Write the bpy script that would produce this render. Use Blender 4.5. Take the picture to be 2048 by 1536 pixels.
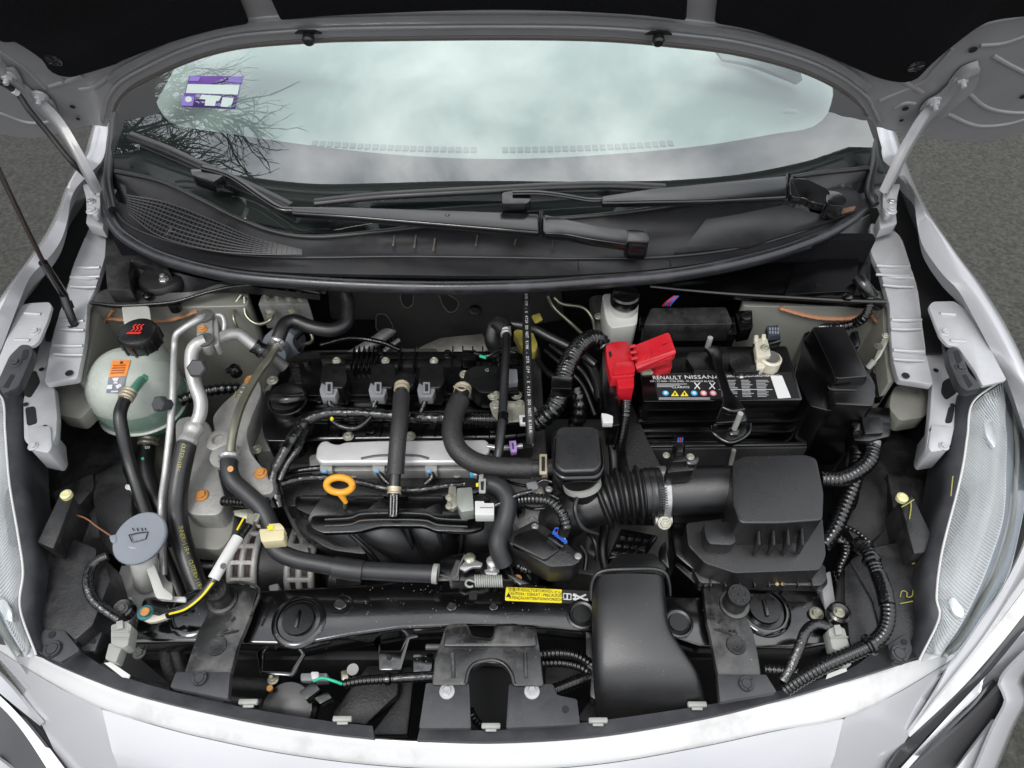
import bpy, bmesh, math, random
from mathutils import Vector, Matrix
R = math.radians
random.seed(7)
for o in list(bpy.data.objects): bpy.data.objects.remove(o)
scene = bpy.context.scene
COL = scene.collection
# ---------------------------------------------------------------- camera
CAM = Vector((.03, -.312, 1.70)); TH = R(50); FPX = 1400.0
cam = bpy.data.cameras.new('camera'); cam.sensor_width = 36; cam.lens = 36 * FPX / 2048
cam.clip_start = .02; cam.clip_end = 500
co = bpy.data.objects.new('camera', cam); COL.objects.link(co)
co.location = CAM; co.rotation_euler = (R(90) - TH, 0, 0); scene.camera = co
# ---------------------------------------------------------------- sky (broken overcast) and sun
SUN_EL, SUN_AZ = R(62), R(215)          # direction the light comes from: in front of the car, slightly right
w = bpy.data.worlds.new('World'); scene.world = w; w.use_nodes = True
nt = w.node_tree; N = nt.nodes; L = nt.links; N.clear()
out = N.new('ShaderNodeOutputWorld'); bg = N.new('ShaderNodeBackground'); bg.inputs['Strength'].default_value = .135
sky = N.new('ShaderNodeTexSky'); sky.sky_type = 'NISHITA'; sky.sun_disc = False
sky.sun_elevation = SUN_EL; sky.sun_rotation = SUN_AZ
tc = N.new('ShaderNodeTexCoord')
no = N.new('ShaderNodeTexNoise'); no.inputs['Scale'].default_value = 3.0; no.inputs['Detail'].default_value = 7; no.inputs['Roughness'].default_value = .52
no.inputs['Distortion'].default_value = .25
rp = N.new('ShaderNodeValToRGB'); rp.color_ramp.elements[0].position = .40; rp.color_ramp.elements[0].color = (5.2, 5.45, 5.8, 1)
rp.color_ramp.elements[1].position = .62; rp.color_ramp.elements[1].color = (14.0, 14.0, 13.9, 1)
sep = N.new('ShaderNodeSeparateXYZ'); cie = N.new('ShaderNodeMapRange'); cie.inputs[1].default_value = 0; cie.inputs[2].default_value = 1; cie.inputs[3].default_value = .45; cie.inputs[4].default_value = 1.35   # overcast sky: zenith three times the horizon
L.new(tc.outputs['Generated'], sep.inputs[0]); L.new(sep.outputs['Z'], cie.inputs[0])
cm = N.new('ShaderNodeVectorMath'); cm.operation = 'SCALE'
mx = N.new('ShaderNodeMix'); mx.data_type = 'RGBA'; mx.inputs[0].default_value = .88
L.new(tc.outputs['Generated'], no.inputs['Vector']); L.new(no.outputs['Fac'], rp.inputs['Fac'])
L.new(sky.outputs['Color'], mx.inputs[6]); L.new(rp.outputs['Color'], cm.inputs[0]); L.new(cie.outputs[0], cm.inputs['Scale']); L.new(cm.outputs[0], mx.inputs[7])
L.new(mx.outputs[2], bg.inputs['Color']); L.new(bg.outputs[0], out.inputs['Surface'])
sd = bpy.data.lights.new('sun', 'SUN'); sd.energy = 1.0; sd.angle = R(18); sd.color = (1, .97, .93)
so = bpy.data.objects.new('sun', sd); COL.objects.link(so)
sv = Vector((math.sin(SUN_AZ) * math.cos(SUN_EL), math.cos(SUN_AZ) * math.cos(SUN_EL), math.sin(SUN_EL)))
so.rotation_euler = sv.to_track_quat('Z', 'Y').to_euler(); so.location = sv * 20
scene.view_settings.view_transform = 'Standard'; scene.view_settings.look = 'None'
scene.view_settings.exposure = 0.48; scene.view_settings.gamma = 1
# ---------------------------------------------------------------- geometry helpers
# a point is (px, py, z): the place where the photograph's pixel meets the real height z; a Vector is a world point
FW = Vector((0, math.cos(TH), -math.sin(TH))); DN = Vector((0, -math.sin(TH), -math.cos(TH))); RT = Vector((1, 0, 0))
UP = Vector((0, 0, 1))
def ray(px, py): return FW + RT * ((px - 1024) / FPX) + DN * ((py - 768) / FPX)
def P(px, py, z):
    d = ray(px, py); return CAM + d * ((z - CAM.z) / d.z)
def sc(px, py, z): return ((z - CAM.z) / ray(px, py).z) / FPX        # metres for one pixel at that place
def PPl(px, py, p0, n):
    d = ray(px, py); return CAM + d * ((p0 - CAM).dot(n) / d.dot(n))
def V(p): return p.copy() if isinstance(p, Vector) else P(*p)
def cat(pts, n=None, step=None, closed=False):
    pts = [V(p) for p in pts]; m = len(pts); segs = m if closed else m - 1
    g = (lambda i: pts[i % m]) if closed else (lambda i: pts[max(0, min(m - 1, i))])
    dense = []
    for i in range(segs):
        a, b, c, d = g(i - 1), g(i), g(i + 1), g(i + 2)
        if not closed and i == 0: a = b * 2 - c
        if not closed and i == segs - 1: d = c * 2 - b
        for k in range(12):
            t = k / 12
            dense.append(.5 * ((2 * b) + (c - a) * t + (2 * a - 5 * b + 4 * c - d) * t * t + (3 * b - a - 3 * c + d) * t ** 3))
    dense.append(g(segs))
    ln = [0]
    for i in range(1, len(dense)): ln.append(ln[-1] + (dense[i] - dense[i - 1]).length)
    if n is None: n = max(4, int(ln[-1] / step) + 1)
    res = []; j = 0; cnt = n
    for k in range(cnt):
        s = ln[-1] * k / ((n - 1) if not closed else n)
        while j < len(ln) - 2 and ln[j + 1] < s: j += 1
        f = (s - ln[j]) / max(1e-9, ln[j + 1] - ln[j]); res.append(dense[j].lerp(dense[j + 1], f))
    return res
def rnd(pts, r, n=4):
    """round the corners of a pixel polygon"""
    o = []; m = len(pts)
    for i in range(m):
        a, b, c = [Vector(pts[(i + k) % m][:2]) for k in (-1, 0, 1)]
        z = pts[i][2] if len(pts[i]) > 2 else None
        u = a - b; v = c - b; q = min(r, u.length * .45, v.length * .45)
        p0 = b + u.normalized() * q; p1 = b + v.normalized() * q
        for k in range(n + 1):
            t = k / n; s = p0 * (1 - t) ** 2 + b * 2 * t * (1 - t) + p1 * t * t
            o.append((s.x, s.y) if z is None else (s.x, s.y, z))
    return o
def circ(cx, cy, rx, ry=None, n=24, a0=0):
    ry = ry or rx
    return [(cx + rx * math.cos(a0 + 6.28318 * i / n), cy + ry * math.sin(a0 + 6.28318 * i / n)) for i in range(n)]
THINGS = []
def thing(name, label, category, group=None):
    o = bpy.data.objects.new(name, None); COL.objects.link(o); o.empty_display_size = .03
    o['label'] = label; o['category'] = category
    if group: o['group'] = group
    THINGS.append(o); return o
def link(name, me, mat, parent=None, loc=None, kind=None):
    o = bpy.data.objects.new(name, me); COL.objects.link(o)
    if mat and not me.materials: me.materials.append(mat)
    if loc is not None: o.location = loc
    if parent: o.parent = parent
    if kind: o['kind'] = kind
    return o
def finish(name, bm, mat, parent=None, ang=38, kind=None, bev=0, seg=2, flat=False):
    if bev:
        bm.normal_update()
        es = [e for e in bm.edges if len(e.link_faces) == 2 and e.calc_face_angle(0) > R(25)]
        if es: bmesh.ops.bevel(bm, geom=es, offset=bev, segments=seg, profile=.5, affect='EDGES', clamp_overlap=True)
    bmesh.ops.recalc_face_normals(bm, faces=bm.faces)
    me = bpy.data.meshes.new(name)
    lo = Vector((1e9,) * 3); hi = -lo
    for v in bm.verts:
        for k in range(3): lo[k] = min(lo[k], v.co[k]); hi[k] = max(hi[k], v.co[k])
    c = (lo + hi) / 2
    for v in bm.verts: v.co -= c
    bm.to_mesh(me); bm.free()
    if not flat:
        me.polygons.foreach_set('use_smooth', [True] * len(me.polygons)); me.set_sharp_from_angle(angle=R(ang))
    return link(name, me, mat, parent, c, kind)
def prism_bm(pts, h, bm=None, d=None, taper=1.0):
    bm = bm or bmesh.new(); pts = [V(p) for p in pts]; d = (d or Vector((0, 0, -1))) * h
    c = sum(pts, Vector()) / len(pts)
    a = [bm.verts.new(p) for p in pts]; b = [bm.verts.new(c + (p - c) * taper + d) for p in pts]; n = len(a)
    bm.faces.new(a); bm.faces.new(b[::-1])
    for i in range(n): bm.faces.new((a[i], b[i], b[(i + 1) % n], a[(i + 1) % n]))
    return bm
def zz(pts, z): return [p if isinstance(p, Vector) or len(p) > 2 else (p[0], p[1], z) for p in pts]
def prism(name, pts, z, h, mat, parent=None, bev=.003, r=0, taper=1.0, d=None, seg=2, kind=None):
    if r: pts = rnd(pts, r)
    return finish(name, prism_bm(zz(pts, z), h, d=d, taper=taper), mat, parent, bev=bev, seg=seg, kind=kind)
def box_bm(c, s, rot=None, bm=None):
    bm = bm or bmesh.new(); m = Matrix.Translation(c) @ (rot.to_4x4() if rot else Matrix()) @ Matrix.Diagonal((*s, 1))
    bmesh.ops.create_cube(bm, size=1, matrix=m); return bm
def box(name, c, s, mat, parent=None, rot=None, bev=.002):
    return finish(name, box_bm(V(c), s, rot), mat, parent, bev=bev)
def frames(path):
    T = []
    for i in range(len(path)):
        t = path[min(i + 1, len(path) - 1)] - path[max(i - 1, 0)]; T.append(t.normalized())
    n = UP - T[0] * UP.dot(T[0])
    if n.length < .2: n = Vector((0, 1, 0)) - T[0] * T[0].y
    n.normalize(); fr = []
    for t in T:
        n = (n - t * n.dot(t)).normalized(); fr.append((t, n, t.cross(n)))
    return fr
def tube_bm(path, rad, seg=14, bm=None, flat=1.0, cap=True):
    """rad: function of index or number; flat squashes the section's height"""
    bm = bm or bmesh.new(); fr = frames(path); rings = []
    for i, (p, (t, n, b)) in enumerate(zip(path, fr)):
        r = rad(i) if callable(rad) else rad
        rings.append([bm.verts.new(p + (b * math.cos(a) + n * math.sin(a) * flat) * r) for a in [6.28318 * k / seg for k in range(seg)]])
    for a, b in zip(rings, rings[1:]):
        for k in range(seg): bm.faces.new((a[k], a[(k + 1) % seg], b[(k + 1) % seg], b[k]))
    if cap: bm.faces.new(rings[0][::-1]); bm.faces.new(rings[-1])
    return bm
def tube(name, pts, rpx, mat, parent=None, ribs=0, amp=.12, seg=14, flat=1.0, step=None, taper=None, wob=0):
    p0 = pts[len(pts) // 2]; r = rpx if rpx < .2 else rpx * (V(p0) - CAM).dot(FW) / FPX
    path = cat(pts, step=step or ((ribs / 6) if ribs else max(.003, r * .45)))
    m = len(path)
    def rad(i):
        k = 1.0
        if ribs: k += amp * (1 if (i % 6) < 3 else -1)
        if taper: k *= 1 + (taper - 1) * i / (m - 1)
        if wob: k *= 1 + wob * math.sin(i * 1.7) * math.sin(i * .41 + 1)
        return r * k
    return finish(name, tube_bm(path, rad, seg, flat=flat), mat, parent, ang=50)
def lathe_bm(prof, c, axis=UP, n=28, bm=None):
    """prof: (radius, height) pairs from bottom to top in metres"""
    bm = bm or bmesh.new(); q = UP.rotation_difference(axis.normalized()); c = V(c); rings = []
    for r, h in prof:
        if r < 1e-6: rings.append([bm.verts.new(c + q @ Vector((0, 0, h)))])
        else: rings.append([bm.verts.new(c + q @ Vector((r * math.cos(6.28318 * k / n), r * math.sin(6.28318 * k / n), h))) for k in range(n)])
    for a, b in zip(rings, rings[1:]):
        for k in range(n):
            if len(a) == 1 and len(b) == 1: break
            if len(a) == 1: bm.faces.new((a[0], b[k], b[(k + 1) % n]))
            elif len(b) == 1: bm.faces.new((a[k], a[(k + 1) % n], b[0]))
            else: bm.faces.new((a[k], a[(k + 1) % n], b[(k + 1) % n], b[k]))
    if len(rings[0]) > 1: bm.faces.new(rings[0][::-1])
    if len(rings[-1]) > 1: bm.faces.new(rings[-1])
    return bm
def lathe(name, prof, c, mat, parent=None, axis=UP, n=28, ang=38, kind=None):
    return finish(name, lathe_bm(prof, c, axis, n), mat, parent, ang=ang, kind=kind)
def loft(name, rows, mat, parent=None, n=40, thick=0, sub=1, ang=60, kind=None):
    rs = [cat(r, n=n) for r in rows]
    if sub > 1 and len(rs) > 2:
        cols = [cat([r[i] for r in rs], n=(len(rs) - 1) * sub + 1) for i in range(n)]
        rs = [[c[j] for c in cols] for j in range((len(rows) - 1) * sub + 1)]
    bm = bmesh.new(); vs = [[bm.verts.new(p) for p in r] for r in rs]
    for a, b in zip(vs, vs[1:]):
        for i in range(n - 1): bm.faces.new((a[i], a[i + 1], b[i + 1], b[i]))
    bmesh.ops.recalc_face_normals(bm, faces=bm.faces)
    if thick:
        if bm.faces[:] and sum(f.normal.z for f in bm.faces) < 0: bmesh.ops.reverse_faces(bm, faces=bm.faces)
        bmesh.ops.solidify(bm, geom=bm.faces[:], thickness=thick)
    return finish(name, bm, mat, parent, ang=ang, kind=kind)
def ellip(name, c, rad, mat, parent=None, pw=1.0, zr=(-1, 1), n=32, m=20):
    """superellipsoid, pw<1 is boxier; zr keeps a slice in height"""
    bm = bmesh.new(); c = V(c); f = lambda v: math.copysign(abs(v) ** pw, v); rings = []
    a0 = math.asin(zr[0]); a1 = math.asin(zr[1])
    for j in range(m + 1):
        a = a0 + (a1 - a0) * j / m
        rings.append([bm.verts.new(c + Vector((rad[0] * f(math.cos(a)) * f(math.cos(t)), rad[1] * f(math.cos(a)) * f(math.sin(t)), rad[2] * f(math.sin(a)))))
                      for t in [6.28318 * k / n for k in range(n)]])
    for a, b in zip(rings, rings[1:]):
        for k in range(n): bm.faces.new((a[k], a[(k + 1) % n], b[(k + 1) % n], b[k]))
    bm.faces.new(rings[0][::-1]); bm.faces.new(rings[-1]); bmesh.ops.remove_doubles(bm, verts=bm.verts, dist=1e-5)
    return finish(name, bm, mat, parent)
_shared = {}
def shared(key, build):
    if key not in _shared: _shared[key] = build()
    return _shared[key]
def _mk(name, bm, mat, ang=38):
    bmesh.ops.recalc_face_normals(bm, faces=bm.faces); me = bpy.data.meshes.new(name); bm.to_mesh(me); bm.free()
    me.polygons.foreach_set('use_smooth', [True] * len(me.polygons)); me.set_sharp_from_angle(angle=R(ang)); me.materials.append(mat); return me
def bolt(parent, px, py, z, rpx, mat, axis=UP, name='bolt', flange=1.45, hh=.7, stud=0):
    """hex head with flange and a small dished top"""
    def b():
        bm = lathe_bm([(flange, -.3), (flange, 0), (flange * .92, .12), (1.0, .16)], Vector(), n=22)
        lathe_bm([(1.0, .1), (1.0, hh * .85), (.86, hh), (.55, hh), (.45, hh * .9), (0, hh * .9)], Vector(), n=6, bm=bm)
        if stud: lathe_bm([(.5, hh * .8), (.5, hh + stud), (.4, hh + stud + .1), (0, hh + stud + .1)], Vector(), n=12, bm=bm)
        return _mk(name, bm, mat, 30)
    me = shared(('bolt', mat.name, flange, hh, stud), b)
    o = link(name, me, mat, parent, V((px, py, z)) if z is not None else px); s = rpx * (sc(px, py, z) if z is not None else 1)
    o.scale = (s, s, s); o.rotation_euler = (UP.rotation_difference(axis.normalized()) @ Matrix.Rotation(px if z is not None else 0, 4, 'Z').to_quaternion()).to_euler()
    return o
def text_mesh(s, ext=.0):
    cu = bpy.data.curves.new('t', 'FONT'); cu.body = s; cu.size = 1; cu.align_x = 'CENTER'; cu.align_y = 'CENTER'; cu.extrude = ext; cu.resolution_u = 2
    o = bpy.data.objects.new('t', cu); COL.objects.link(o)
    dg = bpy.context.evaluated_depsgraph_get(); dg.update(); me = bpy.data.meshes.new_from_object(o.evaluated_get(dg)); bpy.data.objects.remove(o); return me
def lettering(parent, s, p, hpx, mat, dirpx=(1, 0), n=UP, wide=1.0, lift=.0006, bold=0, name='lettering', tall=1.0):
    me = text_mesh(s, .012)
    p = V(p); d = ray(1024, 768)
    X = RT * dirpx[0] + (UP.cross(RT)) * (-dirpx[1]); X = (X - n * X.dot(n)).normalized(); Y = n.cross(X).normalized()
    h = hpx * ((p - CAM).dot(FW)) / FPX
    m = Matrix((X * h * wide, Y * h * tall, n * h)).transposed()
    for v in me.vertices: v.co = m @ v.co
    if not me.vertices: return None
    me.materials.clear(); me.materials.append(mat); me.name = name
    return link(name, me, mat, parent, p + n * lift)
def disc(name, p, rpx, mat, parent=None, n=UP, th=.0006, ry=1.0, lift=.0006, seg=24):
    p = V(p); r = rpx * ((p - CAM).dot(FW)) / FPX
    return finish(name, lathe_bm([(r, 0), (r, th), (0, th)], p + n * lift, n, seg), mat, parent)
def finalize():
    for t in THINGS:
        ch = [o for o in t.children_recursive if o.type == 'MESH']
        if not ch: continue
        lo = Vector((1e9,) * 3); hi = -lo
        for o in ch:
            m = Matrix.LocRotScale(o.location, o.rotation_euler, o.scale)
            for c in o.bound_box:
                q = m @ Vector(c)
                for k in range(3): lo[k] = min(lo[k], q[k]); hi[k] = max(hi[k], q[k])
        t.location = ((lo.x + hi.x) / 2, (lo.y + hi.y) / 2, lo.z)
    for t in THINGS:
        for o in t.children:
            o.matrix_parent_inverse = Matrix.Translation(-t.location)
    for o in COL.objects:
        if o.parent and o.parent.type == 'MESH':
            o.matrix_parent_inverse = Matrix.LocRotScale(o.parent.location, o.parent.rotation_euler, o.parent.scale).inverted()
# ---------------------------------------------------------------- materials
MATS = {}
def M(name, col, rough=.5, metal=0, bump=0, bs=300, var=.12, vs=14, dust=0, dcol=(.10, .096, .088), coat=0, speck=0, spec=.5, trans=0, sss=0, dpos=.5, rvar=.12):
    m = bpy.data.materials.new(name); m.use_nodes = True; nt = m.node_tree; N = nt.nodes; L = nt.links; b = N['Principled BSDF']
    b.inputs['Metallic'].default_value = metal; b.inputs['Roughness'].default_value = rough; b.inputs['Coat Weight'].default_value = coat
    b.inputs['Coat Roughness'].default_value = .06; b.inputs['Specular IOR Level'].default_value = spec; b.inputs['Transmission Weight'].default_value = trans
    if sss: b.inputs['Subsurface Weight'].default_value = sss; b.inputs['Subsurface Radius'].default_value = (.02, .02, .02); b.inputs['Subsurface Scale'].default_value = .5
    tc = N.new('ShaderNodeTexCoord'); oi = N.new('ShaderNodeObjectInfo'); ad = N.new('ShaderNodeVectorMath'); ad.operation = 'ADD'
    sclv = N.new('ShaderNodeVectorMath'); sclv.operation = 'SCALE'; sclv.inputs['Scale'].default_value = 7.0
    cmb = N.new('ShaderNodeCombineXYZ')
    for k in range(3): L.new(oi.outputs['Random'], cmb.inputs[k])
    L.new(cmb.outputs[0], sclv.inputs[0]); L.new(tc.outputs['Object'], ad.inputs[0]); L.new(sclv.outputs[0], ad.inputs[1]); vec = ad.outputs[0]
    def noise(s, det=5, ro=.55):
        n = N.new('ShaderNodeTexNoise'); n.inputs['Scale'].default_value = s; n.inputs['Detail'].default_value = det; n.inputs['Roughness'].default_value = ro
        L.new(vec, n.inputs['Vector']); return n.outputs['Fac']
    def rng(v, a, bb, c=0, d=1):
        r = N.new('ShaderNodeMapRange'); r.inputs[1].default_value = a; r.inputs[2].default_value = bb; r.inputs[3].default_value = c; r.inputs[4].default_value = d
        L.new(v, r.inputs[0]); return r.outputs[0]
    def mix(f, a, c):
        x = N.new('ShaderNodeMix'); x.data_type = 'RGBA'
        if hasattr(f, 'links'): L.new(f, x.inputs[0])
        else: x.inputs[0].default_value = f
        for i, s in ((6, a), (7, c)):
            if hasattr(s, 'links'): L.new(s, x.inputs[i])
            else: x.inputs[i].default_value = (*s, 1)
        return x.outputs[2]
    c0 = [max(0, k * (1 - var)) for k in col]; c1 = [min(1, k * (1 + var)) for k in col]
    base = noise(vs); c = mix(rng(base, .3, .7), c0, c1)
    rg = rng(base, .3, .7, max(0, rough - rvar * .5), min(1, rough + rvar * .5))
    if dust:
        dn = noise(vs * 1.7, 9, .65); f = rng(dn, dpos - .06, dpos + .22, 0, dust); c = mix(f, c, dcol)
        ma = N.new('ShaderNodeMath'); ma.operation = 'MULTIPLY_ADD'; ma.inputs[1].default_value = .6; L.new(f, ma.inputs[0]); L.new(rg, ma.inputs[2]); rg = ma.outputs[0]
    if speck:
        vo = N.new('ShaderNodeTexVoronoi'); vo.inputs['Scale'].default_value = 150; L.new(vec, vo.inputs['Vector'])
        g = N.new('ShaderNodeMath'); g.operation = 'MULTIPLY'; L.new(rng(vo.outputs['Distance'], .16, .08), g.inputs[0])
        L.new(rng(noise(60, 2), .5, .62), g.inputs[1])
        g2 = N.new('ShaderNodeMath'); g2.operation = 'MULTIPLY'; g2.inputs[1].default_value = speck; L.new(g.outputs[0], g2.inputs[0])
        c = mix(g2.outputs[0], c, (.55, .52, .46))
    L.new(c, b.inputs['Base Color']); L.new(rg, b.inputs['Roughness'])
    if bump:
        bn = N.new('ShaderNodeBump'); bn.inputs['Strength'].default_value = bump; bn.inputs['Distance'].default_value = .002
        L.new(noise(bs, 3, .6), bn.inputs['Height']); L.new(bn.outputs[0], b.inputs['Normal'])
    MATS[name] = m; return m
bodywhite = M('pearl_white_paint', (.47, .47, .49), .26, .25, .015, 1200, .02, 5, coat=1.0, rvar=.03)
dirtywhite = M('dirty_white_paint', (.58, .58, .58), .33, 0, .05, 500, .04, 6, coat=.5, dust=.65, dcol=(.20, .15, .12), dpos=.58)
silver = M('silver_primer_paint', (.46, .465, .48), .36, .2, .06, 260, .09, 9, coat=.3, dust=.2, dcol=(.24, .22, .20))
hoodgrey = M('hood_inner_paint', (.28, .278, .285), .36, .2, .04, 200, .09, 6, coat=.3, dust=.2, dcol=(.17, .15, .135))
apron = M('greenish_grey_primer', (.235, .235, .208), .36, .05, .04, 200, .1, 8, coat=.15, dust=.25, dcol=(.20, .17, .14))
sealer = M('orange_seam_sealer', (.42, .20, .11), .55, 0, .3, 90, .15, 25)
blkpaint = M('black_gloss_paint', (.0020, .0020, .0024), .16, 0, .06, 160, .2, 12, coat=.6, dust=.02, speck=.35, spec=.7)
blkbracket = M('dusty_black_bracket', (.006, .006, .0065), .30, 0, .10, 160, .2, 12, dust=.62, dcol=(.17, .165, .155), dpos=.53, speck=.25, spec=.8)
plastic = M('black_plastic', (.0038, .0038, .0042), .25, 0, .18, 900, .2, 12, dust=.02, speck=.03, spec=.8)
plasticg = M('black_satin_plastic', (.0020, .0020, .0024), .19, 0, .10, 700, .2, 12, dust=.012, speck=.02, spec=.8)
plasticd = M('dusty_dark_plastic', (.009, .009, .010), .40, 0, .30, 300, .2, 14, dust=.34, dcol=(.085, .083, .082), dpos=.50, speck=.06, spec=.6)
trim = M('dark_grey_trim_plastic', (.028, .029, .034), .46, 0, .16, 800, .14, 9, dust=.30, dcol=(.13, .13, .13), speck=.06)
cowlm = M('cowl_plastic', (.0125, .0125, .0145), .38, 0, .16, 900, .15, 8, dust=.25, dcol=(.09, .085, .075), dpos=.55, speck=.04, spec=.7)
rubber = M('black_rubber', (.0060, .0060, .0066), .38, 0, .16, 400, .2, 12, dust=.10, dcol=(.07, .07, .07), spec=.7)
foam = M('foam_hose_sleeve', (.0095, .0085, .0082), .50, 0, .5, 320, .15, 14, dust=.06, spec=.7)
greyhose = M('dark_grey_hose', (.013, .0135, .0155), .44, 0, .16, 500, .12, 12, dust=.10, spec=.6)
sealrub = M('weatherstrip_rubber', (.014, .0145, .0175), .30, 0, .08, 300, .12, 9, dust=.40, dcol=(.10, .10, .11), dpos=.54, spec=.8)
tape = M('harness_tape', (.0026, .0026, .003), .22, 0, .7, 130, .2, 20, spec=.8)
conduit = M('convoluted_conduit', (.0026, .0026, .003), .24, 0, .05, 300, .2, 12, dust=.02, spec=.8)
felt = M('black_felt_insulation', (.0050, .0050, .0062), .95, 0, .9, 400, .35, 5, spec=.15)
heatshield = M('embossed_heat_shield', (.42, .40, .37), .45, .8, .8, 190, .15, 20, dust=.25, dcol=(.16, .12, .10))
cast = M('cast_aluminium', (.34, .335, .32), .46, .4, .5, 330, .14, 20, dust=.35, dcol=(.12, .11, .10))
castd = M('dull_cast_metal', (.12, .12, .115), .5, .4, .4, 260, .2, 18, dust=.35, dcol=(.08, .07, .06))
alum = M('bright_aluminium_pipe', (.46, .46, .45), .36, .55, .15, 160, .14, 25, dust=.35, dcol=(.20, .19, .17))
brushed = M('brushed_silver_cover', (.62, .61, .61), .32, .35, .3, 600, .07, 30)
zinc = M('zinc_plated_steel', (.42, .41, .34), .28, .6, .05, 200, .14, 30)
steel = M('plain_steel', (.42, .42, .42), .26, .65, .06, 200, .14, 30)
olive = M('olive_zinc_tube', (.33, .32, .25), .32, .8, .05, 200, .12, 20)
tan = M('tan_spring_clip', (.50, .43, .31), .38, .5, .03, 200, .1, 20)
orange = M('orange_paint_mark', (.48, .21, .05), .5, 0, .05, 200, .2, 40)
dipo = M('orange_plastic', (0.722, 0.323, 0.025), .38, 0, .03, 300, .08, 20)
cream = M('cream_nylon', (0.562, 0.499, 0.312), .42, 0, .03, 300, .06, 20)
greyconn = M('grey_connector_plastic', (.20, .205, .215), .42, 0, .05, 500, .08, 20)
palegrey = M('pale_grey_connector', (0.3, 0.307, 0.285), .42, 0, .05, 500, .08, 20, dust=.12)
capgrey = M('blue_grey_cap_plastic', (.20, .22, .25), .45, 0, .06, 500, .06, 15, dust=.08)
milky = M('milky_plastic', (.48, .485, .46), .34, 0, .04, 200, .06, 12, sss=.25, dust=.2, dcol=(.3, .28, .24))
tankw = M('translucent_tank_plastic', (.44, .475, .43), .26, 0, .06, 200, .10, 16, sss=.3, speck=.25)
coolant = M('green_coolant_in_tank', (.075, .24, .17), .30, 0, .04, 200, .15, 16, sss=.2)
red = M('red_plastic', (0.468, 0.01, 0.019), .30, 0, .06, 500, .06, 14, dust=.06)
white = M('white_plastic', (0.585, 0.585, 0.569), .4, 0, .02, 300, .04, 20)
whitelead = M('oxidised_lead_terminal', (.56, .53, .43), .5, .2, .2, 200, .12, 30)
yellow = M('yellow_label', (0.765, 0.629, 0.017), .38, 0, 0, 1, .02, 10)
yellowink = M('yellow_ink', (.33, .30, .06), .5, 0, 0, 1, .1, 10)
whiteink = M('white_ink', (0.612, 0.612, 0.612), .45, 0, 0, 1, .03, 10)
greyink = M('grey_ink', (.30, .30, .31), .45, 0, 0, 1, .05, 10)
blackink = M('black_ink', (.010, .010, .010), .45, 0, 0, 1, .05, 10)
redink = M('red_ink', (.65, .03, .02), .45, 0, 0, 1, .05, 10)
blueink = M('blue_ink', (.03, .35, .62), .45, 0, 0, 1, .05, 10)
pinkink = M('pink_ink', (.72, .22, .26), .45, 0, 0, 1, .05, 10)
orangelab = M('orange_label', (.80, .24, .035), .45, 0, 0, 1, .04, 10)
greylab = M('grey_label', (.16, .17, .21), .45, 0, 0, 1, .04, 10)
purple = M('purple_label', (.085, .03, .20), .35, 0, 0, 1, .2, 60)
violet = M('violet_clip', (.42, .26, .62), .4, 0, .02, 300, .05, 20)
mintlab = M('pale_label_panel', (.40, .47, .44), .4, 0, 0, 1, .03, 10)
wirer = M('red_wire', (.55, .03, .03), .4); wireb = M('blue_wire', (.03, .12, .55), .4); wireg = M('green_wire', (.02, .42, .24), .4)
copper = M('dark_copper_winding', (.022, .010, .010), .5, .3, .5, 300)
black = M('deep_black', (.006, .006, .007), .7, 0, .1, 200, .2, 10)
yelcard = M('yellow_card', (.45, .38, .08), .5)
dash = M('pale_dashboard', (.31, .345, .33), .55, 0, .1, 700, .05, 3)
dashd = M('dashboard_vent', (.16, .19, .185), .6)
rust = M('rusty_part', (.18, .10, .06), .7, .3, .3, 200, .3, 30)
chrome = M('chrome', (.82, .82, .83), .08, 1.0, 0, 1, .02, 10)
graphite = M('dark_grille_plastic', (.05, .05, .053), .42, 0, .05, 400, .1, 8)
mirrorbez = M('headlamp_reflector', (.46, .465, .47), .18, .4, .02, 100, .06, 12)
lensrib = M('ribbed_lens_inner', (.50, .51, .52), .25, .1, .02, 100, .05, 12)
grained = M('grained_black_plastic', (.0070, .0070, .0077), .28, 0, .30, 1100, .15, 10, dust=.035, dcol=(.08, .08, .08), speck=.03, spec=.9)
wiperblack = M('wiper_satin_black', (.0030, .0030, .0034), .18, 0, .05, 500, .15, 12, dust=.04, dcol=(.06, .06, .06), spec=.8)
palegreen = M('coolant_seen_through_tank', (.22, .32, .265), .26, 0, .06, 200, .16, 16, sss=.3, speck=.2)
# ================================================================ SETTING
def asphalt():
    m = M('asphalt', (.034, .0335, .029), .85, 0, 1.0, 160, .8, 75, dust=.6, dcol=(.060, .057, .046), dpos=.52)
    return m
bm = bmesh.new(); bmesh.ops.create_grid(bm, x_segments=8, y_segments=8, size=120)
g = finish('ground', bm, asphalt()); g['kind'] = 'structure'
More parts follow.
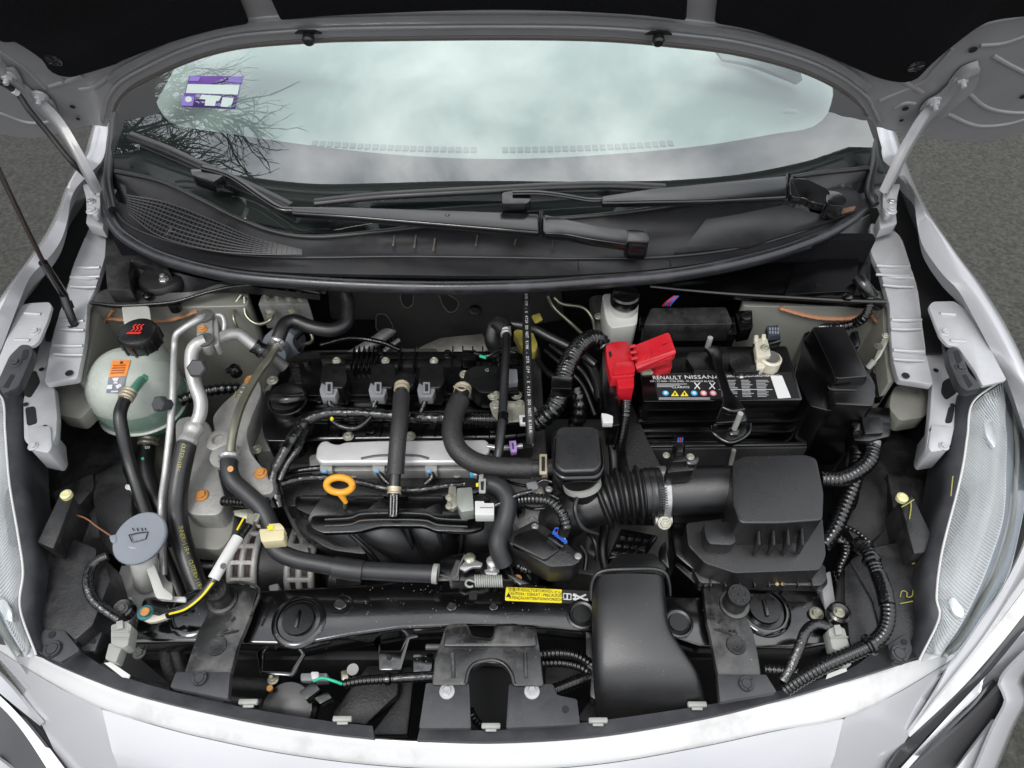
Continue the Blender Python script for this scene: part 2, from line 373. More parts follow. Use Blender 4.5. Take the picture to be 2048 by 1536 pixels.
# glass that lets light through and mirrors the sky
def glassmat(name, refl, tint, blend=.25, rough=.0):
    m = bpy.data.materials.new(name); m.use_nodes = True; nt = m.node_tree; N = nt.nodes; L = nt.links; N.clear()
    o = N.new('ShaderNodeOutputMaterial'); t = N.new('ShaderNodeBsdfTransparent'); t.inputs[0].default_value = (*tint, 1)
    g = N.new('ShaderNodeBsdfGlossy'); g.inputs['Roughness'].default_value = rough; g.inputs[0].default_value = (.95, .965, .965, 1)
    x = N.new('ShaderNodeMixShader'); lw = N.new('ShaderNodeLayerWeight'); lw.inputs[0].default_value = blend
    mr = N.new('ShaderNodeMapRange'); mr.inputs[3].default_value = refl; mr.inputs[4].default_value = 1; L.new(lw.outputs['Fresnel'], mr.inputs[0])
    L.new(mr.outputs[0], x.inputs[0]); L.new(t.outputs[0], x.inputs[1]); L.new(g.outputs[0], x.inputs[2]); L.new(x.outputs[0], o.inputs[0]); return m
wglass = glassmat('boosted_reflection_glass', .17, (.86, .97, .93))  # sky reflection raised above that of plain glass, no real coating
lglass = glassmat('clear_lens_cover', .04, (.97, .985, .99))
# ================================================================ WINDSCREEN
TG = .465
def yb(x): return .664 + .30 * x * x
def zg(x, y): d = y - .664 - .19 * x * x; return .955 + TG * d - .13 * d * abs(d) - .03 * x * x
def PG(px, py, off=0):
    d = ray(px, py); a, b = .5, 3.0
    for _ in range(50):
        m = (a + b) / 2; q = CAM + d * m
        if q.z > zg(q.x, q.y) + off: a = m
        else: b = m
    return CAM + d * a
ws = thing('windscreen', 'raked windscreen glass reflecting clouds and bare branches, black printed border', 'windscreen')
def glass_grid(off, x0=-.725, x1=.725, s0=-.05, s1=.62, n=48, m=30, xs=None):
    bm = bmesh.new(); vs = []
    for j in range(m + 1):
        r = []
        for i in range(n + 1):
            x = x0 + (x1 - x0) * i / n; y = yb(x) + s0 + (s1 - s0) * j / m; x2 = x * (1 - .16 * max(0, j / m))
            r.append(bm.verts.new((x2, y, zg(x, y) + off)))
        vs.append(r)
    for a, b in zip(vs, vs[1:]):
        for i in range(n): bm.faces.new((a[i], a[i + 1], b[i + 1], b[i]))
    return bm
gbm = glass_grid(0); finish('glass_pane', gbm, wglass, ws, ang=80)
# printed border under the glass: between the clear area's outline and the pane's edge
inner = [PG(px, py, -.004) for px, py in [(640, 60), (500, 84), (400, 108), (330, 140), (308, 172), (313, 205), (335, 240), (380, 256), (600, 288), (800, 310), (1000, 318), (1200, 310), (1400, 292), (1560, 266), (1620, 256), (1652, 232), (1664, 200), (1666, 170), (1640, 145), (1560, 110), (1450, 85), (1340, 60)]]
inner = cat(inner, n=90)
outer = []
for q in inner:
    v = Vector((q.x, q.y - .93, 0)); v = Vector((v.x, min(v.y, .12), 0)); k = 1.0
    while True:
        x = q.x + v.x * (k - 1); y = q.y + v.y * (k - 1)
        if abs(x) > .715 or y < yb(x) - .025 or k > 9: break
        k += .01
    outer.append(Vector((x, y, zg(x, y) - .004)))
bm = bmesh.new(); rows = []
for t in range(9):
    row = []
    for q, o in zip(inner, outer):
        p = q.lerp(o, t / 8); row.append(bm.verts.new((p.x, p.y, zg(p.x, p.y) - .004)))
    rows.append(row)
for a, b in zip(rows, rows[1:]):
    for i in range(len(a) - 1): bm.faces.new((a[i], a[i + 1], b[i + 1], b[i]))
frit = M('black_ceramic_border', (.008, .008, .009), .6, 0, 0, 1, .1, 10)
finish('printed_border', bm, frit, ws, ang=80)
for s, px, py, h in (('NISSAN', 1583, 221, 8),):
    q = PG(px, py); n = Vector((-.6 * q.x * TG * -1, -TG, 1)).normalized(); lettering(ws, s, q, h, greyink, n=n, lift=.0012)
# sticker on the glass
st = thing('windscreen_sticker', 'purple registration sticker with pale panels inside the windscreen corner', 'sticker')
def gl_poly(name, pts, mat, par, off):
    bm = bmesh.new(); f = bm.faces.new([bm.verts.new(PG(px, py) + Vector((0, -TG, 1)) * off) for px, py in pts]); return finish(name, bm, mat, par)
gl_poly('backing', [(377, 149), (486, 150), (469, 216), (360, 211)], purple, st, -.0032)
gl_poly('panel', [(374, 166), (478, 168), (474, 187), (370, 184)], mintlab, st, -.0026)
gl_poly('panel', [(402, 187), (442, 190), (436, 200), (398, 196)], mintlab, st, -.0026)
gl_poly('panel', [(410, 196), (432, 197), (428, 210), (408, 209)], mintlab, st, -.0026)
gl_poly('panel', [(444, 192), (466, 194), (461, 213), (440, 211)], mintlab, st, -.0026)
lila = M('lilac_label', (.16, .11, .36), .4)
gl_poly('panel', [(379, 150), (400, 151), (396, 160), (376, 160)], lila, st, -.0026)
gl_poly('panel', [(458, 151), (485, 152), (482, 164), (455, 162)], lila, st, -.0026)
gl_poly('panel', [(364, 190), (388, 191), (384, 210), (361, 209)], lila, st, -.0026)
gl_poly('emblem', circ(376, 197, 7, 6, 14), mintlab, st, -.0020)
# dashboard seen through the glass
da = thing('dashboard', 'pale dashboard top seen through the windscreen with a row of vents', 'dashboard')
rows = []
for dy, z in ((-.01, .925), (.05, .950), (.12, .955), (.30, .972), (.62, .985), (.80, .975), (.86, .90)):
    rows.append([Vector((x, yb(x) + dy, z - .06 * min(.5, x * x))) for x in (-.73, -.5, -.25, 0, .25, .5, .73)])
loft('dash_top', rows, dash, da, n=30, sub=4)
ventbm = box_bm(Vector(), (.0105, .016, .003)); ventme = _mk('vent_slot', ventbm, dashd)
for (x0, x1) in ((622, 955), (1003, 1348)):
    k = int((x1 - x0) / 15)
    for i in range(k):
        px = x0 + (x1 - x0) * (i + .5) / k; t = (px - 985) / 365; py = 300 - 14 * t * t
        q = P(px, py, .955)
        for _ in range(8):
            dd = q.y - yb(q.x); q = P(px, py, .957 + (.005 * (dd - .12) / .07 if dd < .12 else .017 * (dd - .12) / .18) - .06 * q.x * q.x)
        link('vent_slot', ventme, dashd, da, q)
# instrument hood and air outlet on the driver's side
loft('instrument_hood', [[(1425, 92, 1.0), (1500, 100, 1.0), (1590, 135, .99), (1605, 160, .97)], [(1445, 118, .985), (1500, 128, .985), (1560, 150, .98), (1595, 168, .965)]], dashd, da, n=16, thick=.01)
# ================================================================ HOOD
PH0 = Vector((0, .764, 1.232)); PHI = R(65); HN = Vector((0, -math.sin(PHI), -math.cos(PHI)))   # faces down to the bay
HU = Vector((0, -math.cos(PHI), math.sin(PHI)))
def PHd(px, py, lift=0): return PPl(px, py, PH0 + HN * lift, HN)
def HS(x, s, lift=0): return Vector((x, PH0.y, PH0.z)) + HU * s + HN * lift
hood = thing('hood', 'raised hood showing grey inner panel with black insulation pad', 'hood')
edge_px = [(214, 254), (224, 215), (239, 188), (260, 170), (308, 145), (362, 120), (424, 99), (496, 85), (615, 76), (720, 72), (1000, 69), (1200, 72), (1348, 84), (1468, 99), (1587, 129), (1666, 163), (1722, 203), (1736, 225), (1751, 254)]
edge = cat([PHd(*p) for p in edge_px], n=70)
right_lobe = cat([PHd(*p) for p in [(1751, 254), (1800, 262), (1860, 272), (1930, 284), (1990, 281), (2048, 263), (2110, 225), (2150, 170)]], n=18)[1:]
left_lobe = cat([PHd(*p) for p in [(-100, 170), (-60, 225), (0, 266), (50, 276), (100, 270), (145, 258), (175, 250), (214, 254)]], n=18)[:-1]
front = [HS(.86, .45), HS(.80, .70), HS(.60, .83), HS(.3, .88), HS(0, .89), HS(-.3, .88), HS(-.6, .83), HS(-.80, .70), HS(-.86, .45)]
outl = edge + right_lobe + front + left_lobe
finish('inner_panel', prism_bm(outl, .004, d=-HN), hoodgrey, hood, bev=.0008, seg=1)
finish('outer_skin', prism_bm([q - HN * .012 for q in outl], .003, d=-HN), bodywhite, hood)
tube('rear_hem', [q - HN * .004 for q in left_lobe[6:] + edge + right_lobe[:12]][::3], .0042, hoodgrey, hood, seg=8)
sealb = M('brown_grey_seal', (.10, .092, .085), .45)
tube('rear_seal', [PHd(p[0], p[1] + 1, -.006) + HU * -.002 for p in edge_px[1:-1]], .0062, sealb, hood, seg=10)
up = lambda k, lift=.001: [PHd(p[0], p[1], lift) + HU * k for p in edge_px]
tube('stiffening_bead', up(.016), .0030, hoodgrey, hood, seg=8)
tube('stiffening_bead', up(.046, -.003)[3:-3], .0055, hoodgrey, hood, seg=8)
loft('edge_channel', [up(.020, .0005)[2:-2], up(.026, .006)[2:-2], up(.037, .006)[2:-2], up(.042, .0005)[2:-2]], hoodgrey, hood, n=50)
def pad(pts, extra):
    q = cat([PHd(*p, .004) for p in pts], n=len(pts) * 4) + extra
    return finish('insulation_pad', prism_bm([k + HN * .012 for k in q], .011, d=-HN), felt, hood, bev=.005, seg=3)
pad([(-120, 60), (-40, 66), (0, 69), (17, 77), (32, 73), (82, 106), (103, 133), (137, 144), (164, 140), (226, 121), (253, 109), (342, 75), (430, 50), (499, 37)], [HS(-.345, .13, .004), HS(-.345, .70, .004), HS(-.70, .62, .004)])
pad([(562, 30), (700, 19), (1000, 9), (1250, 18), (1372, 31)], [HS(.265, .12, .004), HS(.265, .75, .004), HS(-.305, .75, .004), HS(-.305, .12, .004)])
pad([(1428, 36), (1500, 50), (1580, 76), (1650, 102), (1720, 132), (1760, 148), (1800, 155), (1832, 148), (1860, 120), (1900, 85), (1960, 40), (2000, 27), (2060, 22), (2120, 20)], [HS(.70, .62, .004), HS(.305, .70, .004), HS(.305, .13, .004)])
for px, py in ((108, 120), (1832, 132)):
    p = PHd(px, py, .016); a = lathe('pad_clip', [(.0125, -.002), (.0125, .001), (.010, .0022), (.003, .0022), (.003, .004), (0, .004)], p, plasticg, hood, axis=HN, n=20)
    for k in range(4):
        an = k * 1.571 + .5; X = RT * math.cos(an) + HU * math.sin(an)
        finish('rib', tube_bm([p + HN * .003 + X * .002, p + HN * .003 + X * .011], .001, 6), plastic, a)
for px, py in ((618, 69), (1316, 71)):
    p = PHd(px, py, .004)
    b = lathe('rubber_buffer', [(.007, -.006), (.007, .004), (.009, .005), (.0095, .012), (.007, .015), (0, .015)], p, rubber, hood, axis=HN, n=18)
    finish('buffer_tab', prism_bm([p + RT * .02 + HU * .004, p - RT * .02 + HU * .004, p - RT * .012 + HU * .010, p + RT * .012 + HU * .010], .003, d=HN), rubber, b)
# pressed reliefs of the inner panel's corners
def bead(pts, r=.0045, lift=-.001): tube('pressed_bead', [PHd(*p, lift) for p in pts], r, hoodgrey, hood, seg=8)
for pts in ([(1905, 95), (1870, 135), (1840, 165), (1760, 200)], [(1930, 60), (1975, 45), (2060, 30)], [(1960, 90), (2010, 85), (2080, 60)], [(1985, 110), (2020, 130), (2060, 150)],
            [(1930, 180), (1975, 215), (2040, 225), (2090, 215)], [(1890, 225), (1950, 250), (2010, 248), (2060, 235)], [(1795, 155), (1820, 170), (1845, 184)], [(1790, 215), (1810, 205), (1830, 206)],
            [(40, 80), (90, 120), (130, 165)], [(0, 100), (50, 135), (90, 175)], [(100, 172), (140, 160), (165, 150)], [(160, 178), (190, 172), (220, 150)], [(0, 225), (60, 245), (120, 240)]): bead(pts)
for px, py, r in ((1946, 99, 8), (1811, 217, 6), (1803, 240, 4), (145, 213, 5), (156, 237, 4), (2046, 193, 6)):
    disc('drain_hole', PHd(px, py, .0025), r, black, hood, n=HN)
# hinges
for side, arm, plate, bolts, lab in (
    ('r', [(1955, 138, 38), (1925, 152, 40), (1885, 205, 36), (1850, 235, 34), (1815, 290, 30), (1790, 340, 28), (1768, 385, 26)], [(1898, 165), (1912, 148), (1950, 144), (1958, 152), (1950, 175), (1930, 195), (1905, 215), (1888, 235), (1855, 240), (1835, 222), (1850, 200), (1875, 188)], ((1925, 158), (1869, 204)), 'grey pressed steel hood hinge arm beside the battery side fender'),
    ('l', [(-5, 130, 36), (30, 170, 38), (75, 205, 36), (115, 245, 34), (150, 300, 30), (178, 350, 28), (196, 385, 26)], [(-8, 135), (30, 132), (42, 150), (50, 175), (85, 190), (108, 200), (118, 230), (95, 240), (60, 215), (30, 195), (5, 165)], ((15, 152), (80, 193)), 'grey pressed steel hood hinge arm beside the coolant tank side fender')):
    h = hood; plate3 = [PHd(*p, .004) for p in rnd(plate, 10)]
    base = V((arm[-1][0], arm[-1][1], .965)); top = PHd(arm[2][0], arm[2][1], .012)
    rows_l, rows_r, rows_m = [], [], []
    for i, (px, py, wd) in enumerate(arm):
        if i < 3: q = PHd(px, py, .009)
        else:
            t = (i - 2) / (len(arm) - 3); zq = top.z * (1 - t) + base.z * t; q = P(px, py, zq)
        a, b = (Vector(arm[max(i - 1, 0)][:2]), Vector(arm[min(i + 1, len(arm) - 1)][:2])); d = (b - a).normalized(); nrm = Vector((-d.y, d.x))
        wpx = wd * .5; k = (q - CAM).dot(FW) / FPX
        off = (RT * nrm.x + UP * (-nrm.y)) * wpx * k
        rows_l.append(q + off); rows_r.append(q - off); rows_m.append(q + Vector((0, -.007, .004)))
    h = loft('hinge_arm', [rows_l, [a.lerp(b, .3) + Vector((0, -.006, 0)) for a, b in zip(rows_l, rows_r)], rows_m, [a.lerp(b, .7) + Vector((0, -.006, 0)) for a, b in zip(rows_l, rows_r)], rows_r], hoodgrey, hood, n=26, sub=2, thick=.003); h['label'] = lab
    finish('mounting_plate', prism_bm(plate3, .004, d=HN), hoodgrey, h, bev=.001)
    for b in bolts: bolt(h, PHd(*b, .009), None, None, .0085, silver, axis=HN, name='hinge_bolt', hh=.9, stud=.9)
    s = 1 if side == 'r' else -1; cx = 1780 if side == 'r' else 186
    fp = [(cx - 14 * s, 372), (cx + 22 * s, 366), (cx + 14 * s, 395), (cx + 13 * s, 425), (cx - 8 * s, 432), (cx - 14 * s, 415)]
    prism('foot_plate', fp, .955, .012, silver, h, r=8, bev=.002)
    bolt(h, cx + 4 * s, 402, .957, 6, steel, name='pivot'); bolt(h, cx + 2 * s, 421, .957, 8, silver, name='foot_bolt')
    prism('foot_bracket', [(cx - 22 * s, 428), (cx + 12 * s, 428), (cx + 14 * s, 448), (cx - 20 * s, 458)], .93, .02, silver, h, r=4)
# hood stay and washer hose
pr = thing('hood_stay', 'black telescopic hood stay standing on the silver rail', 'strut')
tube('lower_sleeve', [(128, 590, .915), (86, 525, 1.0)], 8.5, plasticg, pr); tube('rod', [(90, 531, .99), (45, 440, 1.09), (0, 345, 1.21), (-80, 180, 1.42)], 5.5, M('brown_black_rod', (.035, .02, .016), .35), pr)
tube('socket', [(152, 655, .862), (143, 635, .885), (127, 590, .915)], 8, rubber, pr); lathe('foot', [(.014, 0), (.014, .004), (.009, .010), (0, .010)], (152, 656, .862), rubber, pr)
tube('collar', [(138, 618, .893), (132, 603, .903)], 10.5, plasticg, pr)
wh = thing('washer_hose', 'thin black hose running down along the hood hinge arm', 'hose')
tube('hose', [PHd(-30, 160, .02), PHd(0, 164, .02), PHd(34, 186, .02), (60, 222, 1.10), (100, 270, 1.06), (142, 322, 1.02), (170, 350, .99), (196, 376, .975)], 5.5, rubber, wh)
tube('white_sleeve', [PHd(27, 181, .021), PHd(36, 187, .021)], 6.3, white, wh)
# ================================================================ COWL
cw = thing('cowl', 'dusty black plastic cowl panel below the windscreen with a grille at one end', 'cowl')
r0 = [(232, 345), (320, 364), (400, 400), (480, 440), (560, 468), (640, 476), (760, 465), (900, 450), (1160, 436), (1350, 412), (1480, 385), (1590, 355), (1735, 338)]
r1 = [(222, 395), (250, 440), (340, 478), (460, 502), (600, 510), (800, 508), (1000, 510), (1160, 512), (1340, 508), (1500, 487), (1640, 445), (1715, 405)]
r2 = [(215, 412), (240, 458), (330, 503), (460, 535), (600, 546), (800, 550), (1000, 552), (1160, 549), (1340, 535), (1500, 508), (1650, 464), (1730, 418)]
Z = lambda rr, z: [(x, y, z) for x, y in rr]
mid = [((a.x + b.x) / 2, (a.y + b.y) / 2, .944) for a, b in zip(cat([PG(x, y, .006) for x, y in r0], n=13), cat([V((x, y, .945)) for x, y in r1], n=13))]
mid = [Vector(q) for q in mid]
r0g = [PG(x, y, .007) for x, y in r0]; r0b = [PG(x, y, -.004) + Vector((0, .004, 0)) for x, y in r0]
loft('cowl_top', [r0b, r0g, mid, Z(r1, .942)], cowlm, cw, n=70, sub=5, thick=.003)
tube('rear_lip', [q + UP * .002 for q in r0g], 5.0, cowlm, cw, seg=8)
loft('front_ledge', [Z(r1, .946), Z(r2, .944)], cowlm, cw, n=70, thick=.006)
tube('ledge_bead', [(x, y + 5, .947) for x, y in r1], 3, cowlm, cw, seg=8)
for px, py in ((1157, 529), (1340, 522)): box('joint', (px, py, .9455), (.0016, .022, .002), black, cw, bev=0)
# grille: crossing bars over a dark well
gp_ = [(252, 392), (330, 406), (420, 440), (510, 478), (600, 500), (560, 506), (450, 503), (330, 474), (270, 442)]
bmg = bmesh.new()
top = cat([(x, y, .9645) for x, y in [(252, 390), (330, 404), (420, 438), (510, 476), (605, 500)]], n=42); bot = cat([(x, y, .9580) for x, y in [(258, 428), (320, 472), (420, 500), (510, 508), (605, 508)]], n=42)
loft('grille_well', [[q - UP * .0022 for q in top[::3]], [q - UP * .0022 for q in bot[::3]]], black, cw, n=30)
for a, b in zip(top, bot): tube_bm([a, b], .0012, 4, bmg)
for k in range(9):
    row = [a.lerp(b, k / 8) for a, b in zip(top, bot)]; tube_bm(row, .0013, 4, bmg)
finish('grille_bars', bmg, cowlm, cw, kind='stuff')
prism('panel_seam', [(1345, 505), (1374, 488), (1418, 430), (1440, 420), (1530, 401), (1640, 428), (1700, 426), (1640, 448), (1500, 490)], .9535, .006, cowlm, cw, r=8, bev=.003)
lathe('pivot_boss', [(.045, 0), (.045, .003), (.02, .005), (0, .005)], (1672, 398, .955), cowlm, cw)
# dirt runs on the cowl
dirt = M('dried_mud', (.10, .088, .07), .9)
for px, py, ln in ((790, 462, 30), (832, 470, 26), (870, 476, 26), (955, 470, 22), (1032, 478, 12), (1108, 470, 26), (1150, 420, 10)):
    p = V((px, py, .9525)); q = V((px - 4, py + ln, .9485)); finish('mud_run', tube_bm([p, p.lerp(q, .6), q], lambda i: (.0016, .0008, .0018)[i], 6, flat=.12), dirt, cw)
sl = thing('cowl_seal', 'long curved rubber weatherstrip along the front edge of the cowl', 'seal')
tube('rubber_seal', [(x, y, .944) for x, y in [(206, 300), (206, 350), (210, 400), (222, 438), (250, 474), (330, 517), (460, 550), (600, 564), (750, 572), (900, 575), (1050, 572), (1160, 565), (1340, 550), (1500, 520), (1620, 482), (1700, 440), (1745, 396)]], 12.5, sealrub, sl, seg=16)
tube('seal_lip', [(x, y, .928) for x, y in [(250, 486), (330, 528), (460, 561), (600, 575), (750, 583), (900, 586), (1050, 583), (1160, 576), (1340, 561), (1500, 531), (1620, 494)]], 4, rubber, sl, seg=8)
# side rubbers between glass and fender
for pts, lab in (([(216, 205, 1.0), (226, 230, .99), (222, 300, .975), (216, 360, .965), (226, 420, .955)], 'rubber side seal of the windscreen next to the coolant tank side hinge'), ([(1733, 215, 1.0), (1742, 260, .99), (1748, 320, .975), (1738, 380, .965), (1750, 410, .955)], 'rubber side seal of the windscreen next to the battery side hinge')):
    s = thing('side_seal', lab, 'seal', 'windscreen side seals'); tube('rubber_strip', pts, 8.5, rubber, s, seg=10); 
# ================================================================ WIPERS
wa = thing('wiper', 'long wiper with its blade tip up by the purple sticker', 'wiper', 'windscreen wipers')
tube('blade', [PG(262, 272, .016), PG(330, 298, .018), PG(400, 330, .020), PG(480, 365, .02), PG(540, 393, .02), PG(582, 414, .02)], .010, rubber, wa, flat=.7)
tube('blade_lip', [PG(285, 292, .004), PG(400, 342, .004), PG(570, 418, .004)], .0035, rubber, wa)
prism('connector', [(380, 338), (440, 338), (448, 350), (425, 365), (385, 352)], PG(410, 340).z + .034, .02, wiperblack, wa, r=4)
pz = PG(410, 340).z + .036
tube('thin_arm', [(405, 335, pz), (460, 352, pz - .004), (520, 392, .998), (560, 416, .99), (590, 419, .988), (640, 420, .988)], 7, wiperblack, wa, flat=.6)
prism('arm', [(582, 412), (700, 413), (1000, 423), (1078, 427), (1078, 464), (1000, 458), (700, 433), (582, 425)], 1.000, .012, wiperblack, wa, bev=.0035, seg=3)
prism('elbow', rnd([(1086, 428), (1140, 440), (1200, 453), (1256, 459), (1256, 489), (1180, 478), (1130, 468), (1086, 466)], 8), .999, .014, wiperblack, wa, bev=.004, seg=3)
prism('pivot_cap', [(1250, 458), (1288, 460), (1300, 474), (1296, 490), (1252, 489)], .994, .03, wiperblack, wa, r=10, bev=.004)
tube('hinge_pin', [(1081, 424, .995), (1081, 466, .985)], 6, wiperblack, wa)
lathe('dimple', [(.004, 0), (.003, .001), (0, .001)], (895, 429, 1.0005), plasticg, wa)
wb = thing('wiper', 'lower wiper whose arm ends at the pivot near the battery side hinge', 'wiper', 'windscreen wipers')
tube('blade', [(630, 406, .994), (740, 394, .999), (850, 387, 1.003), (1000, 379, 1.006), (1120, 373, 1.006), (1222, 371, 1.003), (1330, 376, .998)], 10.5, rubber, wb, flat=.75)
prism('connector', [(1004, 385), (1020, 382), (1060, 382), (1062, 400), (1052, 408), (1004, 408)], 1.015, .018, wiperblack, wb, r=5)
tube('thin_arm', [(1025, 386, 1.018), (1080, 386, 1.018), (1130, 392, 1.012), (1180, 400, 1.005), (1220, 399, 1.005)], 6.5, wiperblack, wb, flat=.6)
prism('arm', [(1204, 391), (1300, 377), (1420, 365), (1574, 350), (1574, 393), (1420, 401), (1300, 403), (1204, 405)], 1.016, .012, wiperblack, wb, bev=.0035, seg=3)
prism('elbow', rnd([(1580, 352, 1.014), (1612, 357, 1.01), (1640, 372, 1.0), (1660, 379, .99), (1656, 410, .986), (1625, 404, 1.0), (1608, 395, 1.006), (1580, 392, 1.01)], 8), None, .014, wiperblack, wb, bev=.004, seg=3)
tube('hinge_pin', [(1576, 350, 1.005), (1573, 394, .99)], 6, wiperblack, wb)
prism('pivot_cap', [(1652, 378), (1682, 384), (1696, 398), (1688, 412), (1652, 408)], .989, .03, wiperblack, wb, r=10, bev=.004)
lathe('dimple', [(.004, 0), (.003, .001), (0, .001)], (1384, 379, 1.0125), plasticg, wb)
lf = thing('dead_leaf', 'brown dry leaf caught beside the wiper pivot', 'leaf')
prism('blade', [(1650, 425), (1675, 418), (1712, 412), (1708, 420), (1680, 428), (1655, 430)], .960, .0015, rust, lf, bev=0)
tw = thing('dry_twig', 'small dry twig lying on the cowl grille', 'twig')
tube('stem', [(332, 472, .957), (338, 462, .960), (346, 456, .960)], 1.2, dirt, tw, seg=6); tube('branch', [(338, 462, .960), (352, 464, .960)], 1, dirt, tw, seg=6); tube('branch', [(341, 459, .960), (340, 452, .960)], 1, dirt, tw, seg=6)
# ================================================================ FENDERS
def fender(lab, outer, inner, sgn, ledge, flange_z):
    f = thing('fender', lab, 'fender', 'front fenders')
    o = [V(p) for p in outer]; i = [V(p) for p in inner]
    off = lambda rr, dx, dz, dy=0: [q + Vector((sgn * dx, dy, dz)) for q in rr]
    loft('outer_skin', [off(o, .115, -.42), off(o, .10, -.22), off(o, .06, -.085), off(o, .028, -.022), o, [a.lerp(b, .5) + Vector((0, 0, .006)) for a, b in zip(cat(o, n=12), cat(i, n=12))], i], bodywhite, f, n=50, sub=4, thick=.002)
    loft('inner_flange', [off(i, .004, -.002), off(i, .008, -.010), off(i, .016, -.030)], silver, f, n=50)
    prism('mounting_ledge', ledge, flange_z, .006, silver, f, r=6, bev=.002)
    return f
lo_ = [(205, 225, .995), (197, 253, .985), (185, 294, .975), (171, 318, .972), (150, 355, .968), (131, 405, .962), (102, 461, .955), (58, 525, .946), (0, 605, .933), (-36, 668, .92), (-70, 760, .90), (-90, 860, .86)]
li_ = [(220, 240, .985), (214, 275, .978), (206, 318, .97), (178, 348, .965), (152, 376, .96), (141, 402, .955), (135, 440, .948), (122, 480, .942), (99, 514, .937), (62, 552, .93), (40, 600, .92), (8, 685, .905), (-22, 760, .885), (-40, 860, .85)]
ro_ = [(1765, 225, .995), (1776, 253, .985), (1792, 301, .975), (1810, 349, .968), (1838, 405, .962), (1868, 452, .956), (1908, 508, .948), (1948, 562, .940), (1999, 645, .927), (2046, 745, .91), (2085, 850, .88), (2105, 950, .84)]
ri_ = [(1752, 240, .985), (1756, 280, .978), (1760, 314, .97), (1780, 333, .965), (1804, 360, .96), (1826, 387, .955), (1833, 440, .948), (1845, 490, .942), (1882, 545, .937), (1916, 580, .93), (1942, 625, .92), (1983, 703, .905), (2016, 765, .885), (2048, 860, .85)]
fl = fender('white front fender on the coolant tank side', lo_, li_, -1, [(60, 606), (98, 604), (104, 612), (96, 640), (78, 682), (66, 692), (46, 690), (16, 745), (-20, 760), (-10, 735), (22, 655), (42, 610)], .905)
fr = fender('white front fender on the battery side', ro_, ri_, 1, [(1857, 612), (1866, 603), (1908, 602), (1938, 622), (1985, 705), (2014, 760), (1965, 772), (1950, 742), (1915, 692), (1896, 690), (1880, 672)], .905)
for f, q in ((fl, (69, 663)), (fr, (1890, 664))): bolt(f, q[0], q[1], .906, 7.5, silver)
for f, pts in ((fl, ((50, 627), (82, 629))), (fl, ((30, 680), (60, 681))), (fr, ((1880, 628), (1910, 630))), (fr, ((1900, 682), (1930, 684)))): tube('pressed_bead', [(p[0], p[1], .905) for p in pts], 4, silver, f, seg=8)
# ================================================================ INNER RAILS (silver shelves)
def shelf(lab, pts, zs, beads, hole):
    s = thing('upper_rail', lab, 'body rail', 'upper body rails')
    pp = [(p[0], p[1], z) for p, z in zip(pts, zs)]
    prism('rail_sheet', rnd(pp, 7), None, .012, silver, s, bev=.003)
    for a, b in beads:
        for k, r in ((0, 4), (18, 3)):
            tube('pressed_bead', [(a[0], a[1] + k, a[2]), ((a[0] + b[0]) / 2, (a[1] + b[1]) / 2 + k + 1, (a[2] + b[2]) / 2 + .001), (b[0], b[1] + k, b[2])], r, silver, s, seg=8)
    disc('drain_hole', hole, 7.5, black, s, lift=.0012)
    return s
sL = [(187, 440), (214, 445), (211, 509), (190, 579), (175, 608), (170, 679), (155, 757), (88, 767), (105, 673), (123, 614), (138, 561), (146, 532), (172, 470)]
sR = [(1741, 445), (1790, 462), (1805, 479), (1823, 538), (1835, 576), (1843, 638), (1852, 708), (1867, 770), (1797, 759), (1785, 714), (1779, 608), (1762, 545), (1741, 503)]
zr = lambda pts: [.90 - .045 * max(0, (p[1] - 440)) / 330 for p in pts]
zl = lambda y: .90 - .045 * max(0, y - 440) / 330 + .0005
shelf('bright silver body rail that the hood stay stands on', sL, zr(sL), [((152, 535, zl(535)), (200, 535, zl(535))), ((142, 555, zl(555)), (193, 556, zl(556))), ((120, 640, zl(640)), (168, 642, zl(642))), ((108, 690, zl(690)), (166, 692, zl(692)))], (139, 747, zl(747)))
shelf('bright silver body rail beside the black fuse box', sR, zr(sR), [((1752, 531, zl(531)), (1818, 533, zl(533))), ((1765, 552, zl(552)), (1826, 556, zl(556))), ((1782, 640, zl(640)), (1842, 640, zl(640))), ((1786, 700, zl(700)), (1848, 703, zl(703)))], (1811, 752, zl(752)))
# black sheets painted as the shade between rail and fender, and cavity walls, so that the bay is closed
wl = thing('wheel_arch_liner', 'dusty black wheel arch liner beside the washer filler', 'liner', 'wheel arch liners')
prism('liner_top', [(108, 870), (190, 840), (250, 870), (275, 960), (268, 1040), (240, 1075), (150, 1080), (60, 1090), (55, 900)], .70, .06, plasticd, wl, r=20, bev=.01)
prism('raised_face', [(190, 950), (240, 925), (262, 985), (268, 1090), (232, 1120), (200, 1080), (186, 1000)], .725, .05, plasticd, wl, r=8, bev=.006)
prism('bridge', [(105, 985), (185, 945), (188, 975), (150, 1020), (120, 1030)], .730, .03, plasticd, wl, r=6, bev=.004)
wr = thing('wheel_arch_liner', 'dusty black wheel arch liner beside the battery side headlight', 'liner', 'wheel arch liners')
prism('liner_top', [(1690, 900), (1780, 850), (1860, 890), (1880, 960), (1870, 1090), (1760, 1100), (1690, 1060)], .70, .06, plasticd, wr, r=20, bev=.01)
prism('raised_face', [(1690, 960), (1740, 930), (1775, 965), (1772, 1060), (1720, 1100), (1690, 1050)], .722, .05, plasticd, wr, r=8, bev=.006)
prism('fold', [(1775, 945), (1850, 960), (1860, 1030), (1790, 1040)], .72, .03, plasticd, wr, r=8, bev=.004)
ut = thing('undertray', 'dark undertray far below the engine', 'undertray')
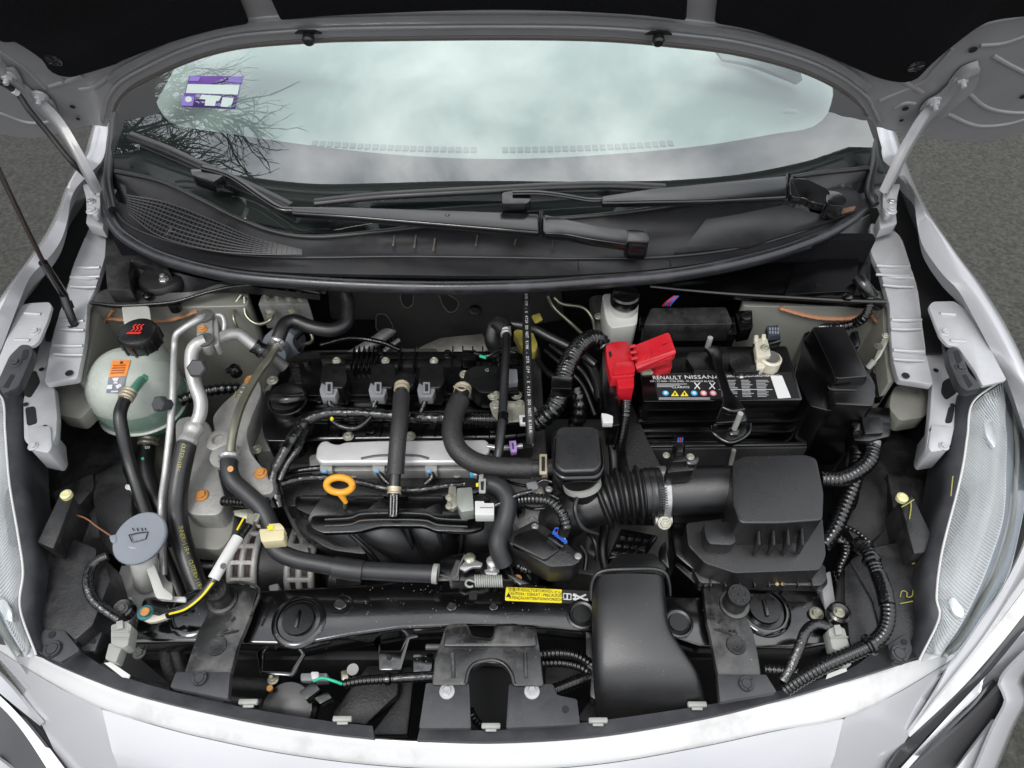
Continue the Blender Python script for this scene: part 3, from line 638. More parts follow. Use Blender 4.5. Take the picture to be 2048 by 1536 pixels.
for gap in ([(1790, 455), (1805, 479), (1823, 538), (1835, 576), (1843, 638), (1852, 705), (1885, 705), (1875, 640), (1862, 606), (1905, 606), (1920, 586), (1886, 540), (1850, 485), (1838, 435), (1828, 385), (1800, 362)], [(187, 440), (172, 470), (146, 532), (138, 561), (123, 614), (104, 680), (90, 680), (100, 612), (58, 610), (38, 606), (58, 550), (95, 512), (118, 478), (131, 438), (138, 400), (168, 358)]): prism('gap_shade_sheet', gap, .852, .004, black, ut, bev=0)  # black sheets put in as the shade of the rail and fender gaps
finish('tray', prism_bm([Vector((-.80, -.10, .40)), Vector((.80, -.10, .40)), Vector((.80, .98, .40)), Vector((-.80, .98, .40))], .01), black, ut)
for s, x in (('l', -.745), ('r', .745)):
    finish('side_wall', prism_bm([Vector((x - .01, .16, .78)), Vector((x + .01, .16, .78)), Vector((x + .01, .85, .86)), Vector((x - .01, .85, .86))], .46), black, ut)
# ================================================================ HEADLIGHTS
def wave_lens(name, fine):
    m = bpy.data.materials.new(name); m.use_nodes = True; nt = m.node_tree; N = nt.nodes; L = nt.links; b = N['Principled BSDF']
    b.inputs['Base Color'].default_value = (.60, .64, .67, 1); b.inputs['Metallic'].default_value = .25; b.inputs['Roughness'].default_value = .25
    return m
def headlight(lab, hin, lens, rib, outer, sgn, zh):
    h = thing('headlight', lab, 'headlight', 'headlights')
    zf = lambda pts, z0, z1: [(p[0], p[1], z0 + (z1 - z0) * i / (len(pts) - 1)) for i, p in enumerate(pts)]
    A = zf(hin, zh + .02, zh - .06); B = zf(lens, zh + .035, zh - .045)
    low = [V(p) + Vector((0, 0, -.07)) for p in A]
    Am = [a.lerp(b, .5) + Vector((0, 0, .006)) for a, b in zip(cat(A, n=10), cat(B, n=10))]
    loft('housing', [low, A, Am, B], trim, h, n=44, sub=3)
    tube('gasket', B, 2.2, white, h, seg=8)
    Cc = zf(rib, zh + .012, zh - .062); Bd = [V(p) + Vector((sgn * .004, 0, -.006)) for p in B]
    b_ = cat(Bd, n=90); c_ = cat(Cc, n=90)
    loft('reflector', [Bd, [a.lerp(b, .5) + Vector((0, 0, -.004)) for a, b in zip(cat(Bd, n=10), cat(Cc, n=10))], Cc], lensrib, h, n=44, sub=4)
    # fine flutes over the reflector
    bmr = bmesh.new(); n1 = 88
    for k in range(1, n1):
        i = k - 1; j = min(89, i + 7)
        a = b_[i]; c = c_[j]
        pts = [a.lerp(c, t) + Vector((0, 0, .0006 - .004 * 4 * t * (1 - t) * .5 + .001)) for t in (0.02, .25, .5, .75, .98)]
        tube_bm(pts, .0011, 4, bmr, cap=False)
    finish('flutes', bmr, mirrorbez, h, kind='stuff')
    D = zf(outer, zh + .0, zh - .075)
    loft('inner_frame', [Cc, [a.lerp(b, .45) + Vector((0, 0, -.004)) for a, b in zip(cat(Cc, n=10), cat(D, n=10))], D], M('headlamp_frame', (.30, .33, .37), .15, .3, 0, 1, .05, 8, coat=.6) if 'headlamp_frame' not in MATS else MATS['headlamp_frame'], h, n=40, sub=3)
    tube('frame_edge', [V(p).lerp(V(q), .45) + Vector((0, 0, .002)) for p, q in zip(Cc, D)] if len(Cc) == len(D) else Cc, .003, palegrey, h, seg=8)
    mid = [a.lerp(b, .5) + Vector((0, 0, .022)) for a, b in zip(cat(B, n=10), cat(D, n=10))]
    loft('lens_cover', [[V(p) + Vector((0, 0, .001)) for p in B], mid, [V(p) + Vector((0, 0, .001)) for p in D], [V(p) + Vector((sgn * .02, -.01, -.10)) for p in D]], lglass, h, n=40, sub=4)
    return h
hr = headlight('clear fluted headlight in black frame at the battery side fender', [(1940, 772), (1917, 789), (1904, 844), (1894, 915), (1882, 989), (1849, 1103), (1838, 1180), (1840, 1232), (1818, 1303)],
    [(2003, 761), (1946, 805), (1935, 870), (1927, 925), (1914, 985), (1884, 1103), (1873, 1191), (1878, 1237), (1838, 1322)],
    [(2012, 775), (2010, 830), (2014, 880), (2013, 925), (2008, 1030), (1985, 1110), (1955, 1185), (1920, 1253), (1880, 1312)],
    [(2040, 768), (2050, 830), (2056, 900), (2055, 970), (2040, 1060), (2015, 1150), (1975, 1215), (1932, 1280), (1895, 1316)], 1, .835)
hl = headlight('clear fluted headlight in black frame at the coolant tank side fender', [(20, 772), (41, 786), (48, 825), (50, 900), (53, 963), (73, 1082), (80, 1154), (76, 1225), (92, 1297)],
    [(-45, 765), (3, 795), (10, 859), (14, 915), (20, 975), (37, 1075), (46, 1144), (40, 1217), (72, 1310)],
    [(-55, 780), (-60, 830), (-62, 880), (-62, 930), (-58, 1030), (-40, 1110), (-10, 1185), (15, 1253), (50, 1312)],
    [(-90, 770), (-100, 830), (-105, 900), (-104, 970), (-90, 1060), (-65, 1150), (-30, 1215), (0, 1270), (30, 1312)], -1, .835)
chr2 = M('bright_reflector', (.80, .82, .84), .12, .6, .3, 60, .05, 20)
for hh, pts, zz_ in ((hr, [(1966, 830), (1984, 836), (1994, 872), (1990, 898), (1972, 872)], .842), (hr, [(1896, 1200), (1908, 1192), (1930, 1222), (1926, 1238), (1908, 1228)], .800), (hl, [(-10, 1205), (8, 1196), (24, 1222), (26, 1244), (12, 1240)], .800)): prism('reflector_bowl', pts, zz_, .006, chr2, hh, r=8, bev=.002)
for hh, zt, pts in ((hl, .775, [(78, 1100), (135, 1072), (194, 1097), (188, 1128), (168, 1180), (175, 1250), (150, 1290), (92, 1290), (78, 1235), (82, 1160)]), (hr, .775, [(1700, 1120), (1745, 1095), (1810, 1082), (1852, 1100), (1838, 1180), (1840, 1240), (1818, 1296), (1770, 1290), (1745, 1200)])):
    prism('rear_casing', pts, zt, .08, plasticd, hh, r=8, bev=.004)
prism('casing_block', [(205, 1110), (172, 1170), (118, 1248), (150, 1280), (185, 1250), (220, 1160)], .790, .06, plasticd, hl, r=6, bev=.004)
prism('casing_block', [(1690, 1130), (1735, 1120), (1765, 1210), (1745, 1290), (1700, 1290), (1690, 1200)], .772, .06, plasticd, hr, r=8, bev=.005)
prism('stay_block', [(73, 1084), (120, 986), (147, 994), (106, 1098)], .81, .06, plasticd, hl, bev=.003); prism('stay_block', [(1800, 1000), (1826, 990), (1866, 1072), (1850, 1105), (1828, 1108)], .81, .06, plasticd, hr, bev=.003)
paleyel = M('pale_yellow_nut', (.60, .58, .30), .4)
lathe('alignment_screw', [(.008, -.002), (.008, .004), (.005, .006), (0, .005)], (134, 991, .812), paleyel, hl); lathe('alignment_screw', [(.008, -.002), (.008, .004), (.005, .006), (0, .005)], (1803, 997, .812), paleyel, hr)
for st_, zq in (([(1803, 1014), (1814, 1008), (1828, 999)], .8135), ([(1822, 1001), (1822, 1018), (1819, 1038)], .8135), ([(1840, 1106), (1838, 1122), (1824, 1128)], .778), ([(1838, 1120), (1828, 1112), (1822, 1116)], .778), ([(1800, 1207), (1812, 1205), (1826, 1202)], .778), ([(1800, 1194), (1804, 1182), (1814, 1184), (1814, 1194), (1824, 1192), (1826, 1180)], .778), ([(1906, 952), (1904, 970), (1902, 992)], .858)): tube('chalk_mark', [(x, y, zq) for x, y in st_], 1.0, yellowink, hr, seg=5, flat=.4)
for hh, a, nm in ((hl, [(5, 788), (38, 772), (66, 706), (62, 690), (42, 688), (18, 712), (-6, 765)], 'l'), (hr, [(1966, 775), (1938, 745), (1922, 700), (1906, 692), (1894, 698), (1898, 722), (1918, 770), (1935, 782)], 'r')):
    prism('upper_stay', a, .920, .014, trim, hh, r=8, bev=.002)
prism('slot', [(1906, 702), (1916, 700), (1925, 722), (1914, 728)], .9205, .002, black, hr, r=4, bev=0); prism('slot', [(46, 700), (58, 698), (54, 718), (42, 720)], .9205, .002, black, hl, r=4, bev=0)
prism('slot', [(1924, 750), (1932, 748), (1946, 770), (1938, 776)], .9205, .002, black, hr, bev=0); prism('slot', [(22, 748), (30, 750), (16, 776), (6, 774)], .9205, .002, black, hl, bev=0)
bolt(hr, 1922, 735, .921, 8, trim); bolt(hl, 31, 725, .921, 8, trim)
# silver lamp brackets below the ledges
for lab, pts, holes, q, zt in (('silver stepped headlight bracket bolted below the coolant tank side fender', [(88, 661), (108, 662), (104, 700), (92, 735), (96, 765), (108, 772), (114, 830), (112, 870), (100, 904), (60, 892), (48, 880), (46, 800), (66, 740)], [(84, 740), (52, 810), (90, 855)], (66, 892), .84),
                           ('silver stepped headlight bracket bolted below the battery side fender', [(1852, 662), (1875, 660), (1888, 690), (1905, 740), (1925, 770), (1912, 840), (1900, 895), (1862, 905), (1852, 898), (1860, 830), (1864, 770), (1852, 720)], [(1871, 742), (1905, 812), (1863, 862)], (1888, 892), .84)):
    b = thing('headlight_bracket', lab, 'bracket', 'headlight brackets')
    prism('pressing', pts, zt, .014, silver, b, r=8, bev=.003)
    for op in ([[(52, 748), (72, 740), (80, 764), (60, 796), (47, 790)], [(50, 815), (70, 812), (74, 846), (54, 852)]] if q[0] < 500 else [[(1886, 762), (1906, 752), (1914, 786), (1892, 800), (1882, 785)], [(1898, 812), (1910, 814), (1904, 846), (1890, 846)]]): prism('cut_out', op, zt + .0010, .001, black, b, r=6, bev=0)
    prism('box_end', [(q[0] - 14, q[1] - 40), (q[0] + 34, q[1] - 40), (q[0] + 38, q[1] + 2), (q[0] + 30, q[1] + 14), (q[0] - 8, q[1] + 6)] if q[0] < 500 else [(q[0] + 14, q[1] - 40), (q[0] - 24, q[1] - 44), (q[0] - 32, q[1] + 2), (q[0] - 26, q[1] + 12), (q[0] + 10, q[1] + 6)], zt + .004, .05, silver, b, r=6, bev=.004)
    for hq in holes: disc('hole', (*hq, zt), 5, black, b, lift=.0015)
    bolt(b, q[0], q[1], zt + .005, 7, silver)
# ================================================================ BUMPER
bp = thing('front_bumper', 'white front bumper cover with dirty upper flange', 'bumper')
up0 = [(20, 1292), (110, 1325), (225, 1376), (300, 1398), (400, 1421), (600, 1460), (800, 1480), (1000, 1484), (1200, 1472), (1400, 1438), (1550, 1402), (1690, 1362), (1800, 1328), (1892, 1306)]
cr0 = [(-20, 1288), (100, 1362), (200, 1413), (300, 1444), (400, 1470), (560, 1502), (760, 1527), (1000, 1536), (1200, 1524), (1400, 1490), (1550, 1458), (1690, 1432), (1800, 1380), (1912, 1312)]
U = [(x, y, .735) for x, y in up0]; C0 = [(x, y, .715) for x, y in cr0]
loft('upper_flange', [[V(p) + Vector((0, .004, -.03)) for p in U], U, [V(p).lerp(V(q), .5) + Vector((0, 0, .002)) for p, q in zip(U, C0)], C0, [V(p) + Vector((0, -.001, -.006)) for p in C0]], dirtywhite, bp, n=70, sub=4)
fac = [V(p) + Vector((0, -.0015, -.007)) for p in C0]
mid_ = [q for p, q in zip(cr0, fac) if 150 < p[0] < 1720]
lowr = [V((252, 1575, .655)), V((400, 1615, .655)), V((600, 1650, .655)), V((1000, 1675, .655)), V((1400, 1630, .655)), V((1645, 1575, .655))]
a_ = cat(mid_, n=40); b_ = cat(lowr, n=40)
loft('nose_face', [a_, [p.lerp(q, .5) + Vector((0, -.004, .003)) for p, q in zip(a_, b_)], b_, [q + Vector((0, 0, -.20)) for q in b_]], bodywhite, bp, n=60, sub=1, ang=50)
for sel, nz, B_ in (([q for p, q in zip(cr0, fac) if p[0] < 210], lowr[0], [(-20, 1300, .69), (28, 1365, .675), (65, 1422, .662), (86, 1454, .652), (142, 1575, .60)]), ([q for p, q in zip(cr0, fac) if p[0] > 1680][::-1], lowr[-1], [(1908, 1326, .69), (1868, 1392, .675), (1835, 1444, .662), (1812, 1480, .652), (1752, 1575, .60)])):
    top_ = cat(sel, n=10); a_ = top_ + [top_[-1].lerp(nz, t) for t in (.2, .4, .6, .8, 1)]; b_ = cat(B_, n=15)
    loft('cheek_facet', [a_, [p.lerp(q, .5) + Vector((0, -.002, .002)) for p, q in zip(a_, b_)], b_, [q + Vector((0, .01, -.03)) for q in b_]], bodywhite, bp, n=30, sub=1, ang=50)
tb = thing('bumper_trim_strip', 'dark grey plastic strip clipped along the top of the bumper', 'trim')
inn = [(108, 1268), (160, 1302), (232, 1347), (320, 1376), (400, 1396), (500, 1417), (640, 1440), (745, 1452)]
outn = [(60, 1300), (112, 1328), (226, 1374), (315, 1400), (400, 1420), (500, 1441), (640, 1464), (748, 1476)]
loft('strip', [[(x, y, .742) for x, y in inn], [(x, y, .744) for x, y in outn], [V((x, y, .744)) + Vector((0, -.001, -.015)) for x, y in outn]], trim, tb, n=40, thick=.004)
inn2 = [(840, 1457), (1000, 1460), (1200, 1441), (1400, 1412), (1545, 1385), (1690, 1342), (1740, 1310), (1790, 1282)]
out2 = [(834, 1480), (1000, 1483), (1200, 1470), (1400, 1437), (1550, 1401), (1690, 1361), (1790, 1330), (1840, 1312)]
loft('strip', [[(x, y, .742) for x, y in inn2], [(x, y, .744) for x, y in out2], [V((x, y, .744)) + Vector((0, -.001, -.015)) for x, y in out2]], trim, tb, n=40, thick=.004)
def clip(par, px, py, z, r=17, mat=trim):
    k = sc(px, py, z); c = lathe('push_clip', [(r * k, -.004), (r * k, .002), (r * .93 * k, .0035), (r * .68 * k, .0035), (r * .66 * k, .0022), (r * .62 * k, .0022), (r * .60 * k, .004), (0, .004)], (px, py, z), mat, par)
    for a in (.6, 2.7, 4.8): finish('notch', box_bm(V((px, py, z)) + Vector((math.cos(a) * r * .8 * k, math.sin(a) * r * .8 * k, .0036)), (.004, .002, .0006), Matrix.Rotation(a, 3, 'Z')), black, c)
    return c
prism('end_pad', [(88, 1258), (130, 1262), (160, 1300), (120, 1325), (68, 1300)], .782, .010, trim, tb, r=6); prism('end_pad', [(1775, 1290), (1815, 1265), (1826, 1300), (1812, 1326), (1790, 1326)], .782, .010, trim, tb, r=6)
clip(tb, 106, 1299, .783); clip(tb, 1798, 1308, .783)
disc('hole', (104, 1270, .782), 7, black, tb, lift=.0008); disc('hole', (1808, 1284, .782), 6, black, tb, lift=.0008)
for px, py, wh_ in ((497, 1404, 'beside the dusty mount bracket pad'), (685, 1438, 'in front of the dark shroud panels'), (982, 1452, 'between the two latch support feet'), (1196, 1441, 'between latch support foot and air duct'), (1394, 1409, 'between air duct and mount bracket pad')):
    b = thing('metal_clip', 'small pale metal clip on the bumper strip ' + wh_, 'clip', 'metal clips on the bumper trim'); s = sc(px, py, .75)
    finish('clip_body', box_bm(V((px, py, .750)), (38 * s, 10 * s, .007)), palegrey, b, bev=.0015)
    finish('clip_tongue', box_bm(V((px, py + 7, .7475)), (22 * s, 8 * s, .003)), palegrey, b, bev=.001)
# lower corner grilles with bright blades
cg = thing('corner_grille', 'bright curved blade and dark grille at the bumper corner under the battery side headlight', 'grille', 'corner grilles')
smoky = M('smoky_lens', (.035, .036, .038), .10, 0, 0, 1, .1, 6, coat=.8)
loft('bright_blade', [[(2090, 1120, .70), (2048, 1180, .695), (1985, 1262, .688), (1905, 1360, .678), (1816, 1468, .662)], [(2090, 1180, .69), (2048, 1230, .685), (1990, 1302, .678), (1918, 1382, .668), (1820, 1474, .658)]], dirtywhite, cg, n=24, thick=.005)
loft('smoked_strip', [[(2100, 1172, .684), (2048, 1232, .679), (1990, 1304, .672), (1918, 1384, .662), (1820, 1476, .652), (1780, 1530, .645)], [(2100, 1210, .675), (2048, 1262, .668), (1985, 1335, .66), (1900, 1425, .648), (1800, 1530, .632), (1765, 1575, .62)]], smoky, cg, n=24, thick=.003)
loft('chrome_blade', [[(2100, 1212, .672), (2048, 1262, .666), (1985, 1337, .657), (1900, 1428, .646), (1780, 1560, .628)], [(2100, 1255, .660), (2048, 1305, .654), (1995, 1365, .647), (1910, 1450, .636), (1800, 1570, .618)]], chrome, cg, n=24, thick=.004)
loft('dark_recess', [[(2008, 1366, .657), (1960, 1418, .646), (1880, 1488, .636), (1775, 1575, .62)], [(2016, 1402, .63), (1988, 1452, .62), (1935, 1530, .61), (1860, 1610, .60)]], graphite, cg, n=24, thick=.006)
wc_ = [V(p) for p in [(2120, 1243, .68), (2050, 1306, .672), (2002, 1362, .664), (2014, 1402, .66), (1985, 1462, .655), (1940, 1570, .645)]]
loft('white_cheek', [wc_, [q + Vector((.055, .012, -.035)) for q in wc_], [q + Vector((.085, .05, -.13)) for q in wc_], [q + Vector((.085, .06, -.28)) for q in wc_]], bodywhite, cg, n=30, sub=3, thick=.004)
loft('bright_blade', [[(1990, 1440, .645), (1950, 1490, .64), (1895, 1560, .63)], [(1990, 1460, .64), (1965, 1510, .635), (1930, 1570, .63)]], bodywhite, cg, n=14, thick=.005)
loft('painted_corner', [[(2075, 950, .80), (2058, 1062, .775), (2017, 1155, .752), (1977, 1220, .738), (1934, 1284, .722), (1903, 1320, .712)], [(2095, 1020, .775), (2066, 1105, .755), (2015, 1195, .737), (1970, 1265, .722), (1915, 1335, .704), (1862, 1400, .688)], [(2110, 1090, .715), (2060, 1162, .705), (1990, 1255, .693), (1955, 1300, .687), (1890, 1378, .678), (1818, 1466, .665)]], bodywhite, cg, n=30, sub=4, thick=.003)
cl_ = thing('corner_grille', 'bright blade and dark grille at the bumper corner under the coolant tank side headlight', 'grille', 'corner grilles')
loft('bright_blade', [[(-40, 1310, .69), (20, 1372, .68), (82, 1448, .665)], [(-50, 1345, .68), (10, 1395, .67), (80, 1452, .66)]], bodywhite, cl_, n=18, thick=.005)
loft('chrome_blade', [[(-60, 1345, .67), (0, 1392, .66), (60, 1455, .65), (140, 1560, .63)], [(-60, 1365, .665), (0, 1412, .655), (50, 1470, .645), (115, 1570, .625)]], chrome, cl_, n=20, thick=.005)
loft('dark_recess', [[(-60, 1330, .66), (10, 1385, .65), (80, 1460, .64), (150, 1570, .62)], [(-80, 1480, .62), (0, 1520, .61), (60, 1590, .60), (100, 1650, .59)]], graphite, cl_, n=20, thick=.005)
loft('bright_blade', [[(-10, 1512, .62), (30, 1545, .61), (50, 1580, .6)], [(-10, 1535, .61), (20, 1560, .60), (40, 1590, .6)]], bodywhite, cl_, n=10, thick=.004)
# ================================================================ FIREWALL AND TOWERS
def VW(px, py, y): return PPl(px, py, Vector((0, y, 0)), Vector((0, 1, 0)))          # pixel on the upright plane y
fw = thing('firewall', 'black felt covered firewall behind the engine with oval cut-outs', 'firewall')
FY = .655
finish('felt_sheet', prism_bm([Vector((-.66, FY, .42)), Vector((.66, FY, .42)), Vector((.66, FY, .935)), Vector((-.66, FY, .935))], .02, d=Vector((0, 1, 0))), felt, fw, bev=.004)
finish('plain_felt', prism_bm([VW(x, y, FY - .012) for x, y in rnd([(655, 570), (1120, 570), (1130, 640), (1010, 660), (1000, 730), (800, 730), (790, 690), (760, 640), (660, 640)], 12)], .010, d=Vector((0, 1, 0))), M('worn_felt', (.022, .021, .020), .9, 0, .6, 400, .3, 14, dust=.15, dcol=(.14, .09, .06), dpos=.6), fw, bev=.003)
edgeM = M('cut_felt_edge', (.10, .085, .065), .9, 0, .5, 200)
for pts in ([(800, 585), (828, 585), (826, 610), (813, 618), (802, 606)], [(876, 585), (900, 590), (920, 605), (912, 622), (898, 626), (886, 612)], [(752, 628), (772, 628), (786, 650), (786, 690), (770, 668), (752, 660)]):
    q = [VW(x, y, FY - .0135) for x, y in rnd(pts, 8)]; finish('cut_out', prism_bm(q, .002, d=Vector((0, 1, 0))), black, fw); tube('cut_edge', q + [q[0]], .0012, edgeM, fw, seg=6)
lathe('plug', [(.011, 0), (.011, .003), (.004, .004), (0, .003)], VW(950, 618, FY - .014), plasticg, fw, axis=Vector((0, -1, 0)))
loft('heat_shield', [[VW(880, 676, FY - .02), VW(920, 672, FY - .03), VW(965, 668, FY - .02)], [VW(835, 698, FY - .05), VW(920, 694, FY - .06), VW(975, 690, FY - .05)], [VW(790, 735, FY - .09), VW(920, 735, FY - .10), VW(985, 735, FY - .09)]], heatshield, fw, n=24, sub=6, thick=.002)
tube('crossing_pipe', [(795, 650, .72), (755, 680, .72), (715, 705, .72), (690, 720, .70)], 12, alum, fw); tube('crossing_pipe', [(798, 680, .73), (760, 708, .73)], 5, steel, fw)
# strut towers
def tower(lab, top, wall, seal1, seal2, y0, yf):
    t = thing('strut_tower', lab, 'strut tower', 'strut towers')
    prism('tower_shell', top, .855, .40, apron, t, r=16, bev=.008, seg=3)
    prism('apron_wall', wall, None, .30, apron, t, bev=.003)
    for s in (seal1, seal2): tube('seam_sealer', [VW(*q, y0 - .002) for q in s], .0048, sealer, t, flat=.6, wob=.15)
    return t
yL = P(300, 614, .855).y; yR = P(1650, 614, .855).y
tl = tower('grey primed strut tower behind the coolant tank', [(174, 612), (190, 580), (300, 566), (490, 560), (500, 612), (400, 614), (300, 615)], [(182, 600, .85), (176, 660, .845), (168, 700, .84), (158, 766, .83), (170, 768, .83), (182, 700, .84), (196, 640, .84), (200, 606, .85)],
    [(228, 618), (216, 634), (203, 655), (204, 680), (213, 712), (218, 730)], [(216, 636), (270, 641), (330, 641), (362, 634), (395, 622)], yL, 0)
tr_ = tower('grey primed strut tower behind the fuse box', [(1480, 612), (1500, 560), (1700, 560), (1782, 590), (1786, 612), (1650, 614)], [(1778, 600, .85), (1782, 700, .845), (1790, 762, .835), (1776, 766, .835), (1768, 700, .84), (1764, 606, .85)],
    [(1742, 618), (1744, 632), (1758, 655), (1755, 690), (1742, 712), (1738, 724)], [(1560, 616), (1600, 628), (1640, 636), (1690, 637), (1744, 630)], yR, 0)
# domes of the towers with strut top nut
dm = lathe('strut_top', [(.062, -.05), (.056, .0), (.045, .022), (.040, .024), (.038, .036), (.022, .040), (.012, .041), (.012, .050), (0, .050)], (330, 578, .826), apron, tl)
lathe('top_mount', [(.040, 0), (.041, .010), (.036, .018), (.022, .020), (.012, .021), (.0, .021)], V((330, 566, .868)), rubber, tl)
bolt(tl, V((330, 562, .885)), None, None, .009, steel, name='top_nut', stud=.8)
for lab, t, pts in (('l', tl, [(96, 776), (150, 766), (182, 762), (198, 790), (186, 812), (160, 838), (118, 830), (96, 806)]), ('r', tr_, [(1790, 770), (1862, 770), (1868, 800), (1850, 834), (1800, 842), (1778, 815), (1782, 790)])):
    prism('front_flap', pts, .80, .03, apron, t, r=10, bev=.006)
# cowl side covers and lower lip
sc_l = thing('cowl_side_cover', 'black plastic side cover with opening above the coolant tank', 'cover', 'cowl side covers')
prism('cover_plate', [(212, 440), (250, 478), (330, 520), (340, 545), (262, 520), (258, 545), (262, 580), (214, 580), (208, 520)], .900, .03, plasticd, sc_l, bev=.003)
loft('lower_lip', [[(178, 600, .874), (214, 578, .876), (264, 584, .876), (311, 586, .876), (390, 583, .880), (440, 568, .885), (520, 562, .895), (650, 575, .905)], [(182, 608, .868), (234, 613, .868), (293, 611, .868), (352, 605, .870), (425, 584, .876), (480, 574, .882), (560, 572, .89), (650, 588, .895)]], plasticd, sc_l, n=40, thick=.006)
tube('lip_bead', [(182, 606, .873), (234, 611, .873), (293, 609, .873), (352, 603, .875), (425, 582, .881), (480, 572, .887), (560, 571, .895), (640, 586, .90)], 3.5, plastic, sc_l, seg=8)
loft('dark_gutter', [[(262, 520, .89), (330, 540, .89), (450, 566, .89), (640, 590, .89)], [(262, 575, .86), (330, 590, .86), (450, 585, .86), (640, 600, .86)]], plasticd, sc_l, n=20)
lathe('push_pin', [(.008, -.002), (.008, .003), (.005, .005), (0, .005)], (296, 592, .878), plasticg, sc_l); lathe('hanging_tab', [(.012, -.012), (.012, 0), (0, 0)], (276, 616, .868), plastic, sc_l); lathe('hanging_tab', [(.010, -.012), (.010, 0), (0, 0)], (348, 609, .868), plastic, sc_l)
sc_r = thing('cowl_side_cover', 'black plastic side cover with ribbed panel above the battery', 'cover', 'cowl side covers')
prism('cover_plate', [(1742, 425), (1742, 590), (1776, 600), (1770, 606), (1700, 598), (1560, 590), (1400, 580), (1330, 568), (1500, 540), (1640, 495), (1700, 448)], .885, .02, plasticg, sc_r, bev=.003)
prism('raised_panel', [(1590, 530), (1718, 502), (1712, 582), (1640, 585), (1570, 588)], .893, .01, plasticg, sc_r, r=4, bev=.002)
tube('lip_bead', [(1300, 573, .89), (1450, 587, .888), (1600, 596, .886), (1700, 602, .886), (1772, 604, .886)], 5, plasticg, sc_r, seg=8)
prism('tag_relief', [(1630, 566), (1650, 565), (1650, 573), (1632, 575)], .8945, .001, plastic, sc_r, bev=0); box('rib', (1712, 510, .895), (.012, .010, .003), plasticg, sc_r)
tube('cable_grommet', [(1716, 556, .905), (1730, 575, .90), (1744, 594, .885)], 13, plasticg, sc_r); lathe('push_pin', [(.008, -.002), (.008, .003), (.005, .005), (0, .005)], (1695, 594, .893), plasticg, sc_r)
cb = thing('grommet_harness', 'ribbed black conduit leaving the cowl grommet toward the fuse box', 'harness')
tube('conduit', [(1740, 588, .892), (1738, 615, .875), (1728, 635, .86), (1705, 648, .84), (1670, 655, .83), (1640, 657, .80)], 9, conduit, cb, ribs=.006); tube('branch', [(1640, 657, .80), (1600, 658, .79), (1570, 655, .78)], 6.5, conduit, cb, ribs=.006)
# ================================================================ COOLANT TANK
ct = thing('coolant_tank', 'milky egg shaped coolant tank holding green coolant, orange warning sticker', 'coolant tank')
cc = V((276, 785, .775)); rad = (.073, .068, .082)
ellip('upper_shell', cc, rad, tankw, ct, pw=.86, zr=(.10, .97)); ellip('middle_shell', cc, rad, palegreen, ct, pw=.86, zr=(-.30, .10)); ellip('lower_shell', cc + Vector((.004, .004, -.001)), (.0715, .0665, .085), coolant, ct, pw=.86, zr=(-.97, -.295))
rg = []
for k in range(33):
    a = 6.28318 * k / 32; f = lambda v: math.copysign(abs(v) ** .86, v); rg.append(cc + Vector((.0722 * f(math.cos(a)), .0672 * f(math.sin(a)), -.030 + .004 * math.cos(a))))
tube('weld_seam', rg, .0035, tankw, ct, seg=8, flat=.7)
neckp = V((290, 700, .845)); lathe('neck', [(.030, -.03), (.027, 0), (.025, .012)], neckp, tankw, ct)
capc = neckp + Vector((0, .006, .008)); cap = lathe('cap', [(.029, 0), (.0315, .004), (.0315, .026), (.029, .031), (.024, .033), (0, .034)], capc, plastic, ct, n=40)
for k in range(12):
    a = k * .5236; finish('grip', box_bm(capc + Vector((math.cos(a) * .0318, math.sin(a) * .0318, .013)), (.0030, .0045, .022), Matrix.Rotation(a, 3, 'Z')), plastic, cap, bev=.001)
tp = capc + Vector((0, 0, .0345))
for dx in (-.006, 0, .006): finish('steam_symbol', tube_bm(cat([tp + Vector((dx, -.004, 0)), tp + Vector((dx + .003, .002, 0)), tp + Vector((dx, .007, 0)), tp + Vector((dx + .003, .012, 0))], n=10), .0013, 6, flat=.4), redink, cap)
finish('steam_symbol', prism_bm([tp + Vector((x, y, .0003)) for x, y in ((-.012, -.010), (.010, -.010), (.012, -.006), (-.010, -.006))], .0005), redink, cap)
def tank_patch(name, px, mat, lift):
    """printed patch following the tank's skin"""
    f = lambda v: math.copysign(abs(v) ** .86, v); bm = bmesh.new(); n = 8; g = []
    a, b, c, d = [Vector(p) for p in px]
    for j in range(n + 1):
        row = []
        for i in range(n + 1):
            u, v = i / n, j / n; p = a.lerp(b, u).lerp(d.lerp(c, u), v); dr = ray(p.x, p.y); lo, hi = .6, 1.6
            e = 2 / .86
            inside = lambda q: abs((q.x - cc.x) / rad[0]) ** e + abs((q.y - cc.y) / rad[1]) ** e + abs((q.z - cc.z) / rad[2]) ** e < 1
            t = .7
            while t < 1.5 and not inside(CAM + dr * t): t += .0008
            row.append(bm.verts.new(CAM + dr * (t - lift)))
        g.append(row)
    for r1, r2 in zip(g, g[1:]):
        for i in range(n): bm.faces.new((r1[i], r1[i + 1], r2[i + 1], r2[i]))
    return finish(name, bm, mat, ct, ang=80)
tank_patch('warning_sticker', [(225, 721), (261, 720), (252, 752), (217, 754)], orangelab, .0022); tank_patch('info_sticker', [(217, 755), (252, 753), (245, 787), (212, 786)], greylab, .0022)
for k in range(4): tank_patch('print_line', [(226 - k * 1.5, 730 + k * 5), (252 - k * 1.5, 729 + k * 5), (251.5 - k * 1.5, 731.3 + k * 5), (225.5 - k * 1.5, 732.3 + k * 5)], M('dark_orange_ink', (.30, .06, .01), .5) if k == 0 else MATS['dark_orange_ink'], .0034)
tank_patch('warning_triangle', [(242.5, 722), (243.5, 722), (247, 727), (239, 727)], blackink, .0034)
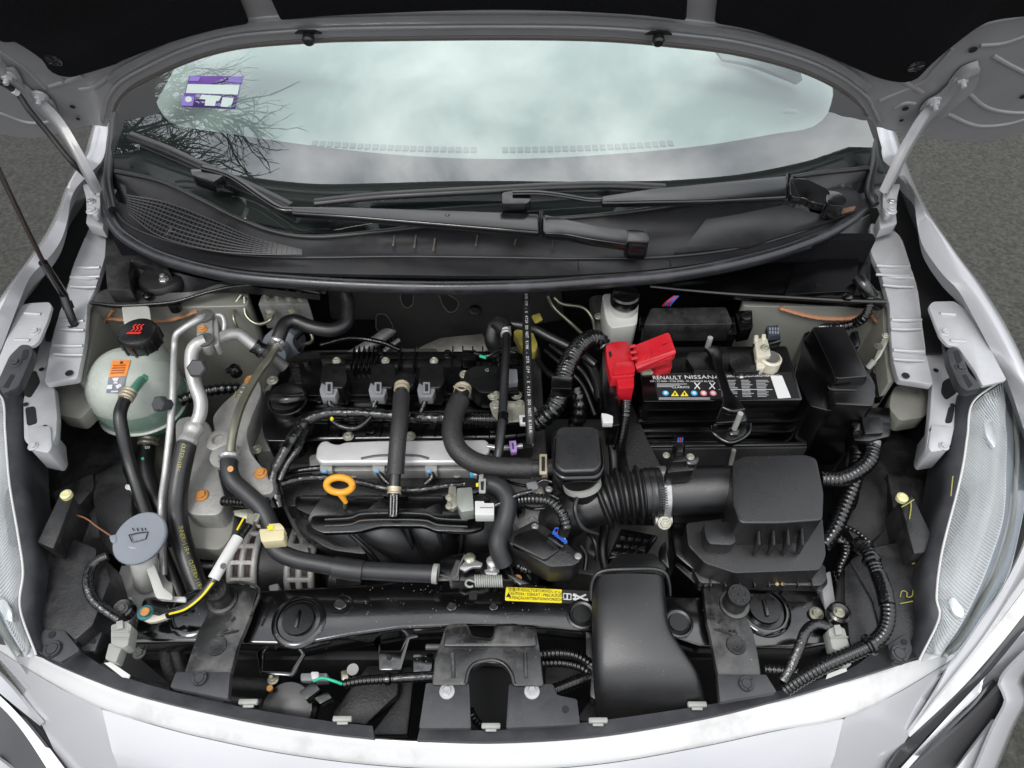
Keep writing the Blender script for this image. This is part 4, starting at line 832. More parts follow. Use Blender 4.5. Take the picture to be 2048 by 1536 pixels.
for q in ([(224, 756), (238, 755), (235, 762), (227, 762)], [(229, 763), (234, 763), (236, 767), (226, 767)], [(215, 770), (225, 769), (224, 778), (213, 778)], [(231, 771), (241, 767), (244, 772), (234, 778)], [(222, 782), (236, 781), (236, 784), (222, 785)]): tank_patch('pictogram', q, whiteink, .0034)
tube('outlet_spigot', [(283, 760, .838), (275, 770, .846), (266, 782, .852), (258, 792, .852)], 9, coolant, ct); lathe('spigot_boss', [(.013, -.01), (.013, .003), (.008, .008), (0, .008)], (281, 758, .836), coolant, ct)
tube('bottom_outlet', [(298, 850, .72), (298, 872, .70), (296, 886, .69)], 14, M('teal_plastic', (.05, .13, .13), .35), ct)
prism('mounting_strap', [(243, 612), (298, 612), (302, 640), (298, 668), (258, 672), (247, 645)], .872, .004, milky, ct, r=6, bev=.0015)
h1 = thing('overflow_hose', 'thin black hose running from the tank side spigot toward the headlight side', 'hose')
p1 = [(258, 786, .850), (247, 806, .85), (240, 832, .848), (246, 870, .83), (258, 920, .80), (272, 965, .78), (292, 1025, .75), (318, 1085, .72), (340, 1140, .70), (362, 1196, .68)]
tube('hose', p1, 12.5, rubber, h1); tube('spring_clip', [(260, 783, .852), (250, 799, .853)], 14.5, tan, h1, ribs=.006, amp=.05)
h2 = thing('tank_bottom_hose', 'thick black hose clamped to the bottom of the coolant tank', 'hose')
p2 = [(296, 884, .69), (293, 905, .685), (292, 940, .68), (304, 980, .67), (322, 1015, .66), (340, 1050, .64), (345, 1090, .61)]
tube('hose', p2, 17, rubber, h2); tube('clamp', [(297, 876, .697), (295, 890, .693)], 19, zinc, h2, ribs=.008, amp=.04); disc('paint_dot', V((286, 917, .705)), 3, wireg, h2, n=Vector((0, -.7, .7)))
def hose_text(par, pts, s, t0, t1, hpx, rpx, mat, flip=False, lean=-.5):
    """letters set one by one along a hose's upper side"""
    path = cat(pts, n=400); p0 = path[200]; r = rpx * (p0 - CAM).dot(FW) / FPX; h = hpx * (p0 - CAM).dot(FW) / FPX
    n = len(s)
    for i, ch in enumerate(s):
        if ch == ' ': continue
        k = int((t0 + (t1 - t0) * (i + .5) / n) * 399); p = path[k]; t = (path[min(399, k + 3)] - path[max(0, k - 3)]).normalized()
        if flip: t = -t
        vw = (CAM - p).normalized(); nn = (vw - t * vw.dot(t)).normalized(); side = nn.cross(t)
        nn = (nn + side * lean * (-1 if flip else 1)).normalized(); yy = nn.cross(t).normalized()
        me = shared(('ch', ch), lambda: text_mesh(ch, .01)).copy(); m = Matrix((t * h * .9, yy * h, nn * h)).transposed()
        for v in me.vertices: v.co = m @ v.co
        me.materials.clear(); me.materials.append(mat); link('letter', me, mat, par, p + nn * (r + .0006))
hose_text(h1, p1, 'B', .03, .06, 13, 12.5, whiteink, lean=0); hose_text(h2, p2, 'B', .06, .11, 13, 17, whiteink, lean=0)
# ================================================================ AIR CONDITIONING LINES
ac = thing('ac_fitting_block', 'machined aluminium pipe fitting block with orange marked bolt', 'fitting')
prism('block', [(392, 626), (402, 618), (416, 618), (424, 632), (426, 684), (416, 697), (402, 695), (393, 680)], .905, .018, cast, ac, r=9, bev=.002)
prism('rear_block', [(426, 630), (434, 634), (438, 690), (428, 694)], .90, .02, cast, ac, r=4)
for py in (633, 681): lathe('port', [(.014, 0), (.014, .003), (.010, .004), (0, .004)], (410, py, .906), castd, ac)
bolt(ac, 405, 657, .907, 6.5, orange)
al = thing('ac_liquid_pipe', 'thin bright aluminium pipe bending down beside the coolant tank', 'pipe')
tube('pipe', [(410, 633, .905), (395, 640, .91), (364, 660, .905), (352, 672, .90), (349, 700, .885), (346, 780, .865), (339, 870, .835), (331, 945, .805), (324, 995, .78), (323, 1030, .765), (325, 1080, .74), (327, 1150, .72)], 7.2, alum, al)
lathe('service_cap', [(.009, -.016), (.009, -.004), (.0125, -.003), (.0125, .006), (.010, .008), (0, .008)], (322, 808, .872), trim, al, n=6, axis=Vector((-.3, -.5, .8))); tube('valve_stub', [(342, 812, .853), (328, 809, .865)], 8, plasticg, al)
asu = thing('ac_suction_pipe', 'thick aluminium pipe ending in a black hose lettered in yellow', 'pipe')
tube('pipe', [(410, 682, .905), (396, 688, .905), (385, 702, .90), (383, 730, .89), (390, 768, .875), (401, 800, .86), (400, 828, .85), (388, 856, .84)], 13.5, alum, asu)
tube('ferrule', [(390, 852, .842), (383, 868, .84), (374, 888, .838)], 18, alum, asu, ribs=.022, amp=.06)
p3 = [(374, 886, .838), (364, 930, .82), (355, 985, .80), (354, 1030, .78), (362, 1075, .765), (376, 1120, .75), (392, 1165, .735), (408, 1205, .72)]
tube('hose', p3, 20, rubber, asu); hose_text(asu, p3, 'OUTER>IIR<', .01, .18, 11, 20, yellowink, lean=-.25); hose_text(asu, p3, 'INNER>IIR<  OUTER>IIR<', .52, .93, 12, 20, yellowink, lean=.15)
lathe('service_cap', [(.010, -.014), (.010, -.004), (.0145, -.003), (.0145, .007), (.012, .009), (0, .009)], (396, 738, .912), trim, asu, n=6, axis=Vector((.1, -.5, .85)))
ar = thing('ac_rear_pipe', 'dull aluminium pipe with black collar going behind the engine', 'pipe')
tube('pipe', [(428, 682, .89), (450, 672, .885), (476, 668, .88), (494, 680, .87), (512, 694, .86)], 12, alum, ar); tube('collar', [(508, 690, .862), (528, 704, .85)], 15, plasticg, ar, ribs=.012, amp=.05); tube('grey_pipe', [(524, 700, .85), (545, 715, .835), (570, 735, .815)], 12, castd, ar); tube('small_pipe', [(430, 630, .90), (444, 632, .90), (449, 645, .895), (448, 662, .888)], 5.5, alum, ar)
# ABS unit
ab = thing('abs_unit', 'aluminium brake modulator block with fittings below the cowl', 'brake modulator')
yA = P(565, 610, .84).y
prism('valve_block', [(522, 591), (612, 590), (618, 608), (516, 609)], .845, .06, cast, ab, bev=.002)
for px in (532, 556, 579, 602): lathe('pipe_nut', [(.007, 0), (.007, .006), (.004, .007), (.004, .02)], (px, 598, .845), zinc, ab, n=6)
for px, py in ((541, 622), (585, 621)): lathe('pipe_nut', [(.009, 0), (.009, .006), (.005, .008), (.005, .014), (0, .014)], VW(px, py, yA - .012), zinc, ab, axis=Vector((0, -1, 0)), n=6)
lathe('motor', [(.034, -.03), (.034, .012), (.022, .022), (.020, .05), (0, .05)], VW(566, 690, yA - .02), capgrey, ab, axis=Vector((.0, -.9, .45)))
for pts in ([(482, 590, .86), (470, 610, .85), (468, 640, .84), (478, 662, .82)], [(489, 594, .86), (492, 630, .84), (515, 648, .83), (541, 640, .83), (545, 628, .84)], [(610, 640, .80), (625, 680, .78), (600, 690, .76)]): tube('brake_line', pts, 3.5, olive, ab, seg=8)
ef = thing('brake_line', 'thin bent brake lines on the dark firewall beside the fluid reservoir', 'brake line')
tube('line', [(1095, 592, .84), (1108, 615, .82), (1140, 645, .80), (1165, 668, .78)], 3.5, olive, ef, seg=8); tube('line', [(1108, 595, .84), (1125, 608, .83), (1165, 615, .82), (1184, 635, .81), (1190, 662, .79)], 3.5, olive, ef, seg=8)
# heater hose and steel tube
hh_ = thing('heater_hose', 'black heater hose curving from the firewall to a clipped steel tube', 'hose')
tube('hose', [(690, 585, .87), (697, 612, .86), (692, 645, .85), (665, 660, .85), (625, 655, .855), (590, 642, .86), (570, 648, .862), (560, 668, .858), (552, 690, .85)], 14, rubber, hh_)
tube('clip', [(556, 683, .852), (550, 694, .85)], 16, steel, hh_, ribs=.008, amp=.05); tube('clip_ear', [(545, 680, .862), (553, 688, .865), (562, 681, .862)], 1.8, steel, hh_, seg=6)
tube('steel_tube', [(553, 690, .85), (540, 715, .85), (520, 742, .85), (500, 775, .85), (482, 812, .85), (470, 850, .848), (463, 885, .842), (461, 918, .835)], 8.5, olive, hh_)
lh = thing('lower_coolant_hose', 'long dark grey hose winding from the engine mount to the latch', 'hose')
tube('hose', [(459, 915, .838), (458, 935, .836), (466, 962, .83), (492, 986, .82), (522, 1015, .81), (540, 1050, .80), (545, 1082, .795), (556, 1102, .79), (590, 1118, .785), (640, 1128, .78), (700, 1138, .775), (780, 1144, .77), (876, 1148, .768)], 18, greyhose, lh)
tube('joint_sleeve', [(668, 1134, .778), (700, 1139, .776), (725, 1142, .774)], 21.5, greyhose, lh); tube('end_clip', [(866, 1147, .769), (876, 1148, .769)], 20, palegrey, lh); tube('clip', [(459, 912, .839), (458, 922, .838)], 20, steel, lh, ribs=.008, amp=.05)
disc('orange_dot', V((462, 938, .853)), 6, orange, lh, n=Vector((0, -.5, .85)), lift=.002)
k = thing('hose_clip', 'cream plastic clip holding the winding grey hose', 'clip')
prism('body', [(518, 1058), (568, 1056), (568, 1080), (522, 1084)], .822, .02, cream, k, r=5, bev=.003); prism('tab', [(535, 1048), (560, 1046), (570, 1058), (545, 1060)], .826, .016, cream, k, r=4); prism('marking', [(534, 1052), (546, 1050), (547, 1058), (536, 1060)], .8275, .0015, yellow, k, bev=0)
# engine mount
em = thing('engine_mount', 'cast aluminium engine mount with orange marked bolts', 'engine mount')
prism('upper_arm', [(497, 752), (516, 754), (524, 786), (506, 826), (492, 866), (500, 905), (524, 934), (546, 962), (548, 984), (520, 991), (482, 986), (452, 962), (434, 932), (424, 900), (430, 864), (424, 834), (446, 806), (470, 786)], .815, .04, cast, em, r=12, bev=.007, seg=3)
prism('lower_body', [(350, 838), (385, 830), (420, 845), (432, 900), (440, 960), (452, 1000), (440, 1030), (380, 1030), (350, 1000), (352, 920)], .775, .10, cast, em, r=16, bev=.010, seg=3)
prism('base_plate', [(330, 1005), (460, 1000), (470, 1030), (462, 1075), (440, 1100), (380, 1095), (340, 1080)], .735, .04, apron, em, r=12, bev=.006, seg=3)
lathe('bushing', [(.020, 0), (.020, .006), (.015, .008), (.010, .008), (.009, .003), (0, .003)], (440, 884, .815), cast, em); lathe('bushing', [(.022, 0), (.022, .006), (.016, .008), (0, .008)], (452, 915, .815), cast, em)
for q, m, z in (((502, 760), orange, .818), ((488, 782), zinc, .816), ((521, 946), orange, .817), ((403, 990), orange, .778), ((452, 916), orange, .823)): bolt(em, q[0], q[1], z, 9, m)
prism('number_relief', [(475, 812), (483, 806), (486, 816), (478, 822)], .8155, .001, castd, em, bev=0); tube('chalk_line', [(469, 795, .8165), (472, 783, .8165)], 1.5, yellowink, em, seg=6)
disc('plate_hole', (434, 1025, .736), 6, black, em); prism('side_plate', [(385, 1030), (448, 1060), (445, 1095), (430, 1100), (415, 1088), (400, 1098), (384, 1085)], .705, .006, apron, em, r=5)
tube('corrugated_sleeve', [(360, 802, .77), (400, 786, .77), (440, 778, .77), (480, 776, .76)], 11, conduit, em, ribs=.010, amp=.08)
fr_l = thing('frame_rail', 'grey primed frame rail below the washer filler neck', 'frame rail')
prism('rail_top', [(300, 870), (380, 860), (470, 990), (500, 1200), (250, 1215), (255, 1080), (285, 960)], .62, .08, apron, fr_l, r=12, bev=.01)
# washer filler
wf = thing('washer_filler', 'milky washer bottle neck with round blue grey cap', 'washer filler')
prism('bottle', [(250, 1110), (320, 1100), (345, 1150), (345, 1215), (240, 1220), (235, 1150)], .70, .12, milky, wf, r=16, bev=.012, seg=3)
tube('neck', [(283, 1082, .800), (286, 1110, .78), (290, 1140, .75), (292, 1165, .71)], 26, milky, wf, taper=.9)
prism('strap', [(287, 1120), (304, 1118), (326, 1175), (345, 1190), (345, 1200), (312, 1196)], .772, .006, milky, wf, r=5); prism('tag_strip', [(320, 1190), (372, 1192), (372, 1204), (318, 1200)], .762, .006, white, wf); prism('yellow_mark', [(326, 1188), (342, 1188), (342, 1194), (326, 1194)], .7635, .001, yellowink, wf, bev=0)
kc = sc(280, 1075, .81); cpm = lathe('cap', [(.052 * 1400 * kc * .72, -.006), (.0545 * 1400 * kc * .72, -.002), (.0545 * 1400 * kc * .72, .001), (.052 * 1400 * kc * .72, .003), (0, .0035)], (280, 1076, .808), capgrey, wf, axis=Vector((-.12, -.12, 1)), n=40)
prism('cap_tab', [(218, 1072), (232, 1068), (232, 1085), (222, 1085)], .808, .005, capgrey, wf, r=4); prism('cap_tab', [(325, 1062), (333, 1066), (328, 1076), (320, 1074)], .808, .005, capgrey, wf, r=3)
wp = [(258, 1070, .8135), (277, 1066, .8135), (296, 1064, .8145), (291, 1078, .8135), (279, 1081, .813), (264, 1084, .813), (258, 1070, .8135)]
for a, b in zip(wp, wp[1:]): tube('wiper_symbol', [a, b], 1.2, plastic, wf, seg=5)
for x in (267, 276, 285, 292): tube('wiper_symbol', [(x, 1062 - abs(x - 279) * .1, .8140), (x - 2, 1056, .8140)], 1, plastic, wf, seg=5)
wt = thing('white_wrapped_sleeve', 'white wrapped cable sleeve behind the thin black hose', 'sleeve'); tube('sleeve', [(266, 970, .72), (262, 995, .71), (266, 1020, .70)], 13, white, wt, wob=.1); tube('dark_end', [(266, 1018, .70), (268, 1045, .69)], 12, plasticg, wt)
wr_ = thing('thin_copper_wire', 'thin brown wire from the lamp casing to the washer cap', 'wire'); tube('wire', [(140, 1027, .785), (170, 1036, .79), (195, 1054, .795), (222, 1072, .80)], 1.6, M('brown_wire', (.25, .11, .06), .5), wr_, seg=6)
# lamp plug harness
hp = thing('headlight_plug', 'pale grey wiring plug on a black cable at the coolant tank side bumper end', 'plug', 'headlight plugs')
tube('cable', [(215, 1112, .80), (195, 1122, .80), (180, 1140, .80), (176, 1170, .80), (186, 1198, .795), (210, 1220, .79), (240, 1240, .785)], 10, tape, hp)
prism('plug_body', [(222, 1250), (250, 1242), (263, 1250), (256, 1290), (246, 1296), (222, 1288)], .795, .022, palegrey, hp, r=4, bev=.002); prism('plug_tail', [(218, 1286), (244, 1292), (232, 1325), (210, 1318)], .788, .018, palegrey, hp, r=4, bev=.002); prism('latch', [(232, 1243), (245, 1240), (246, 1256), (234, 1258)], .799, .006, palegrey, hp, r=2, bev=.001); prism('paper_tag', [(208, 1326), (222, 1324), (260, 1350), (258, 1356), (244, 1354)], .775, .002, white, hp, bev=0)
for py in (1262, 1276): tube('rib', [(224, py, .796), (258, py + 2, .796)], 1.6, palegrey, hp, seg=6)
gr = thing('ground_cable', 'black ground cable with yellow stripe and white label bolted to the crossbeam', 'cable')
p4 = [(338, 1228, .775), (370, 1218, .79), (400, 1195, .80), (425, 1165, .81), (450, 1120, .815), (478, 1075, .815), (502, 1042, .81)]
tube('cable', p4, 9.5, tape, gr); tube('stripe', [(p[0] + 1, p[1], p[2] + .0095) for p in p4[:4]], 2.2, yellow, gr, seg=6); tube('label_wrap', [(427, 1158, .8125), (450, 1118, .817), (476, 1075, .817)], 11.5, white, gr); tube('stripe', [(474, 1060, .8275), (488, 1035, .8275)], 2, yellow, gr, seg=6)
prism('lug', [(277, 1236), (292, 1225), (318, 1232), (340, 1222), (344, 1232), (310, 1244), (296, 1245)], .772, .006, whitelead, gr, r=4); bolt(gr, 290, 1225, .774, 11, M('teal_bolt', (.06, .20, .22), .4, .5), name='lug_bolt')
lathe('bolt_paint', [(.006, 0), (.005, .001), (0, .001)], (290, 1223, .7832), orange, gr); tube('end_connector', [(498, 1050, .812), (505, 1032, .812)], 9, zinc, gr); tube('end_connector', [(508, 1045, .812), (516, 1030, .812)], 8, zinc, gr)
disc('emblem_print', V((447, 1132, .8285)), 6, blackink, gr, n=Vector((0, -.4, .9)))
# ================================================================ ENGINE
en = thing('engine', 'black four cylinder engine with plastic valve cover and oil cap', 'engine')
prism('block', [(540, 700), (1080, 690), (1100, 1000), (1080, 1080), (600, 1090), (560, 1000), (510, 850)], .72, .28, castd, en, bev=.006)
prism('timing_cover', [(545, 755), (600, 740), (610, 860), (560, 900), (505, 905), (497, 850), (515, 800)], .768, .10, cast, en, r=16, bev=.006)
prism('valve_cover', [(570, 716), (600, 702), (1040, 700), (1062, 720), (1068, 868), (1000, 876), (560, 880), (525, 872), (524, 810), (545, 760)], .795, .07, plasticg, en, r=10, bev=.006, seg=3)
prism('cover_step', [(590, 716), (1045, 714), (1050, 786), (600, 792), (575, 770)], .812, .02, plasticg, en, r=8, bev=.004)
prism('rear_ridge', [(640, 704), (1035, 702), (1035, 716), (640, 718)], .822, .03, plasticg, en, r=3, bev=.002)
prism('left_shell', [(530, 780), (590, 776), (612, 812), (604, 862), (590, 882), (530, 882), (520, 840)], .815, .05, plasticg, en, r=10, bev=.005, seg=3)
ribm = _mk('cover_rib', box_bm(Vector(), (.002, .045, .012)), plasticg)
for px in list(range(706, 760, 10)) + [800, 830, 905, 925, 945, 965, 985]: link('cover_rib', ribm, plasticg, en, P(px, 716, .823))
ribl = _mk('cover_rib', box_bm(Vector(), (.0018, .03, .010)), plasticg)
for px in range(628, 1040, 27): link('cover_rib', ribl, plasticg, en, P(px, 858, .796))
for py, z in ((800, .812), (823, .8), (840, .798)): tube('cover_bead', [(615, py, z), (800, py, z), (1050, py - 2, z)], 3, plasticg, en, seg=6)
for k in range(5): prism('vent_fin', [(578 + k * 3, 727 + k * 8), (600 + k, 726 + k * 8), (598 + k, 730 + k * 8), (576 + k * 3, 731 + k * 8)], .815, .006, plastic, en, bev=.0005)
oc = lathe('oil_cap', [(.030, -.02), (.030, .004), (.028, .010), (.020, .012), (0, .013)], (576, 800, .828), plasticg, en, n=32)
finish('grip_bar', tube_bm(cat([(545, 796, .842), (576, 797, .850), (606, 792, .842)], n=10), .008, 10, flat=.7), plasticg, oc); tube('rim_ring', [V((576, 800, .838)) + Vector((.0285 * math.cos(a), .0285 * math.sin(a), 0)) for a in [6.2832 * k / 20 for k in range(21)]], .0018, plasticg, oc, seg=6)
for q, z in (((545, 760), .815), ((697, 872), .80), ((820, 872), .80), ((513, 898), .785), ((1033, 790), .82)): bolt(en, q[0], q[1], z, 7.5, zinc, flange=1.5)
# ignition coils
for i, (px, s) in enumerate(((672, 'C'), (770, 'G'), (867, 'C'))):
    c = thing('ignition_coil', ('ignition coil nearest the oil cap with grey plug', 'ignition coil with faint G mark beside the straight breather hose', 'ignition coil between the two thick black hoses')[i], 'ignition coil', 'ignition coils')
    prism('coil_body', [(px - 28, 731), (px - 18, 726), (px + 12, 725), (px + 20, 730), (px + 23, 762), (px + 14, 776), (px - 10, 776), (px - 32, 764)], .848, .045, plastic, c, r=5, bev=.003)
    bolt(c, px + 1, 721, .838, 6.5, zinc, flange=1.3); disc('round_mark', (px - 3, 743, .848), 5, plasticg, c)
    cx = px - 14
    conn = prism('plug', [(cx - 14, 762), (cx + 16, 762), (cx + 17, 780), (cx + 12, 794), (cx - 16, 794), (cx - 19, 780)], .846, .018, greyconn, c, r=3, bev=.0015)
    prism('plug_latch', [(cx - 7, 764), (cx + 7, 764), (cx + 7, 786), (cx - 7, 786)], .8505, .005, greyconn, conn, r=2, bev=.001); prism('latch_slot', [(cx - 3, 768), (cx + 3, 768), (cx + 3, 782), (cx - 3, 782)], .8512, .001, black, conn, bev=0)
    for dx in (-9, -1, 7): lathe('wire_seal', [(.0032, 0), (.0032, .003), (0, .003)], P(cx + dx, 791, .838) + Vector((0, -.004, 0)), M('orange_seal', (.55, .20, .06), .5) if 'orange_seal' not in MATS else MATS['orange_seal'], conn, axis=Vector((0, -1, .2)), n=10)
    e = [(682, 815), (752, 830), (835, 835)][i]
    tube('coil_lead', [(cx, 795, .836), (cx + (4, -8, -6)[i], 812, .83), (e[0], e[1], .82), (e[0] + (4, -28, -14)[i], e[1] + (10, 18, 6)[i], .815)], 5.5, tape, c)
c4 = thing('ignition_coil', 'round ignition coil marked G under the thin fuel hoses', 'ignition coil', 'ignition coils')
prism('coil_body', [(930, 742), (948, 732), (1000, 730), (1004, 770), (985, 785), (960, 785), (940, 768), (925, 766)], .845, .04, plastic, c4, r=6, bev=.003); bolt(c4, 929, 748, .84, 7, zinc); lettering(c4, 'G', (974, 741, .8455), 11, greyink); prism('plug', [(1012, 738), (1034, 738), (1036, 765), (1012, 768)], .84, .02, greyconn, c4, r=3, bev=.0015)
prism('plug', [(1012, 715), (1036, 716), (1036, 728), (1012, 728)], .83, .02, plastic, en, r=2); prism('plug', [(1014, 772), (1038, 772), (1038, 786), (1014, 786)], .83, .02, plastic, en, r=2); prism('plug', [(925, 700), (952, 700), (952, 720), (925, 720)], .842, .02, plasticg, en, r=2)
# wiring harness over the cover
hn = thing('coil_harness', 'taped black wiring harness running across the valve cover', 'harness')
p5 = [(600, 850, .825), (625, 835, .828), (660, 826, .828), (720, 826, .825), (800, 832, .822), (850, 836, .822), (900, 836, .82), (1000, 838, .82), (1060, 838, .82), (1090, 828, .825)]
tube('trunk', p5, 12, tape, hn, wob=.10); tube('ribbed_part', [(930, 838, .822), (970, 839, .822), (1000, 839, .822)], 13.5, conduit, hn, ribs=.006)
tube('down_branch', [(608, 846, .828), (592, 868, .83), (572, 900, .828), (556, 930, .82), (546, 955, .81), (552, 985, .80), (560, 1015, .79)], 15, tape, hn, wob=.16, taper=.6); tube('side_branch', [(612, 862, .83), (594, 900, .83), (574, 930, .82), (560, 960, .81)], 7, tape, hn)
tube('low_branch', [(562, 968, .80), (600, 958, .795), (650, 955, .79), (720, 965, .785), (770, 976, .785), (830, 980, .785), (890, 972, .785), (930, 968, .785)], 7.5, tape, hn, wob=.12)
tube('tape_end', [(663, 840, .826), (680, 852, .824), (712, 856, .822), (738, 838, .825), (752, 812, .83)], 5, tape, hn); lathe('yellow_tip', [(.003, 0), (.002, .003), (0, .003)], (664, 838, .83), yellow, hn)
# fuel rail cover
fc = thing('fuel_rail_cover', 'bright brushed silver fuel rail cover with rounded ends', 'cover')
prism('plate', [(634, 892), (642, 882), (655, 880), (664, 886), (678, 888), (690, 883), (760, 880), (972, 878), (980, 888), (980, 900), (960, 924), (640, 925), (630, 914)], .812, .012, brushed, fc, r=8, bev=.004, seg=3)
tube('pressed_line', [(722, 917, .8125), (760, 911, .8125), (830, 911, .8125), (858, 917, .8125)], 3, castd, fc, seg=6, flat=.4); prism('skirt', [(618, 912), (640, 905), (985, 905), (985, 940), (620, 942)], .792, .03, cast, fc, r=6, bev=.003)
fl_ = thing('fuel_line', 'dull steel fuel line with violet clip beside the silver cover', 'pipe'); tube('line', [(975, 893, .81), (1000, 896, .812), (1030, 894, .814), (1066, 888, .816)], 6, steel, fl_); tube('hex_joint', [(1045, 891, .816), (1064, 888, .817)], 8, plasticg, fl_, seg=6)
prism('violet_clip', [(1018, 882), (1032, 881), (1034, 903), (1022, 905)], .828, .008, violet, fl_, r=2, bev=.001); prism('clip_slot', [(1024, 886), (1027, 886), (1028, 898), (1025, 898)], .8285, .001, black, fl_, bev=0)
for i, px in enumerate((652, 757, 862, 958)):
    ij = thing('injector_plug', ('injector plug below the rounded end of the silver cover', 'injector plug beside the straight breather hose', 'injector plug with dark lead between the two flange nuts', 'injector plug tucked under the curved thick hose')[i], 'plug', 'injector plugs')
    prism('housing', [(px - 12, 928), (px + 12, 928), (px + 12, 942), (px - 12, 942)], .800, .016, palegrey, ij, r=2, bev=.001); prism('blue_lock', [(px - 9, 938), (px + 1, 938), (px + 1, 943), (px - 9, 943)], .803, .006, M('pale_blue_lock', (.20, .38, .62), .4) if 'pale_blue_lock' not in MATS else MATS['pale_blue_lock'], ij, bev=.001)
    if i == 0: tube('lead', [(px - 12, 936, .796), (px - 50, 940, .795), (px - 80, 946, .79)], 6, tape, ij)
    elif i < 3: tube('lead', [(px, 944, .795), (px + (8, 2)[i - 1], 955, .79), (px + (22, -12)[i - 1], 968, .785)], 6, tape, ij)
# intake manifold
im = thing('intake_manifold', 'black plastic intake manifold with curved runners and channelled plate', 'intake manifold')
prism('flange', [(560, 950), (640, 944), (700, 935), (745, 948), (860, 944), (915, 935), (960, 944), (1000, 960), (1000, 1010), (570, 1012)], .770, .04, grained, im, r=8, bev=.004)
prism('upper_plate', [(590, 992), (975, 992), (985, 1015), (960, 1030), (620, 1030), (590, 1015)], .775, .03, plasticg, im, r=8, bev=.004)
for x0, x1 in ((602, 656), (712, 765), (818, 884)): prism('flange_bar', [(x0, 990), (x1, 990), (x1 + 3, 996), (x0 - 3, 996)], .7775, .006, grained, im, bev=.001)
for q in ((706, 946), (915, 945)): bolt(im, q[0], q[1], .775, 8, steel, stud=.9, name='flange_nut', flange=1.5)
# runners: broad pipes sweeping forward and down
def runner(pts, r): tube('runner', pts, r, grained, im, seg=20, flat=.75)
runner([(640, 1025, .760), (680, 1045, .755), (740, 1085, .715), (800, 1125, .665), (840, 1160, .60)], 44)
runner([(740, 1030, .760), (775, 1060, .75), (830, 1095, .705), (880, 1135, .65), (905, 1165, .60)], 44)
runner([(850, 1030, .760), (868, 1060, .75), (885, 1100, .70), (900, 1140, .64), (910, 1170, .59)], 42)
runner([(955, 1025, .760), (965, 1060, .75), (962, 1100, .70), (955, 1140, .64), (952, 1170, .59)], 44)
for pts in ([(700, 1068, .764), (740, 1105, .733), (770, 1140, .69)], [(768, 1055, .772), (790, 1085, .745), (822, 1115, .71)], [(812, 1055, .772), (822, 1085, .745), (826, 1112, .715)], [(878, 1065, .77), (884, 1095, .74), (886, 1120, .70)], [(924, 1065, .77), (922, 1095, .74), (918, 1120, .70)]): tube('runner_rib', pts, 4.5, grained, im, seg=8)
pl = prism('channel_plate', [(622, 1030), (700, 1026), (722, 1017), (850, 1015), (872, 1026), (950, 1030), (970, 1040), (968, 1055), (945, 1064), (870, 1062), (848, 1052), (760, 1052), (715, 1064), (640, 1066), (618, 1052)], .792, .010, plasticg, im, r=12, bev=.003)
for dy, dz in ((-6, .793), (7, .793)): tube('channel_bead', [(650, 1045 + dy, dz), (700, 1042 + dy, dz), (725, 1034 + dy, dz), (790, 1032 + dy, dz), (850, 1034 + dy, dz), (878, 1043 + dy, dz), (935, 1046 + dy, dz)], 2.5, grained, im, seg=8)
prism('left_bell', [(590, 1020), (640, 1015), (700, 1065), (740, 1110), (660, 1100), (610, 1070), (588, 1045)], .748, .06, grained, im, r=20, bev=.012, seg=3)
ds = thing('dipstick', 'orange ring handle of the oil dipstick', 'dipstick')
rc = V((679, 970, .835)); rp_ = [rc + RT * .0185 * math.cos(a) + Vector((0, .55, .83)) * .0120 * math.sin(a) for a in [6.2832 * k / 28 for k in range(29)]]
tube('ring', rp_, .0052, dipo, ds, seg=10); tube('stem', [rp_[21], rp_[21] + Vector((.006, -.006, -.018))], .0055, dipo, ds, taper=.6); tube('tube', [(686, 992, .815), (689, 1005, .795), (690, 1020, .77)], 3.5, olive, ds, seg=8)
# breather hoses
b1 = thing('straight_breather_hose', 'straight foam wrapped hose crossing the silver cover', 'hose')
tube('upper_end', [(803, 775, .858), (803, 795, .862)], 13, rubber, b1); tube('foam_sleeve', [(803, 790, .863), (800, 840, .862), (795, 890, .852), (791, 948, .83)], 17.5, foam, b1); tube('lower_hose', [(791, 940, .832), (789, 970, .82), (788, 985, .815)], 12, rubber, b1)
tube('clip', [(789, 974, .819), (788, 988, .815)], 14, tan, b1, ribs=.008, amp=.05); tube('clip', [(804, 771, .858), (803, 783, .86)], 15, tan, b1, ribs=.008, amp=.05); tube('spigot', [(788, 986, .815), (787, 1034, .80)], 11, plasticg, b1)
for s in (-6, 0, 6): tube('spigot_rib', [(788 + s, 990, .825), (787 + s, 1030, .811)], 1.8, plasticg, b1, seg=6)
lathe('rosette', [(.022, 0), (.020, .008), (.012, .012), (0, .012)], (806, 768, .835), plastic, b1, n=14)
b2 = thing('curved_breather_hose', 'thick brown black hose bending from the valve cover to the resonator', 'hose')
tube('foam_sleeve', [(920, 800, .865), (908, 830, .865), (904, 865, .863), (916, 900, .858), (950, 925, .85), (1000, 935, .845), (1062, 937, .842)], 21, foam, b2, seg=18); tube('inner_hose', [(924, 785, .862), (918, 806, .865)], 16, rubber, b2); tube('inner_hose', [(1055, 937, .842), (1085, 936, .842), (1105, 934, .842)], 18, rubber, b2)
tube('clip', [(926, 776, .858), (924, 788, .860)], 17, tan, b2, ribs=.008, amp=.05); tube('clip_ear', [(908, 773, .876), (924, 781, .884), (938, 773, .876)], 2, tan, b2, seg=6); tube('clip_band', [(1082, 937, .842), (1092, 936, .842)], 20, tan, b2)
prism('clip_frame', [(1079, 908), (1094, 908), (1094, 948), (1079, 948)], .866, .003, tan, b2, r=2, bev=.001); prism('clip_window', [(1083, 913), (1090, 913), (1090, 942), (1083, 942)], .8665, .001, black, b2, bev=0)
